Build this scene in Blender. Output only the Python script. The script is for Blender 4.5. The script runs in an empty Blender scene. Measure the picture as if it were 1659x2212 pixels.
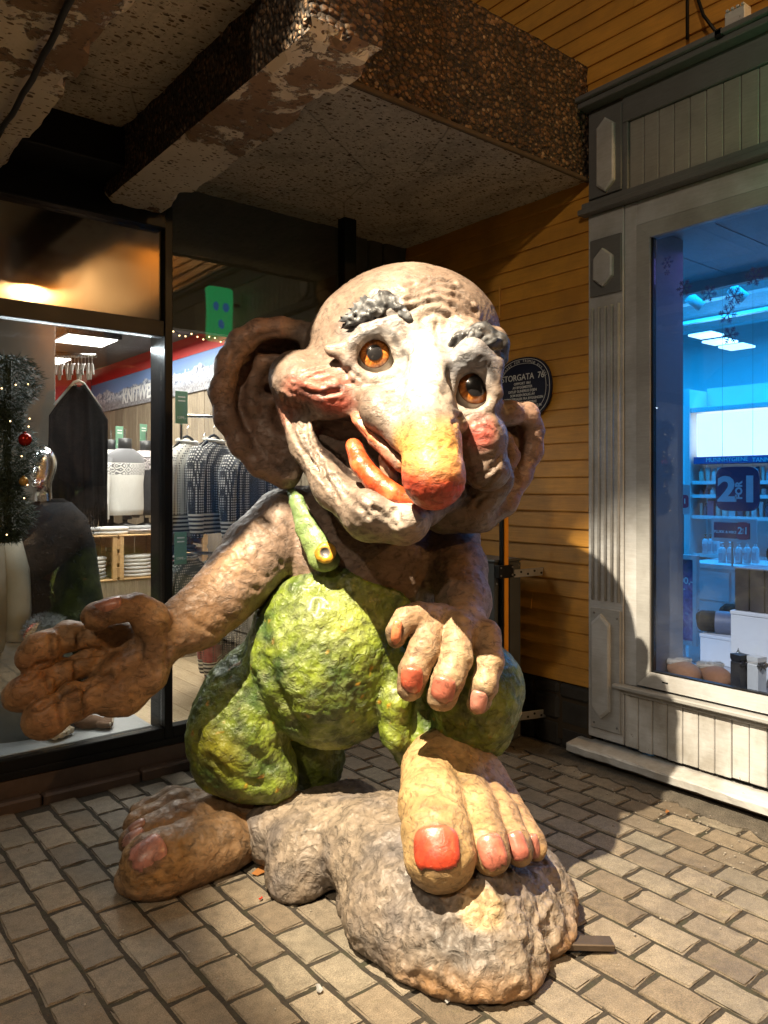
import bpy, bmesh, math, random
import numpy as np
from mathutils import Vector, Matrix, Euler
R = math.radians
random.seed(7)
scene = bpy.context.scene
COL = scene.collection

# ------------------------------------------------------------------ camera
# world: X along the knitwear shop front (to the right), Y into that shop, Z up.
# right-hand building stands on X = 0, shop front on Y = 0, ground Z = 0.
TH = R(39.0); CT, ST = math.cos(TH), math.sin(TH)
CAMX, CAMY, CAMH = -3.58, -3.95, 1.5
FPX, CX0, HZ0 = 1661.0, 829.5, 1053.0          # lens and horizon, in units of a 1659 x 2212 picture
cd = bpy.data.cameras.new('camera'); cam = bpy.data.objects.new('camera', cd); COL.objects.link(cam)
cam.location = (CAMX, CAMY, CAMH); cam.rotation_euler = (R(90), 0, -TH)
cd.sensor_fit = 'VERTICAL'; cd.sensor_height = 36.0; cd.lens = 36.0 * FPX / 2212.0
cd.shift_y = -(1106.0 - HZ0) / 2212.0
cd.clip_start = 0.05; cd.clip_end = 400
scene.camera = cam
scene.render.resolution_x, scene.render.resolution_y = 768, 1024

def v2w(x, y, z=0.0):
    """camera-aligned ground frame (right, ahead, up) -> world"""
    return Vector((CAMX + x * CT + y * ST, CAMY - x * ST + y * CT, z))

# ------------------------------------------------------------------ world: night sky over a lit town
world = bpy.data.worlds.new('World'); scene.world = world; world.use_nodes = True
wn = world.node_tree; wn.nodes.clear()
wo = wn.nodes.new('ShaderNodeOutputWorld'); wb = wn.nodes.new('ShaderNodeBackground')
wb.inputs[0].default_value = (1.0, 0.78, 0.56, 1); wb.inputs[1].default_value = 0.05
wn.links.new(wb.outputs[0], wo.inputs[0])

# ------------------------------------------------------------------ exposure
vs = scene.view_settings
vs.view_transform = 'Standard'; vs.look = 'None'; vs.gamma = 1.0; vs.exposure = 0.0; vs.use_curve_mapping = False
scene.cycles.use_denoising = True
scene.cycles.max_bounces = 6; scene.cycles.transparent_max_bounces = 12
scene.cycles.caustics_reflective = False; scene.cycles.caustics_refractive = False
scene.cycles.sample_clamp_indirect = 4.0

# ------------------------------------------------------------------ the floodlights over the street that light the statue, and an added bounce light
def spot(name, pos, target, power, color, cone, blend, size):
    ld = bpy.data.lights.new(name, 'SPOT'); lo = bpy.data.objects.new(name, ld); COL.objects.link(lo)
    lo.location = pos; lo.rotation_euler = (Vector(target) - Vector(pos)).to_track_quat('-Z', 'Y').to_euler()
    ld.energy = power; ld.color = color; ld.spot_size = R(cone); ld.spot_blend = blend; ld.shadow_soft_size = size
    return lo
KEYPOS = v2w(-1.00, 1.10, 4.30)
spot('floodlight_key', KEYPOS, v2w(0.46, 2.76, 1.04), 3300, (1.0, 0.84, 0.60), 39, 0.50, 0.02)
STREETPOS = v2w(-2.0, -4.0, 5.5)
spot('street_lamp_light', STREETPOS, v2w(0.8, 3.6, 1.9), 470, (1.0, 0.80, 0.58), 80, 0.6, 0.12)
spot('bounce_downlight', v2w(-1.0, -4.2, 6.5), v2w(-1.0, -4.0, 0.0), 3600, (1.0, 0.80, 0.56), 98, 0.5, 0.15)  # unseen downlight added behind the camera; its bounce off the ground brightens the soffit
# ------------------------------------------------------------------ helpers
def tag(o, label=None, cat=None, group=None, kind=None):
    if label: o['label'] = label
    if cat: o['category'] = cat
    if group: o['group'] = group
    if kind: o['kind'] = kind
    return o
def empty(name, loc=(0, 0, 0), rz=0.0):
    o = bpy.data.objects.new(name, None); COL.objects.link(o)
    o.location = loc; o.rotation_euler = (0, 0, rz); o.empty_display_size = 0.1
    return o
def link(name, me, m=None, parent=None, loc=None):
    o = bpy.data.objects.new(name, me); COL.objects.link(o)
    if m is not None and len(me.materials) == 0: me.materials.append(m)
    if parent is not None: o.parent = parent
    if loc is not None: o.location = loc
    return o

class MB:
    """collects simple shapes into ONE mesh"""
    def __init__(s): s.v = []; s.f = []
    def add(s, vs, fs):
        n = len(s.v); s.v += [tuple(v) for v in vs]; s.f += [tuple(i + n for i in f) for f in fs]; return s
    def box(s, x0, x1, y0, y1, z0, z1, bev=0.0):
        if bev > 0:
            b = min(bev, abs(x1-x0)*.45, abs(y1-y0)*.45, abs(z1-z0)*.45)
            bm = bmesh.new(); bmesh.ops.create_cube(bm, size=1)
            for v in bm.verts: v.co = (x0+(v.co.x+.5)*(x1-x0), y0+(v.co.y+.5)*(y1-y0), z0+(v.co.z+.5)*(z1-z0))
            bmesh.ops.bevel(bm, geom=bm.edges[:], offset=b, segments=1, affect='EDGES')
            bm.verts.index_update()
            s.add([v.co for v in bm.verts], [[v.index for v in f.verts] for f in bm.faces]); bm.free(); return s
        vs = [(x0,y0,z0),(x1,y0,z0),(x1,y1,z0),(x0,y1,z0),(x0,y0,z1),(x1,y0,z1),(x1,y1,z1),(x0,y1,z1)]
        return s.add(vs, [(0,3,2,1),(4,5,6,7),(0,1,5,4),(1,2,6,5),(2,3,7,6),(3,0,4,7)])
    def prism(s, pts, ax, d0, d1):
        """polygon pts in the plane across axis ax, extruded d0..d1 along it"""
        def mk(p, d):
            return (d, p[0], p[1]) if ax == 'x' else (p[0], d, p[1]) if ax == 'y' else (p[0], p[1], d)
        n = len(pts)
        return s.add([mk(p, d0) for p in pts] + [mk(p, d1) for p in pts],
                     [tuple(range(n))[::-1], tuple(range(n, 2*n))] + [(i, (i+1) % n, n+(i+1) % n, n+i) for i in range(n)])
    def tube(s, pts, rad, seg=8, cap=True):
        pts = [Vector(p) for p in pts]; n = len(pts)
        rs = rad if isinstance(rad, (list, tuple)) else [rad]*n
        vs = []; up = Vector((0, 0, 1)); side = None
        for i, p in enumerate(pts):
            t = (pts[min(i+1, n-1)] - pts[max(i-1, 0)]).normalized()
            if side is None:
                side = t.cross(up); side = side if side.length > 1e-3 else t.cross(Vector((1, 0, 0)))
            side = (side - t*side.dot(t)).normalized(); w = t.cross(side)
            for k in range(seg):
                a = 2*math.pi*k/seg; vs.append(p + (side*math.cos(a) + w*math.sin(a))*rs[i])
        fs = [(i*seg+k, i*seg+(k+1) % seg, (i+1)*seg+(k+1) % seg, (i+1)*seg+k) for i in range(n-1) for k in range(seg)]
        if cap: fs += [tuple(range(seg))[::-1], tuple((n-1)*seg+k for k in range(seg))]
        return s.add(vs, fs)
    def lathe(s, prof, c=(0, 0, 0), seg=16, sx=1.0, sy=1.0):
        vs = []; n = len(prof)
        for (r, z) in prof:
            for k in range(seg):
                a = 2*math.pi*k/seg; vs.append((c[0]+r*sx*math.cos(a), c[1]+r*sy*math.sin(a), c[2]+z))
        fs = [(i*seg+k, i*seg+(k+1) % seg, (i+1)*seg+(k+1) % seg, (i+1)*seg+k) for i in range(n-1) for k in range(seg)]
        fs += [tuple(range(seg))[::-1], tuple((n-1)*seg+k for k in range(seg))]
        return s.add(vs, fs)
    def ball(s, c, r, seg=12, rings=8, sx=1, sy=1, sz=1):
        prof = [(max(1e-4, r*math.sin(math.pi*i/rings)), -r*math.cos(math.pi*i/rings)*sz) for i in range(rings+1)]
        return s.lathe(prof, c, seg, sx, sy)
    def mesh(s, name, smooth=False):
        me = bpy.data.meshes.new(name); me.from_pydata(s.v, [], s.f); me.validate(); me.update()
        if smooth: me.polygons.foreach_set('use_smooth', [True]*len(me.polygons))
        return me
    def build(s, name, m, parent=None, smooth=False, loc=None):
        bm = bmesh.new(); me = s.mesh(name, smooth); bm.from_mesh(me); bmesh.ops.recalc_face_normals(bm, faces=bm.faces[:]); bm.to_mesh(me); bm.free()
        return link(name, me, m, parent, loc)

# ---- node materials
class NT:
    def __init__(s, name):
        s.m = bpy.data.materials.new(name); s.m.use_nodes = True; s.t = s.m.node_tree; s.t.nodes.clear()
        s.out = s.n('ShaderNodeOutputMaterial'); s.b = s.n('ShaderNodeBsdfPrincipled'); s.l(s.b.outputs[0], s.out.inputs[0])
    def n(s, typ, **kw):
        nd = s.t.nodes.new(typ)
        for k, v in kw.items():
            if k.startswith('_'): setattr(nd, k[1:], v)
            else: nd.inputs[k.replace('__', ' ')].default_value = v
        return nd
    def l(s, a, b): s.t.links.new(a, b)
    def obj(s): return s.n('ShaderNodeTexCoord').outputs['Object']
    def gen(s): return s.n('ShaderNodeTexCoord').outputs['Generated']
    def map(s, v, scale=(1, 1, 1), rot=(0, 0, 0), loc=(0, 0, 0)):
        m = s.n('ShaderNodeMapping'); m.inputs['Scale'].default_value = scale; m.inputs['Rotation'].default_value = rot; m.inputs['Location'].default_value = loc
        s.l(v, m.inputs[0]); return m.outputs[0]
    def noise(s, v, scale, detail=4, rough=0.55, dist=0.0):
        n = s.n('ShaderNodeTexNoise', Scale=scale, Detail=detail, Roughness=rough, Distortion=dist); s.l(v, n.inputs['Vector']); return n.outputs['Fac']
    def voro(s, v, scale, feature='F1', out='Distance', rnd=1.0):
        n = s.n('ShaderNodeTexVoronoi', _feature=feature, Scale=scale, Randomness=rnd); s.l(v, n.inputs['Vector']); return n.outputs[out]
    def ramp(s, f, stops, interp='LINEAR'):
        r = s.n('ShaderNodeValToRGB'); cr = r.color_ramp; cr.interpolation = interp
        while len(cr.elements) < len(stops): cr.elements.new(0.5)
        for e, (p, c) in zip(cr.elements, stops):
            e.position = p; e.color = (c if len(c) == 4 else (*c, 1)) if isinstance(c, (tuple, list)) else (c, c, c, 1)
        s.l(f, r.inputs[0]); return r.outputs[0]
    def mix(s, f, a, b, mode='MIX'):
        m = s.n('ShaderNodeMix', _data_type='RGBA', _blend_type=mode)
        for i, x in ((0, f), (6, a), (7, b)):
            if isinstance(x, (int, float)): m.inputs[i].default_value = x if i == 0 else (x, x, x, 1)
            elif isinstance(x, tuple): m.inputs[i].default_value = x if len(x) == 4 else (*x, 1)
            else: s.l(x, m.inputs[i])
        return m.outputs[2]
    def math(s, op, a, b=None, clamp=False):
        m = s.n('ShaderNodeMath', _operation=op, _use_clamp=clamp)
        for i, x in ((0, a), (1, b)):
            if x is None: continue
            if isinstance(x, (int, float)): m.inputs[i].default_value = x
            else: s.l(x, m.inputs[i])
        return m.outputs[0]
    def bump(s, h, strength=0.3, dist=0.01, prev=None):
        b = s.n('ShaderNodeBump', Strength=strength, Distance=dist); s.l(h, b.inputs['Height'])
        if prev is not None: s.l(prev, b.inputs['Normal'])
        return b.outputs[0]
    def set(s, **kw):
        for k, v in kw.items():
            i = s.b.inputs[k.replace('__', ' ')]
            if isinstance(v, (int, float)): i.default_value = v
            elif isinstance(v, tuple): i.default_value = v if len(v) == 4 else (*v, 1)
            else: s.l(v, i)
        return s
    def rnd(s): return s.n('ShaderNodeObjectInfo').outputs['Random']
MATS = {}
def simple(name, col, rough=0.5, metal=0.0, var=0.15, vscale=8.0, bump=0.0, bscale=60.0, spec=0.5):
    """plain material with a little blotchy colour, roughness and relief so that nothing is perfectly even"""
    if name in MATS: return MATS[name]
    t = NT(name); v = t.obj()
    f = t.noise(v, vscale, 5, 0.6)
    c = t.mix(f, tuple(x*(1-var) for x in col), tuple(min(1, x*(1+var)) for x in col))
    rr = t.n('ShaderNodeMapRange'); t.l(t.noise(v, vscale*2.3, 4), rr.inputs[0]); rr.inputs[3].default_value = max(0.02, rough-.08); rr.inputs[4].default_value = min(1, rough+.08)
    t.set(Base__Color=c, Metallic=metal); t.l(rr.outputs[0], t.b.inputs['Roughness']); t.b.inputs['Specular IOR Level'].default_value = spec
    if bump > 0: t.set(Normal=t.bump(t.noise(v, bscale, 5, .6), bump, 0.004))
    MATS[name] = t.m; return t.m
def emit(name, col, strength):
    if name in MATS: return MATS[name]
    t = NT(name); t.set(Base__Color=tuple(col), Emission__Color=tuple(col), Emission__Strength=strength, Roughness=0.5); MATS[name] = t.m; return t.m
# ------------------------------------------------------------------ sculpting with distance fields (numpy)
def P(px, py, y):
    """picture point at distance y ahead of the camera -> camera-aligned frame (right, ahead, up)"""
    return np.array(((px - CX0)/FPX*y, y, CAMH + (HZ0 - py)/FPX*y))
_rng = np.random.RandomState(3)
_perm = _rng.permutation(256); _perm = np.concatenate([_perm, _perm, _perm])
_grad = _rng.normal(size=(256, 3)); _grad /= np.linalg.norm(_grad, axis=1)[:, None]
def pnoise(p):
    i = np.floor(p).astype(np.int64); f = p - i; i &= 255
    u = f*f*f*(f*(f*6-15)+10); out = 0
    for dx in (0, 1):
        wx = u[:, 0] if dx else 1-u[:, 0]; hx = _perm[(i[:, 0]+dx) & 255]
        for dy in (0, 1):
            wy = u[:, 1] if dy else 1-u[:, 1]; hy = _perm[hx + ((i[:, 1]+dy) & 255)]
            for dz in (0, 1):
                wz = u[:, 2] if dz else 1-u[:, 2]; h = _perm[hy + ((i[:, 2]+dz) & 255)] & 255
                g = _grad[h]; d = g[:, 0]*(f[:, 0]-dx) + g[:, 1]*(f[:, 1]-dy) + g[:, 2]*(f[:, 2]-dz)
                out = out + wx*wy*wz*d
    return out*1.5
def fbm(p, octv=3, gain=0.5):
    a = 1.0; o = 0
    for k in range(octv): o = o + a*pnoise(p*2.0**k + 17.3*k); a *= gain
    return o
def ridge(p, octv=2):
    a = 1.0; o = 0
    for k in range(octv): o = o + a*(1-2*np.abs(pnoise(p*2.0**k + 9.1*k))); a *= .5
    return o
def sstep(a, b, x):
    t = np.clip((x-a)/(b-a), 0, 1); return t*t*(3-2*t)

class SDF:
    def __init__(s, lo, hi, h):
        s.lo = np.array(lo, float); s.h = h
        s.n = (np.ceil((np.array(hi)-s.lo)/h)).astype(int) + 1
        s.ax = [s.lo[i] + h*np.arange(s.n[i]) for i in range(3)]
        s.D = np.full(s.n, 9.0, np.float32)
    def _sub(s, lo, hi):
        a = np.clip(np.floor((np.array(lo)-s.lo)/s.h).astype(int), 0, s.n-1); b = np.clip(np.ceil((np.array(hi)-s.lo)/s.h).astype(int)+1, 1, s.n)
        sl = tuple(slice(a[i], b[i]) for i in range(3))
        X, Y, Z = np.meshgrid(*[s.ax[i][sl[i]] for i in range(3)], indexing='ij', sparse=True)
        return sl, X, Y, Z
    def _put(s, sl, d, k, op):
        A = s.D[sl]
        if op == 'add':
            h = np.clip(.5+.5*(A-d)/k, 0, 1); s.D[sl] = A*(1-h)+d*h - k*h*(1-h)
        elif op == 'cut':
            d = -d; h = np.clip(.5-.5*(A-d)/k, 0, 1); s.D[sl] = A*(1-h)+d*h + k*h*(1-h)
    def ell(s, c, r, k=.04, op='add', rot=None):
        """ellipsoid; rot = 3x3 matrix whose COLUMNS are its axes"""
        c = np.array(c, float); r = np.array(r, float)*np.ones(3); m = r.max() + k + 3*s.h + .05
        sl, X, Y, Z = s._sub(c-m, c+m); X, Y, Z = X-c[0], Y-c[1], Z-c[2]
        if rot is not None:
            X, Y, Z = (rot[0, i]*X + rot[1, i]*Y + rot[2, i]*Z for i in range(3))
        k0 = np.sqrt((X/r[0])**2+(Y/r[1])**2+(Z/r[2])**2)+1e-6
        k1 = np.sqrt((X/r[0]**2)**2+(Y/r[1]**2)**2+(Z/r[2]**2)**2)+1e-6
        s._put(sl, (k0*(k0-1)/k1).astype(np.float32), k, op); return s
    def cap(s, a, b, ra, rb, k=.04, op='add', fl=None):
        """tapered capsule; fl=(axis vector, factor) squashes it along that axis"""
        a = np.array(a, float); b = np.array(b, float); m = max(ra, rb)*1.3 + k + 3*s.h + .03
        sl, X, Y, Z = s._sub(np.minimum(a, b)-m, np.maximum(a, b)+m)
        d = b-a; L = max(d@d, 1e-9)
        t = np.clip(((X-a[0])*d[0]+(Y-a[1])*d[1]+(Z-a[2])*d[2])/L, 0, 1)
        qx, qy, qz = X-a[0]-t*d[0], Y-a[1]-t*d[1], Z-a[2]-t*d[2]
        if fl is not None:
            n, f = fl; dn = (qx*n[0]+qy*n[1]+qz*n[2])*(1/f-1); qx, qy, qz = qx+dn*n[0], qy+dn*n[1], qz+dn*n[2]
        q = np.sqrt(qx*qx+qy*qy+qz*qz) - (ra+(rb-ra)*t)
        s._put(sl, q.astype(np.float32), k, op); return s
    def chain(s, pts, k=.04, op='add', kin=None, fl=None):
        """pts: (point, radius) pairs joined by tapered capsules"""
        for (a, ra), (b, rb) in zip(pts[:-1], pts[1:]): s.cap(a, b, ra, rb, k, op, fl)
        return s
    def plate(s, poly, y0, th, k=.03, op='add', tilt=(0, 0)):
        """rounded plate across the view: poly of picture points at distance y0; thickness th; tilt = d(dist)/d(px), d(dist)/d(py) per 100 px"""
        q = np.array(poly, float); c = q.mean(0)
        pts = np.array([P(a, b, y0) for a, b in poly]); lo = pts.min(0)-.15; hi = pts.max(0)+.15; lo[1] = y0-.35; hi[1] = y0+.35
        sl, X, Y, Z = s._sub(lo, hi)
        px = X[:, :, 0]/Y[:, :, 0]*FPX+CX0; px = (X/Y*FPX+CX0); py = HZ0-(Z-CAMH)/Y*FPX
        px, py = np.broadcast_arrays(px, py)
        d2 = np.full(px.shape, 1e9); ins = np.zeros(px.shape, bool)
        for i in range(len(q)):
            a, b = q[i], q[(i+1) % len(q)]; e = b-a; t = np.clip(((px-a[0])*e[0]+(py-a[1])*e[1])/(e@e), 0, 1)
            d2 = np.minimum(d2, (px-a[0]-t*e[0])**2+(py-a[1]-t*e[1])**2)
            ins ^= ((a[1] > py) != (b[1] > py)) & (px < (b[0]-a[0])*(py-a[1])/(b[1]-a[1]+1e-9)+a[0])
        d = np.sqrt(d2)*np.where(ins, -1, 1)*y0/FPX
        yy = np.abs(Y-(y0+tilt[0]*(px-c[0])/100+tilt[1]*(py-c[1])/100))-th
        r = min(th*.8, .03)
        w = np.sqrt(np.maximum(d+r, 0)**2+np.maximum(yy+r, 0)**2)+np.minimum(np.maximum(d+r, yy+r), 0)-r
        s._put(sl, w.astype(np.float32), k, op); return s
    def like(s):
        q = SDF.__new__(SDF); q.lo, q.h, q.n, q.ax = s.lo, s.h, s.n, s.ax; q.D = np.full(s.n, 9.0, np.float32); return q
    def join(s, q, k=.004): s._put((slice(None),)*3, q.D, k, 'add'); return s
    def mesh(s, smooth=1):
        """surface nets"""
        D = s.D; ins = D < 0
        c = [ins[a:D.shape[0]-1+a, b:D.shape[1]-1+b, e:D.shape[2]-1+e] for a in (0, 1) for b in (0, 1) for e in (0, 1)]
        cnt = sum(x.astype(np.int8) for x in c); act = (cnt > 0) & (cnt < 8)
        idx = np.full(act.shape, -1, np.int64); ii = np.argwhere(act); idx[act] = np.arange(len(ii))
        acc = np.zeros((len(ii), 3)); w = np.zeros(len(ii))
        corners = [(a, b, e) for a in (0, 1) for b in (0, 1) for e in (0, 1)]
        val = {cr: D[ii[:, 0]+cr[0], ii[:, 1]+cr[1], ii[:, 2]+cr[2]] for cr in corners}
        for i in range(8):
            for j in range(i+1, 8):
                a, b = corners[i], corners[j]
                if sum(abs(a[q]-b[q]) for q in range(3)) != 1: continue
                va, vb = val[a], val[b]; m = (va < 0) != (vb < 0); t = np.where(m, va/(va-vb+1e-12), 0)
                pt = np.array(a)[None, :]+(np.array(b)-np.array(a))[None, :]*t[:, None]
                acc += pt*m[:, None]; w += m
        V = s.lo+(ii+acc/w[:, None])*s.h
        quads = []
        for ax in range(3):
            a = [slice(None)]*3; b = [slice(None)]*3; a[ax] = slice(0, -1); b[ax] = slice(1, None)
            ch = ins[tuple(a)] != ins[tuple(b)]; e = np.argwhere(ch)
            o1, o2 = [q for q in range(3) if q != ax]
            ok = (e[:, o1] > 0) & (e[:, o2] > 0) & (e[:, o1] < D.shape[o1]-1) & (e[:, o2] < D.shape[o2]-1); e = e[ok]
            fl = ins[tuple(a)][e[:, 0], e[:, 1], e[:, 2]]
            def g(d1, d2):
                q = e.copy(); q[:, o1] += d1; q[:, o2] += d2; return idx[q[:, 0], q[:, 1], q[:, 2]]
            Q = np.stack([g(-1, -1), g(0, -1), g(0, 0), g(-1, 0)], 1)
            flip = fl if ax != 1 else ~fl
            Q[~flip] = Q[~flip][:, ::-1]; quads.append(Q)
        Q = np.concatenate(quads); Q = Q[(Q >= 0).all(1)]
        for _ in range(smooth):
            A = np.zeros_like(V); n = np.zeros(len(V))
            for i, j in ((0, 1), (1, 2), (2, 3), (3, 0)):
                np.add.at(A, Q[:, i], V[Q[:, j]]); np.add.at(A, Q[:, j], V[Q[:, i]]); np.add.at(n, Q[:, i], 1); np.add.at(n, Q[:, j], 1)
            V = V*.4+.6*A/np.maximum(n, 1)[:, None]
        s.V, s.Q = V, Q; s.normals(); return s
    def normals(s):
        a, b, c, d = (s.V[s.Q[:, i]] for i in range(4)); fn = np.cross(c-a, d-b); N = np.zeros_like(s.V)
        for i in range(4): np.add.at(N, s.Q[:, i], fn)
        s.N = N/(np.linalg.norm(N, axis=1)[:, None]+1e-12)
    def disp(s, amt): s.V = s.V + s.N*np.asarray(amt)[:, None]; return s
    def pix(s): return s.V[:, 0]/s.V[:, 1]*FPX+CX0, HZ0-(s.V[:, 2]-CAMH)/s.V[:, 1]*FPX
    def build(s, name, m, parent, base, col=None):
        me = bpy.data.meshes.new(name); V = (s.V-np.array(base)).astype(np.float32)
        me.vertices.add(len(V)); me.vertices.foreach_set('co', V.ravel())
        nq = len(s.Q); me.loops.add(nq*4); me.loops.foreach_set('vertex_index', s.Q.astype(np.int32).ravel())
        me.polygons.add(nq); me.polygons.foreach_set('loop_start', np.arange(0, nq*4, 4, dtype=np.int32))
        me.polygons.foreach_set('use_smooth', np.ones(nq, bool))
        me.update(calc_edges=True)
        if col is not None:
            at = me.attributes.new('paint', 'FLOAT_COLOR', 'POINT')
            at.data.foreach_set('color', np.concatenate([np.clip(col, 0, 1), np.ones((len(col), 1))], 1).astype(np.float32).ravel())
        return link(name, me, m, parent)
def cmix(c, f, col):
    return c*(1-f[:, None])+np.array(col)[None, :]*f[:, None]
def blob(V, c, r, soft=.6):
    """1 inside radius r*(1-soft), fading to 0 at r"""
    d = np.linalg.norm((V-np.array(c))/np.array(r), axis=1) if np.ndim(r) else np.linalg.norm(V-np.array(c), axis=1)/r
    return 1-sstep(1-soft, 1.0, d)
def segd(px, py, pts):
    """distance in picture units to a polyline"""
    d = np.full(len(px), 1e9)
    for a, b in zip(pts[:-1], pts[1:]):
        a = np.array(a, float); e = np.array(b, float)-a; t = np.clip(((px-a[0])*e[0]+(py-a[1])*e[1])/(e@e), 0, 1)
        d = np.minimum(d, np.hypot(px-a[0]-t*e[0], py-a[1]-t*e[1]))
    return d
# ------------------------------------------------------------------ materials of the place
def world_co(t): return t.n('ShaderNodeNewGeometry').outputs['Position']
def mat_paver():
    t = NT('paver_concrete'); v = world_co(t); r = t.rnd()
    sp = t.noise(v, 260, 3, .7); md = t.noise(v, 26, 5, .65); bg = t.noise(v, 2.3, 4, .6)
    base = t.ramp(r, [(0, (.130, .100, .070)), (.25, (.215, .172, .122)), (.5, (.170, .138, .102)), (.75, (.26, .215, .160)), (1, (.19, .165, .125))])
    c = t.mix(1.0, base, t.ramp(sp, [(.32, .55), (.5, 1.0), (.68, 1.45)]), 'MULTIPLY')
    c = t.mix(1.0, c, t.ramp(md, [(.3, .72), (.6, 1.08)]), 'MULTIPLY'); c = t.mix(1.0, c, t.ramp(bg, [(.3, .70), (.65, 1.1)]), 'MULTIPLY')
    stain = t.ramp(t.noise(v, 5.5, 6, .7, .6), [(.56, 0.0), (.70, 1.0)]); c = t.mix(t.math('MULTIPLY', stain, .5), c, (.10, .085, .065))
    moss = t.ramp(t.noise(v, 9, 6, .7), [(.60, 0.0), (.74, 1.0)]); c = t.mix(t.math('MULTIPLY', moss, .35), c, (.16, .145, .05))
    h = t.math('ADD', sp, t.math('MULTIPLY', md, 1.2))
    t.set(Base__Color=c, Roughness=t.ramp(bg, [(.3, .55), (.7, .85)]), Normal=t.bump(h, .55, .005)); return t.m
def mat_joint():
    t = NT('joint_soil'); v = world_co(t); n = t.noise(v, 90, 6, .7); m = t.noise(v, 12, 4)
    c = t.ramp(n, [(.3, (.014, .011, .008)), (.6, (.042, .033, .024)), (.82, (.11, .09, .068))]); c = t.mix(t.ramp(m, [(.5, 0.0), (.75, .6)]), c, (.045, .05, .02))
    t.set(Base__Color=c, Roughness=.95, Normal=t.bump(n, .9, .01)); return t.m
def mat_grit():
    t = NT('grit_strip'); v = world_co(t); n = t.noise(v, 150, 5, .75); m = t.noise(v, 14, 6, .6); vo = t.voro(v, 160)
    c = t.ramp(n, [(.25, (.045, .038, .03)), (.5, (.14, .12, .095)), (.75, (.27, .235, .19))]); c = t.mix(1.0, c, t.ramp(m, [(.3, .6), (.7, 1.2)]), 'MULTIPLY')
    t.set(Base__Color=c, Roughness=.92, Normal=t.bump(t.math('ADD', n, vo), .9, .008)); return t.m
def pebbles(t, v, scale, lo, hi):
    w = t.n('ShaderNodeTexNoise', Scale=scale*.8, Detail=2.0); t.l(v, w.inputs['Vector'])
    vv = t.n('ShaderNodeMix', _data_type='RGBA', _blend_type='ADD'); vv.inputs[0].default_value = .012; t.l(v, vv.inputs[6]); t.l(w.outputs['Color'], vv.inputs[7])
    s = t.map(vv.outputs[2], (1, 1.6, 1.3))
    n = t.n('ShaderNodeTexVoronoi', _feature='F1', Scale=scale); t.l(s, n.inputs['Vector'])
    sep = t.n('ShaderNodeSeparateColor'); t.l(n.outputs['Color'], sep.inputs[0])
    size = t.n('ShaderNodeMapRange'); t.l(sep.outputs[0], size.inputs[0]); size.inputs[3].default_value = lo; size.inputs[4].default_value = hi
    d = t.math('SUBTRACT', size.outputs[0], n.outputs['Distance'])
    return t.math('MULTIPLY', d, 14, clamp=True), sep.outputs[1], n.outputs['Distance']
def mat_soffit():
    """smooth concrete with brown river pebbles showing"""
    t = NT('pebble_concrete_smooth'); v = world_co(t); k, rn, d = pebbles(t, v, 34, .0, .50); k2, rn2, d2 = pebbles(t, v, 70, -.1, .38)
    bg = t.noise(v, 3, 6, .65); base = t.mix(bg, (.40, .345, .25), (.58, .51, .39)); base = t.mix(1.0, base, t.ramp(t.noise(v, 40, 4), [(.3, .8), (.7, 1.1)]), 'MULTIPLY')
    pc = t.ramp(rn, [(0, (.035, .022, .014)), (.4, (.10, .06, .03)), (.75, (.17, .11, .06)), (1, (.22, .18, .13))])
    c = t.mix(k2, base, (.11, .07, .04)); c = t.mix(k, c, pc); c = t.mix(1.0, c, t.ramp(t.noise(t.map(v, (1, .45, 1)), 2.6, 7, .7, .8), [(.30, .42), (.48, .95), (.7, 1.12)]), 'MULTIPLY'); cr = t.ramp(t.voro(v, 1.1, 'DISTANCE_TO_EDGE'), [(0, .45), (.006, 1.0)]); c = t.mix(1.0, c, cr, 'MULTIPLY')
    t.set(Base__Color=c, Roughness=.8, Normal=t.bump(t.math('ADD', t.noise(v, 120, 4), t.math('MULTIPLY', k, -.6)), .35, .004)); return t.m
def mat_aggregate():
    """washed concrete: brown stones standing proud"""
    t = NT('pebble_concrete_washed'); v = world_co(t); k, rn, d = pebbles(t, v, 34, .30, .62); k2, rn2, d2 = pebbles(t, v, 80, .2, .5)
    pc = t.ramp(rn, [(0, (.05, .026, .012)), (.35, (.14, .07, .03)), (.7, (.22, .125, .06)), (1, (.33, .24, .16))])
    gap = t.mix(k2, (.03, .019, .011), (.11, .062, .03)); c = t.mix(k, gap, pc); c = t.mix(1.0, c, t.ramp(t.noise(v, 4.5, 6, .65), [(.3, .4), (.62, 1.15)]), 'MULTIPLY')
    h = t.math('SUBTRACT', 1.0, d)
    t.set(Base__Color=c, Roughness=.7, Normal=t.bump(h, 1.0, .03, t.bump(t.noise(v, 150, 4), .3, .004))); return t.m
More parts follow.
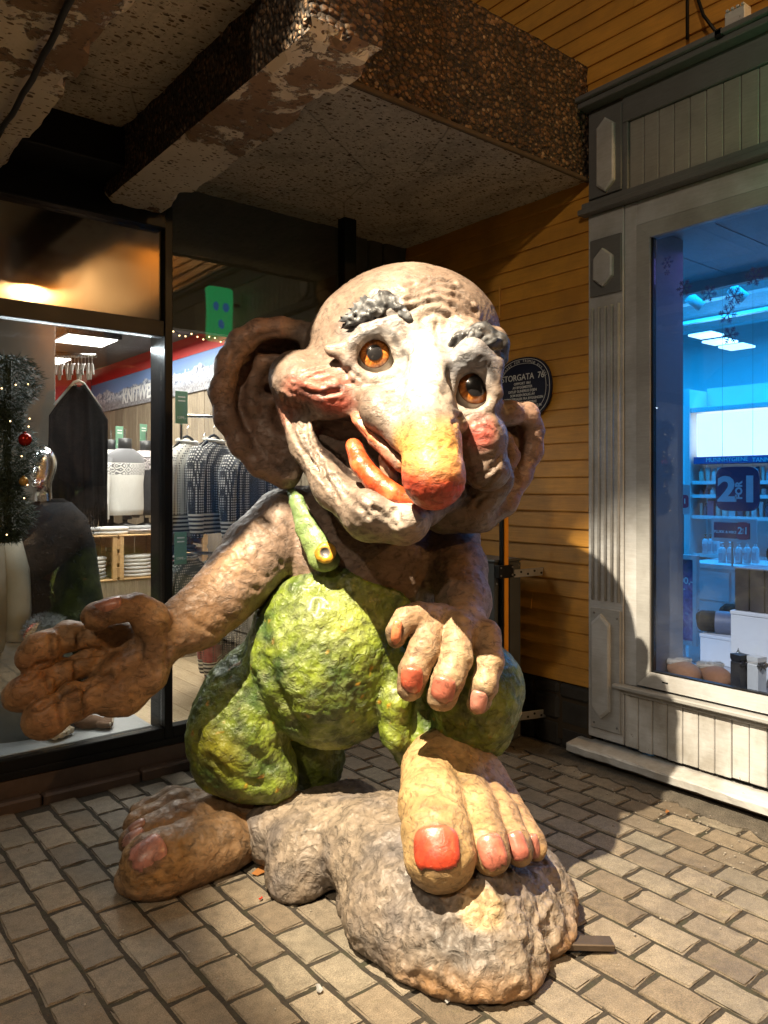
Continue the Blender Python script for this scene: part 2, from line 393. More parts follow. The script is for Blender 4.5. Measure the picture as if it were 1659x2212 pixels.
def mat_beam_under():
    """underside of a beam: cream skin flaked off in sheets, brown stained concrete under it"""
    t = NT('pebble_concrete_flaking'); v = world_co(t); k, rn, d = pebbles(t, v, 36, .05, .46)
    base = t.mix(t.noise(v, 5, 5), (.44, .37, .26), (.66, .58, .43)); pc = t.ramp(rn, [(0, (.05, .028, .015)), (.5, (.13, .075, .035)), (1, (.25, .18, .11))]); skin = t.mix(k, base, pc)
    raw_c = t.mix(t.noise(v, 9, 6, .7), (.09, .052, .026), (.28, .175, .09)); raw_c = t.mix(t.math('MULTIPLY', k, .8), raw_c, (.05, .03, .018))
    sx = t.n('ShaderNodeSeparateXYZ'); t.l(v, sx.inputs[0])
    near = t.n('ShaderNodeMapRange'); t.l(sx.outputs[1], near.inputs[0]); near.inputs[1].default_value = -.75; near.inputs[2].default_value = -1.15
    ed = t.noise(v, 3.4, 7, .68, .4); lim = t.math('ADD', ed, t.math('MULTIPLY', near.outputs[0], .16))
    m = t.ramp(lim, [(.645, 0.0), (.66, 1.0)]); rim = t.ramp(lim, [(.61, 0.0), (.645, 1.0), (.67, 0.0)])
    c = t.mix(m, skin, raw_c); c = t.mix(t.math('MULTIPLY', rim, .6), c, (.62, .56, .44))
    t.set(Base__Color=c, Roughness=.82, Normal=t.bump(t.math('SUBTRACT', 1.0, m), 1.0, .02, t.bump(t.noise(v, 60, 5, .65), .5, .006))); return t.m
def mat_paint(name, col, dirt=(.2, .18, .15), amt=.35, rough=.5, chip=0.0):
    """oil paint on wood: faint grain, grime, a few chips"""
    t = NT(name); v = world_co(t); g = t.noise(t.map(v, (30, 3, 30)), 4, 4, .6); b = t.noise(v, 3.0, 6, .65); f = t.noise(v, 60, 4, .6)
    c = t.mix(t.ramp(b, [(.35, amt), (.6, 0.0)]), tuple(col), tuple(dirt)); c = t.mix(1.0, c, t.ramp(g, [(.3, .90), (.7, 1.06)]), 'MULTIPLY')
    if chip > 0:
        ch = t.ramp(t.noise(t.map(v, (1, 1, .5)), 22, 6, .7), [(.70-chip, 0.0), (.72-chip, 1.0)]); c = t.mix(ch, c, (.16, .13, .10))
    t.set(Base__Color=c, Roughness=t.ramp(f, [(.3, rough-.1), (.7, rough+.15)]), Normal=t.bump(t.math('ADD', g, t.math('MULTIPLY', f, .5)), .18, .003)); return t.m
def mat_siding():
    t = NT('ochre_siding_paint'); v = world_co(t); r = t.rnd(); g = t.noise(t.map(v, (20, 1.2, 20)), 6, 5, .6); b = t.noise(v, 2.2, 6, .65)
    base = t.ramp(r, [(0, (.58, .27, .036)), (.5, (.67, .32, .044)), (1, (.61, .30, .048))])
    c = t.mix(1.0, base, t.ramp(g, [(.3, .86), (.7, 1.06)]), 'MULTIPLY'); c = t.mix(t.ramp(b, [(.34, .45), (.58, 0.0)]), c, (.20, .10, .035))
    n2 = t.ramp(t.noise(v, 30, 5, .7), [(.68, 0.0), (.74, 1.0)]); c = t.mix(t.math('MULTIPLY', n2, .35), c, (.12, .065, .025))
    t.set(Base__Color=c, Roughness=.52, Normal=t.bump(g, .25, .004)); return t.m
def mat_glass(name, tint=(1, 1, 1), r0=.07, dirt=.0, rough=.012):
    t = NT(name); nd = t.t.nodes; nd.remove(t.b)
    lw = t.n('ShaderNodeLayerWeight', Blend=.5); f5 = t.math('POWER', lw.outputs['Facing'], 4.0); fr = t.math('ADD', t.math('MULTIPLY', f5, 1-r0), r0, clamp=True)
    tr = t.n('ShaderNodeBsdfTransparent', Color=(*tint, 1)); gl = t.n('ShaderNodeBsdfGlossy', Roughness=rough); gl.inputs['Color'].default_value = (1, 1, 1, 1)
    nz = t.bump(t.noise(world_co(t), 1.6, 2), .05, .02); t.l(nz, gl.inputs['Normal'])
    mx = t.n('ShaderNodeMixShader'); t.l(fr, mx.inputs[0]); t.l(tr.outputs[0], mx.inputs[1]); t.l(gl.outputs[0], mx.inputs[2]); last = mx.outputs[0]
    if dirt > 0:
        df = t.n('ShaderNodeBsdfDiffuse', Color=(.5, .48, .44, 1)); m2 = t.n('ShaderNodeMixShader')
        t.l(t.math('MULTIPLY', t.ramp(t.noise(world_co(t), 2.5, 6, .65), [(.4, 0.0), (.8, 1.0)]), dirt), m2.inputs[0]); t.l(last, m2.inputs[1]); t.l(df.outputs[0], m2.inputs[2]); last = m2.outputs[0]
    t.l(last, t.out.inputs[0]); return t.m
def mat_wood(name, a, b, scale=(2, 22, 22), rough=.6, rnd=True):
    t = NT(name); v = t.obj(); w = t.map(v, scale); n = t.noise(w, 2.2, 6, .65, .8); f = t.noise(w, 12, 4)
    c = t.mix(t.ramp(n, [(.3, 0.0), (.7, 1.0)]), a, b); c = t.mix(1.0, c, t.ramp(f, [(.3, .8), (.7, 1.08)]), 'MULTIPLY')
    if rnd: c = t.mix(1.0, c, t.ramp(t.rnd(), [(0, .75), (1, 1.15)]), 'MULTIPLY')
    t.set(Base__Color=c, Roughness=rough, Normal=t.bump(n, .2, .003)); return t.m
M_PAVER, M_JOINT, M_GRIT = mat_paver(), mat_joint(), mat_grit()
M_SOFFIT, M_AGG, M_BEAM = mat_soffit(), mat_aggregate(), mat_beam_under()
M_SIDING = mat_siding()
M_WHITE = mat_paint('white_trim_paint', (.51, .525, .55), (.22, .19, .15), .5, .5)
M_WHITEW = mat_paint('weathered_white_paint', (.57, .575, .58), (.20, .17, .13), .7, .55, .035)
M_GREYP = mat_paint('grey_trim_paint', (.15, .155, .16), (.09, .085, .08), .4, .5)
M_LGREY = mat_paint('pale_grey_trim_paint', (.38, .385, .39), (.16, .15, .13), .45, .5)
M_BLACK = simple('black_aluminium', (.006, .006, .0065), .42, .0, .3, 5, .05, 200, .25)
M_GLASS = mat_glass('shop_glass', (.93, .95, .94), .055, .02); M_GLASSU = mat_glass('upper_shop_glass', (.35, .35, .33), .34, .02, .10)
M_GLASSR = mat_glass('shop_glass_blue', (.80, .86, .98), .07, .05)

# ------------------------------------------------------------------ ground and pavers
g = MB(); g.add([(-60, -60, -.0055), (60, -60, -.0055), (60, 60, -.0055), (-60, 60, -.0055)], [(0, 1, 2, 3)])
ground = tag(g.build('ground', M_JOINT), 'dark soil in the joints under the brown concrete pavers', kind='structure')
def in_view(x, y, z=0):
    rx, ry = x-CAMX, y-CAMY; d = rx*ST+ry*CT
    if d < .5: return None
    return CX0+FPX*(rx*CT-ry*ST)/d, HZ0-FPX*(z-CAMH)/d, d
def paver_mesh(seed):
    rs = random.Random(seed); bm = bmesh.new(); bmesh.ops.create_cube(bm, size=1)
    for v in bm.verts: v.co = (v.co.x*.1215, v.co.y*.1865, v.co.z*.06-.03)
    top = [e for e in bm.edges if all(v.co.z > -.01 for v in e.verts)]
    bmesh.ops.bevel(bm, geom=top, offset=.004, segments=2, affect='EDGES')
    up = [e for e in bm.edges if all(v.co.z > -.001 for v in e.verts)]
    bmesh.ops.subdivide_edges(bm, edges=[e for e in bm.edges if abs(e.calc_length()) > .08 and all(v.co.z > -.02 for v in e.verts)], cuts=3, use_grid_fill=True)
    for v in bm.verts:
        if v.co.z > -.02 and (abs(v.co.x) > .055 or abs(v.co.y) > .085): v.co.x += rs.gauss(0, .0016); v.co.y += rs.gauss(0, .0016); v.co.z += rs.gauss(0, .0012)
    me = bpy.data.meshes.new('paver'); bm.to_mesh(me); bm.free(); me.materials.append(M_PAVER); return me
PM = [paver_mesh(i) for i in range(12)]
rp = random.Random(11); cells = []
for i in range(0, 34):
    for j in range(-24, 10):
        x = -.245-i*.1385; y = .02+(j+.5*(i % 2))*.2045
        if y > -.10 or y < -4.7: continue
        near_right = x > -.6 and y < -2.35-1.6*(x+.28)
        pv = in_view(x, y)
        vis = pv is not None and -40 < pv[0] < 1700 and pv[1] < 2260
        big = 1/(pv[2]**3) if pv else 0
        cells.append((big if vis else 0, x, y))
cells.sort(reverse=True)
rest = MB()
for n, (big, x, y) in enumerate(cells):
    rz = rp.gauss(0, .010); dz = rp.gauss(0, .0010); x += rp.gauss(0, .0012); y += rp.gauss(0, .0012)
    if n < 298 and big > 0:
        o = bpy.data.objects.new('paver', rp.choice(PM)); COL.objects.link(o); o.parent = ground; o.location = (x, y, dz); o.rotation_euler = (rp.gauss(0, .0022), rp.gauss(0, .0022), rz)
    else:
        me = PM[n % 12]; rest.add([(v.co.x+x, v.co.y+y, v.co.z+dz) for v in me.vertices], [tuple(p.vertices) for p in me.polygons])
if rest.v: tag(rest.build('paver_field', M_PAVER, ground), kind='stuff')
# gritty asphalt strip along the house, its outer edge ragged
def strip(name, m, poly, z, parent=None, thick=.02, seed=1):
    mb = MB(); mb.prism(poly, 'z', z-thick, z); return mb.build(name, m, parent)
rs = random.Random(4); edge = []
y = .6
while y > -4.6:
    w = -.215 + rs.gauss(0, .012) - (max(0, -2.0-y)*.10)*(.6+.8*rs.random()); edge.append((w, y)); y -= .035
ed = strip('asphalt_strip', M_GRIT, [(.0, -4.6), (.0, .6)]+edge, .0065, None, .03); tag(ed, 'gritty asphalt strip between the pavers and the white shopfront', kind='structure')
# loose grit and leaves
mb = MB()
for k in range(420):
    x = -.22-abs(rs.gauss(0, .22)); y = rs.uniform(-3.2, -.6)
    if k % 3 == 0: x, y = rs.uniform(-3.0, -.3), rs.uniform(-3.6, -.3)
    r = rs.uniform(.0015, .0055); mb.ball((x, y, r*.5+.004), r, 5, 3, 1, 1, .7)
tag(mb.build('loose_grit', simple('grit_stone', (.30, .27, .23), .8, 0, .5, 30)), 'small loose stones scattered over the pavers', kind='stuff')
M_LEAF = simple('dry_leaf', (.30, .12, .03), .7, 0, .5, 20)
def leaf(x, y, s, rz, label, col=None):
    mb = MB(); n = 10; V = [(0, 0, .004)]; 
    for k in range(n):
        a = 2*math.pi*k/n; r = s*(.55+.45*abs(math.cos(a)))*(1+.25*math.sin(3*a+rz)); V.append((r*math.cos(a), r*.6*math.sin(a), .004+.006*abs(math.sin(2*a))))
    F = [(0, 1+k, 1+(k+1) % n) for k in range(n)]; mb.add(V+[(a, b, c-.0015) for a, b, c in V], F+[tuple(i+n+1 for i in f[::-1]) for f in F]+[(1+k, n+2+k, n+2+(k+1) % n, 1+(k+1) % n) for k in range(n)])
    o = mb.build('fallen_leaf', col or M_LEAF); o.location = (x, y, .003); o.rotation_euler = (0, 0, rz); tag(o, label, 'leaf', 'litter on the pavers'); return o
leaf(-2.055, -1.315, .058, .6, 'rusty orange leaf lying between the left foot and the boulder')
leaf(-2.29, -2.05, .022, 1.2, 'pale scrap lying on a joint below the boulder', simple('scrap_white', (.30, .30, .30), .6))
leaf(-2.02, -2.33, .020, .3, 'pale torn scrap by the front edge of the boulder', simple('scrap_white', (.30, .30, .30), .6))
leaf(-.34, -2.02, .018, .4, 'small orange leaf on the grit before the sill', M_LEAF)
leaf(-2.17, -1.50, .010, .4, 'tiny red scrap on the joint before the left foot', simple('scrap_red', (.5, .04, .02), .5))
# flat steel bar sticking out from under the boulder
bar = MB(); bar.box(-.17, .17, -.028, .028, .004, .026, .003)
o = bar.build('steel_bar', simple('rusty_steel', (.095, .07, .05), .55, .6, .5, 14, .25, 90)); o.location = (-1.57, -2.375, .012); o.rotation_euler = (0, R(2), R(-38)); tag(o, 'flat rusty steel bar sticking out from under the boulder', 'bar')

# ------------------------------------------------------------------ concrete canopy
canopy = empty('concrete_canopy', (-2.0, 0, 3.2)); tag(canopy, 'brown pebbled concrete canopy with heavy beams over the shop front', 'canopy')
def inv(o, root=canopy): o.parent = root; o.matrix_parent_inverse = root.matrix_basis.inverted(); return o
def rough_box(name, m, x0, x1, y0, y1, z0, z1, step, amp, chip, seed, m_under=None):
    """box with an uneven surface and chipped lower edges"""
    bm = bmesh.new(); nx, ny, nz = (max(1, int((b-a)/step)) for a, b in ((x0, x1), (y0, y1), (z0, z1)))
    V = {}
    def vert(i, j, k):
        if (i, j, k) not in V: V[(i, j, k)] = bm.verts.new((x0+(x1-x0)*i/nx, y0+(y1-y0)*j/ny, z0+(z1-z0)*k/nz))
        return V[(i, j, k)]
    for i in range(nx):
        for j in range(ny):
            for k in (0, nz): bm.faces.new([vert(i, j, k), vert(i+1, j, k), vert(i+1, j+1, k), vert(i, j+1, k)])
    for i in range(nx):
        for k in range(nz):
            for j in (0, ny): bm.faces.new([vert(i, j, k), vert(i+1, j, k), vert(i+1, j, k+1), vert(i, j, k+1)])
    for j in range(ny):
        for k in range(nz):
            for i in (0, nx): bm.faces.new([vert(i, j, k), vert(i, j+1, k), vert(i, j+1, k+1), vert(i, j, k+1)])
    bmesh.ops.recalc_face_normals(bm, faces=bm.faces[:])
    A = np.array([v.co for v in bm.verts]); n1 = fbm(A*14+seed, 3)*amp; n2 = fbm(A*5+seed*2, 4)
    for q, v in enumerate(bm.verts):
        lo = v.co.z-z0 < 1e-5; sx = min(v.co.x-x0, x1-v.co.x) < 1e-5; sy = v.co.y-y0 < 1e-5
        v.co += v.normal*float(n1[q])
        if lo and (sx or sy):
            c = chip*max(0.0, float(n2[q])+.1); v.co.z += c; 
            if sx: v.co.x += (c if v.co.x < (x0+x1)/2 else -c)*.8
            if sy: v.co.y += c*.8
    me = bpy.data.meshes.new(name); bm.to_mesh(me)
    me.materials.append(m)
    if m_under is not None:
        me.materials.append(m_under)
        for p in me.polygons:
            if p.normal.z < -.5: p.material_index = 1
    bm.free(); return inv(link(name, me))
rough_box('slab', M_AGG, -1.952, .03, -1.34, .34, 3.2, 3.84, .05, .006, .02, 3, M_SOFFIT)
rough_box('slab', M_AGG, -2.722, -2.238, -1.70, .34, 3.2, 3.84, .05, .006, .02, 5, M_SOFFIT)
rough_box('beam', M_AGG, -2.24, -1.95, -1.93, -.004, 2.94, 3.95, .04, .006, .055, 8, M_BEAM)
rough_box('beam', M_AGG, -3.05, -2.72, -1.93, -.004, 2.94, 3.95, .04, .006, .055, 13, M_BEAM)
rough_box('slab', M_AGG, -5.2, -3.048, -1.34, .34, 3.2, 3.84, .1, .006, .02, 6, M_SOFFIT)
mb = MB(); mb.box(-1.94, -.02, -1.362, -1.3425, 3.186, 3.212, .005)
inv(mb.build('drip_edge', simple('drip_edge_concrete', (.06, .038, .02), .8, 0, .4, 20, .4, 80)))
cb = MB(); pts = []
for k in range(26):
    t_ = k/25; pts.append((-2.90+.055*math.sin(t_*2.2), -1.93+1.95*t_, 2.925-.02*math.sin(t_*3.14)+.006*math.sin(k*1.7)))
cb.tube(pts, .011, 8); tag(cb.build('cable', simple('black_rubber', (.012, .011, .010), .6), None, True), 'black cable slung along the underside of the left concrete beam', 'cable')

# ------------------------------------------------------------------ knitwear shop front (Y = 0)
shop = empty('knitwear_shop', (-1.9, 0, 0)); tag(shop, 'knitwear shop front of black aluminium frames and large panes', 'shop front')
def sp_(name, mb, m, parent=None, smooth=False):
    o = mb.build(name, m, None, smooth); root = parent or shop; o.parent = root
    o.matrix_parent_inverse = (shop.matrix_basis if root is shop else (Matrix.Translation(shop.location) )).inverted() if root is shop else Matrix.Identity(4)
    return o
def box1(name, m, b, root, bev=.004, parent=None):
    mb = MB(); mb.box(*b, bev); o = mb.build(name, m); inv(o, root); return o
FRY0, FRY1 = -.045, .03
for b in ((-1.915, -1.87, FRY0, .15, .13, 3.3), (-.735, -.64, FRY0, FRY1, .13, 3.3), (-3.60, -3.50, FRY0, FRY1, .13, 3.3)): box1('mullion', M_BLACK, b, shop)
box1('bottom_rail', M_BLACK, (-3.50, -1.9165, FRY0+.002, FRY1, .135, .222), shop); box1('bottom_rail', M_BLACK, (-1.869, -.736, FRY0+.002, FRY1, .135, .222), shop)
box1('bottom_rail', M_BLACK, (-3.50, -.65, FRY0-.012, FRY0+.001, .13, .165), shop)
box1('transom', M_BLACK, (-3.50, -1.9165, FRY0+.003, FRY1, 2.30, 2.385), shop)
box1('header', M_BLACK, (-3.50, -1.9165, FRY0-.02, .06, 2.87, 3.32), shop); box1('header', M_BLACK, (-1.869, -.736, FRY0-.02, .06, 3.265, 3.33), shop)
box1('header', M_BLACK, (-2.72, -2.24, -.345, -.07, 3.02, 3.199), shop)
box1('glass_pane', M_GLASS, (-3.499, -1.9175, -.006, .004, .223, 2.299), shop, 0); box1('glass_pane', M_GLASSU, (-3.499, -1.9175, -.006, .004, 2.386, 2.869), shop, 0)
box1('glass_pane', M_GLASS, (-1.868, -.737, -.006, .004, .223, 3.264), shop, 0)
M_SILLB = simple('brown_granite', (.075, .048, .036), .5, 0, .55, 9, .3, 50)
for k in range(6): box1('kerb_stone', M_SILLB, (-3.5+k*.48, -3.03+k*.48, -.115, -.05, -.02, .045+.004*(k % 2)), shop, .01)
box1('kerb_stone', M_SILLB, (-3.6, -.62, -.0495, .06, -.02, .128), shop, .006)
# inside faces of the upper glass: dark bulkhead behind it
M_DARK = simple('dark_bulkhead', (.016, .018, .014), .6, 0, .3, 4)
box1('bulkhead', M_DARK, (-3.6, -.64, .16, .22, 2.40, 3.33), shop, 0); box1('bulkhead', M_DARK, (-3.6, -.64, .045, .159, 3.30, 3.34), shop, 0)
# stone pier between the shop and the yellow house
pier = empty('stone_pier', (-.32, .25, 0)); tag(pier, 'dark rough stone pier in the corner beside the yellow wall', 'pier')
M_STONE = simple('dark_rough_stone', (.075, .06, .048), .75, 0, .7, 7, .8, 30)
rs = random.Random(9); z = 0
while z < 3.3:
    h = rs.uniform(.24, .4); h = min(h, 3.34-z)
    xs = [-.635, -.635+rs.uniform(.18, .3), -.20+rs.uniform(-.05, .05), .02]
    for a, b in zip(xs[:-1], xs[1:]): box1('stone', M_STONE, (a+.004, b-.004, .205+rs.uniform(0, .02), .5, z+.004, z+h-.004), pier, .012)
    z += h
box1('mortar', simple('mortar_dark', (.04, .035, .03), .9), (-.63, .03, .235, .52, 0, 3.34), pier, 0)
# ------------------------------------------------------------------ yellow house (X = 0)
house = empty('yellow_house', (0, -1.4, 0)); tag(house, 'ochre yellow weatherboarded house with white shopfront and grey cornices', 'house')
def hb(name, m, b, bev=.004): return box1(name, m, b, house, bev)
PITCH = .0975
def board_mesh(L, seed):
    """lap board: thin top edge, thick lower edge, set proud of the one below"""
    rs = random.Random(seed); n = max(2, int(L/.25)); V = []; F = []
    prof = [(.004, PITCH+.012), (-.004, PITCH+.012), (-.017, .004), (-.016, -.001), (-.003, -.001), (.004, .0)]
    for i in range(n+1):
        y = L*i/n; w = rs.gauss(0, .0012)
        for (x, z) in prof: V.append((x+w, y, z+rs.gauss(0, .0006)))
    k = len(prof)
    for i in range(n):
        for j in range(k): F.append((i*k+j, i*k+(j+1) % k, (i+1)*k+(j+1) % k, (i+1)*k+j))
    F += [tuple(range(k))[::-1], tuple(n*k+j for j in range(k))]
    mb = MB(); mb.add(V, F); me = mb.mesh('board'); bm = bmesh.new(); bm.from_mesh(me); bmesh.ops.recalc_face_normals(bm, faces=bm.faces[:]); bm.to_mesh(me); bm.free(); me.materials.append(M_SIDING); return me
def siding(z0, z1, y0, y1, seed, step=None):
    rs = random.Random(seed); k = 0; z = z0
    while z < z1-.02:
        cuts = [y0, y1]
        if rs.random() < .35 and y1-y0 > 1.0: cuts = [y0, rs.uniform(y0+.4, y1-.4), y1]
        for a, b in zip(cuts[:-1], cuts[1:]):
            o = link('board', board_mesh(b-a-.0015, seed*100+k)); o.location = (0, a, z); inv2(o); k += 1
        z += PITCH
def inv2(o): o.parent = house; o.matrix_parent_inverse = house.matrix_basis.inverted()
siding(.39, 3.2, -1.352, .215, 3); siding(3.64, 5.3, -6.4, 1.2, 8)
hb('wall_core', simple('house_wall_core', (.05, .035, .02), .9), (.006, .12, -1.35, .22, .05, 3.62), 0)
hb('wall_core', simple('house_wall_core', (.05, .035, .02), .9), (.006, .12, -6.4, 1.2, 3.625, 5.35), 0)
# rubble foundation
rs = random.Random(5); M_RUB = simple('black_rubble', (.035, .032, .028), .7, 0, .7, 10, .9, 40)
y = -1.345
while y < .2:
    w = rs.uniform(.12, .26); z = 0.0
    while z < .375:
        h = min(rs.uniform(.07, .16), .383-z)
        mb = MB(); mb.box(-.004+rs.uniform(-.012, .012), .12, y+.004, y+w-.004, z, z+h-.006, .018); inv(mb.build('foundation_stone', M_RUB), house); z += h
    y += w
hb('foundation_core', simple('mortar_dark', (.04, .035, .03), .9), (.02, .13, -1.34, .22, -.02, .386), 0)
box1('joint_cover', M_SIDING, (-.033, -.027, -.708, -.694, 2.545, 2.745), house, .002)
# pilaster: plinth panel with long lozenge, fluted shaft, lozenge blocks, upper panel
YA, YB = -1.352, -1.575      # left and right edge
def plate_hex(name, m, y0, y1, z0, z1, x0, x1, cut):
    yc = (y0+y1)/2; pts = [(y0, z0+cut), (yc, z0), (y1, z0+cut), (y1, z1-cut), (yc, z1), (y0, z1-cut)]; mb = MB(); n = 6
    inn = [(yc+(a-yc)*.86, (z0+z1)/2+(b-(z0+z1)/2)*(.94)) for a, b in pts]
    V = [(x0, *p) for p in pts]+[(x1+.006, *p) for p in pts]+[(x1, *p) for p in inn]
    mb.add(V, [tuple(range(12, 18)), tuple(range(0, 6))[::-1]]+[(i, (i+1) % n, n+(i+1) % n, n+i) for i in range(n)]+[(n+i, n+(i+1) % n, 2*n+(i+1) % n, 2*n+i) for i in range(n)])
    return inv(mb.build(name, m), house)
hb('pilaster', M_WHITE, (-.020, .05, YB, YA, .13, 3.0)); hb('pilaster', M_GREYP, (-.020, .05, YB, YA, 3.066, 3.575))
hb('plinth_panel', M_LGREY, (-.034, -.0205, YB+.012, YA-.022, .185, .842), .003); plate_hex('lozenge', M_WHITE, -1.505, -1.39, .245, .815, -.034, -.052, .052)
for sy, sz in ((-1.545, .80), (-1.40, .815), (-1.545, .215), (-1.40, .215)):
    mb = MB(); mb.ball((-.035, sy, sz), .006, 8, 4); inv(mb.build('screw', M_GREYP, None, True), house)
for k in range(5):
    yc = YB+.030+k*.041
    mb = MB(); mb.prism([(yc-.011+.022*i/5, -.020-.011*math.sin(math.pi*i/5)) for i in range(6)], 'z', .885, 2.485)
    o = MB(); o.v = [(b, a, z) for a, b, z in mb.v]; o.f = mb.f; inv(o.build('flute', M_WHITE, None, True), house)
hb('block_panel', M_GREYP, (-.034, -.0205, YB+.006, YA-.02, 2.545, 2.855), .003); plate_hex('lozenge', M_WHITE, -1.525, -1.405, 2.585, 2.795, -.034, -.058, .05)
hb('block_panel', M_GREYP, (-.034, -.0205, YB+.004, YA-.012, 3.085, 3.545), .003); plate_hex('lozenge', M_WHITE, -1.535, -1.425, 3.095, 3.495, -.034, -.056, .045)
# cornices
for b in ((-.075, .05, -6.4, YA+.035, 3.001, 3.030), (-.055, .05, -6.4, YA+.022, 3.0305, 3.0655)): hb('cornice', M_GREYP, b)
for b in ((-.095, .05, -6.4, YA+.045, 3.576, 3.606), (-.12, .05, -6.4, YA+.06, 3.6065, 3.632)): hb('cornice', M_GREYP, b)
hb('frieze_rail', M_GREYP, (-.028, .05, -6.4, YB-.001, 3.435, 3.5755)); hb('frieze_stile', M_GREYP, (-.026, .05, YB-.030, YB-.0015, 3.066, 3.4345))
y = YB-.0305; k = 0
M_FRIEZE = mat_paint('frieze_board_paint', (.33, .315, .29), (.14, .13, .115), .4, .55)
while y > -3.6:
    hb('frieze_board', M_FRIEZE, (-.010, .04, y-.085+.0015, y-.0015, 3.0665, 3.434), .004); y -= .085
hb('frieze_back', M_GREYP, (.012, .06, -6.4, YB, 3.066, 3.5), 0)
# window surround
hb('casing', M_WHITE, (-.012, .05, -1.650, YB-.0015, .455, 3.0005)); hb('casing', M_WHITE, (-.0125, .05, -6.4, -1.6505, 2.872, 3.0005))
win = MB()
def frame_bar(mb, a, b): mb.box(-.016, .06, *a, *b, .004)
w1 = MB(); w1.prism([(-1.651, .468), (-1.651, 2.8715), (-1.728, 2.792), (-1.728, .545)], 'x', -.017, .05); w1o = inv(w1.build('window_frame', M_LGREY), house)
w2 = MB(); w2.prism([(-1.6515, 2.872), (-6.4, 2.872), (-6.4, 2.7925), (-1.7285, 2.7925)], 'x', -.0172, .05); inv(w2.build('window_frame', M_LGREY), house)
w3 = MB(); w3.prism([(-1.6515, .4675), (-1.7285, .5445), (-6.4, .5445), (-6.4, .4675)], 'x', -.0172, .05); inv(w3.build('window_frame', M_WHITE), house)
hb('seal', M_BLACK, (-.004, .03, -1.738, -1.7287, .5455, 2.792), .001); hb('seal', M_BLACK, (-.004, .03, -6.4, -1.7385, .5455, .553), .001)
hb('glass_pane', M_GLASSR, (.012, .020, -6.4, -1.7385, .5535, 2.792), 0)
mb = MB(); mb.box(-.0185, -.0160, -1.832, -1.80, .505, .512); inv(mb.build('drain_slot', M_BLACK), house)
# ledge, match boards, sill, dark gap
hb('ledge', M_LGREY, (-.062, .05, -6.4, -1.530, .432, .4545), .005); hb('ledge', M_LGREY, (-.030, .05, -6.4, -1.5755, .405, .4315), .003)
y = YB-.001; k = 0; rs = random.Random(2)
while y > -3.7:
    w = .083; mb = MB(); z0 = .118+rs.uniform(0, .008); xx = -.012+rs.gauss(0, .0012); mb.box(xx, .04, y-w+.0018, y-.0018, z0, .4045, .004); inv(mb.build('match_board', M_WHITEW), house); y -= w
hb('match_backing', M_BLACK, (.006, .05, -6.4, YB, .12, .40), 0)
def sill():
    n = 120; rs = random.Random(3); V = []; F = []; prof = [(.05, .098), (-.02, .104), (-.128, .094), (-.134, .086), (-.131, .052), (-.05, .048), (.05, .05)]
    for i in range(n+1):
        y = -1.288-(5.1)*i/n
        for (x, z) in prof: V.append((x+rs.gauss(0, .0015), y, z+rs.gauss(0, .0015)))
    k = len(prof)
    for i in range(n):
        for j in range(k): F.append((i*k+j, i*k+(j+1) % k, (i+1)*k+(j+1) % k, (i+1)*k+j))
    F += [tuple(range(k)), tuple(n*k+j for j in range(k))[::-1]]; mb = MB(); mb.add(V, F); return inv(mb.build('sill', M_WHITEW), house)
sill()
hb('sill_batten', mat_paint('bare_batten', (.22, .17, .13), (.08, .06, .05), .6, .7), (-.075, .05, -6.4, -1.30, .018, .047)); hb('plinth', M_BLACK, (-.03, .05, -6.4, -1.31, -.03, .0175), 0)

# ------------------------------------------------------------------ things on the house
# oval plaque
plq = empty('plaque', (-.03, -.897, 2.092)); tag(plq, 'oval dark blue enamel street plaque with white lettering on the yellow wall', 'plaque')
M_PLQ = simple('blue_enamel', (.008, .010, .030), .5, 0, .25, 10, spec=.25); M_PLW = simple('white_lettering', (.62, .62, .60), .5, 0, .1)
def oval(a, b, n=64, e=2.35): return [(a*math.copysign(abs(math.cos(t))**(2/e), math.cos(t)), b*math.copysign(abs(math.sin(t))**(2/e), math.sin(t))) for t in [2*math.pi*i/n for i in range(n)]]
def pchild(o, root): o.parent = root; return o
mb = MB(); mb.prism(oval(.216, .186), 'x', -.013, .0); o = mb.build('enamel_plate', M_PLQ); pchild(o, plq)
def ring(a, b, w, x0, x1):
    P1, P2 = oval(a, b), oval(a-w, b-w); n = len(P1); mb = MB()
    V = [(x0, *p) for p in P1]+[(x0, *p) for p in P2]+[(x1, *p) for p in P1]+[(x1, *p) for p in P2]; F = []
    for i in range(n):
        j = (i+1) % n; F += [(i, j, n+j, n+i), (2*n+i, 3*n+i, 3*n+j, 2*n+j), (i, 2*n+i, 2*n+j, j), (n+i, n+j, 3*n+j, 3*n+i)]
    mb.add(V, F); return mb
pchild(ring(.206, .176, .0028, -.0145, -.0125).build('rim_line', M_PLW), plq); pchild(ring(.180, .150, .0022, -.0145, -.0125).build('rim_line', M_PLW), plq)
def text_mesh(body, size, shear=0.0, extrude=.0006, align='CENTER', bold=0.0, space=1.0, sx=1.0):
    cu = bpy.data.curves.new('lettering', 'FONT'); cu.body = body; cu.size = size; cu.align_x = align; cu.align_y = 'CENTER'; cu.extrude = extrude; cu.shear = shear; cu.offset = bold; cu.space_character = space; cu.resolution_u = 3
    o = bpy.data.objects.new('lettering', cu); COL.objects.link(o); bpy.context.view_layer.update()
    me = bpy.data.meshes.new_from_object(o.evaluated_get(bpy.context.evaluated_depsgraph_get())); bpy.data.objects.remove(o)
    if sx != 1.0:
        for v in me.vertices: v.co.x *= sx
    return me
def lettering(body, size, m, mat4, parent=None, name='lettering', **kw):
    me = text_mesh(body, size, **kw); o = link(name, me, m); o.matrix_world = mat4
    if parent is not None: o.parent = parent
    return o
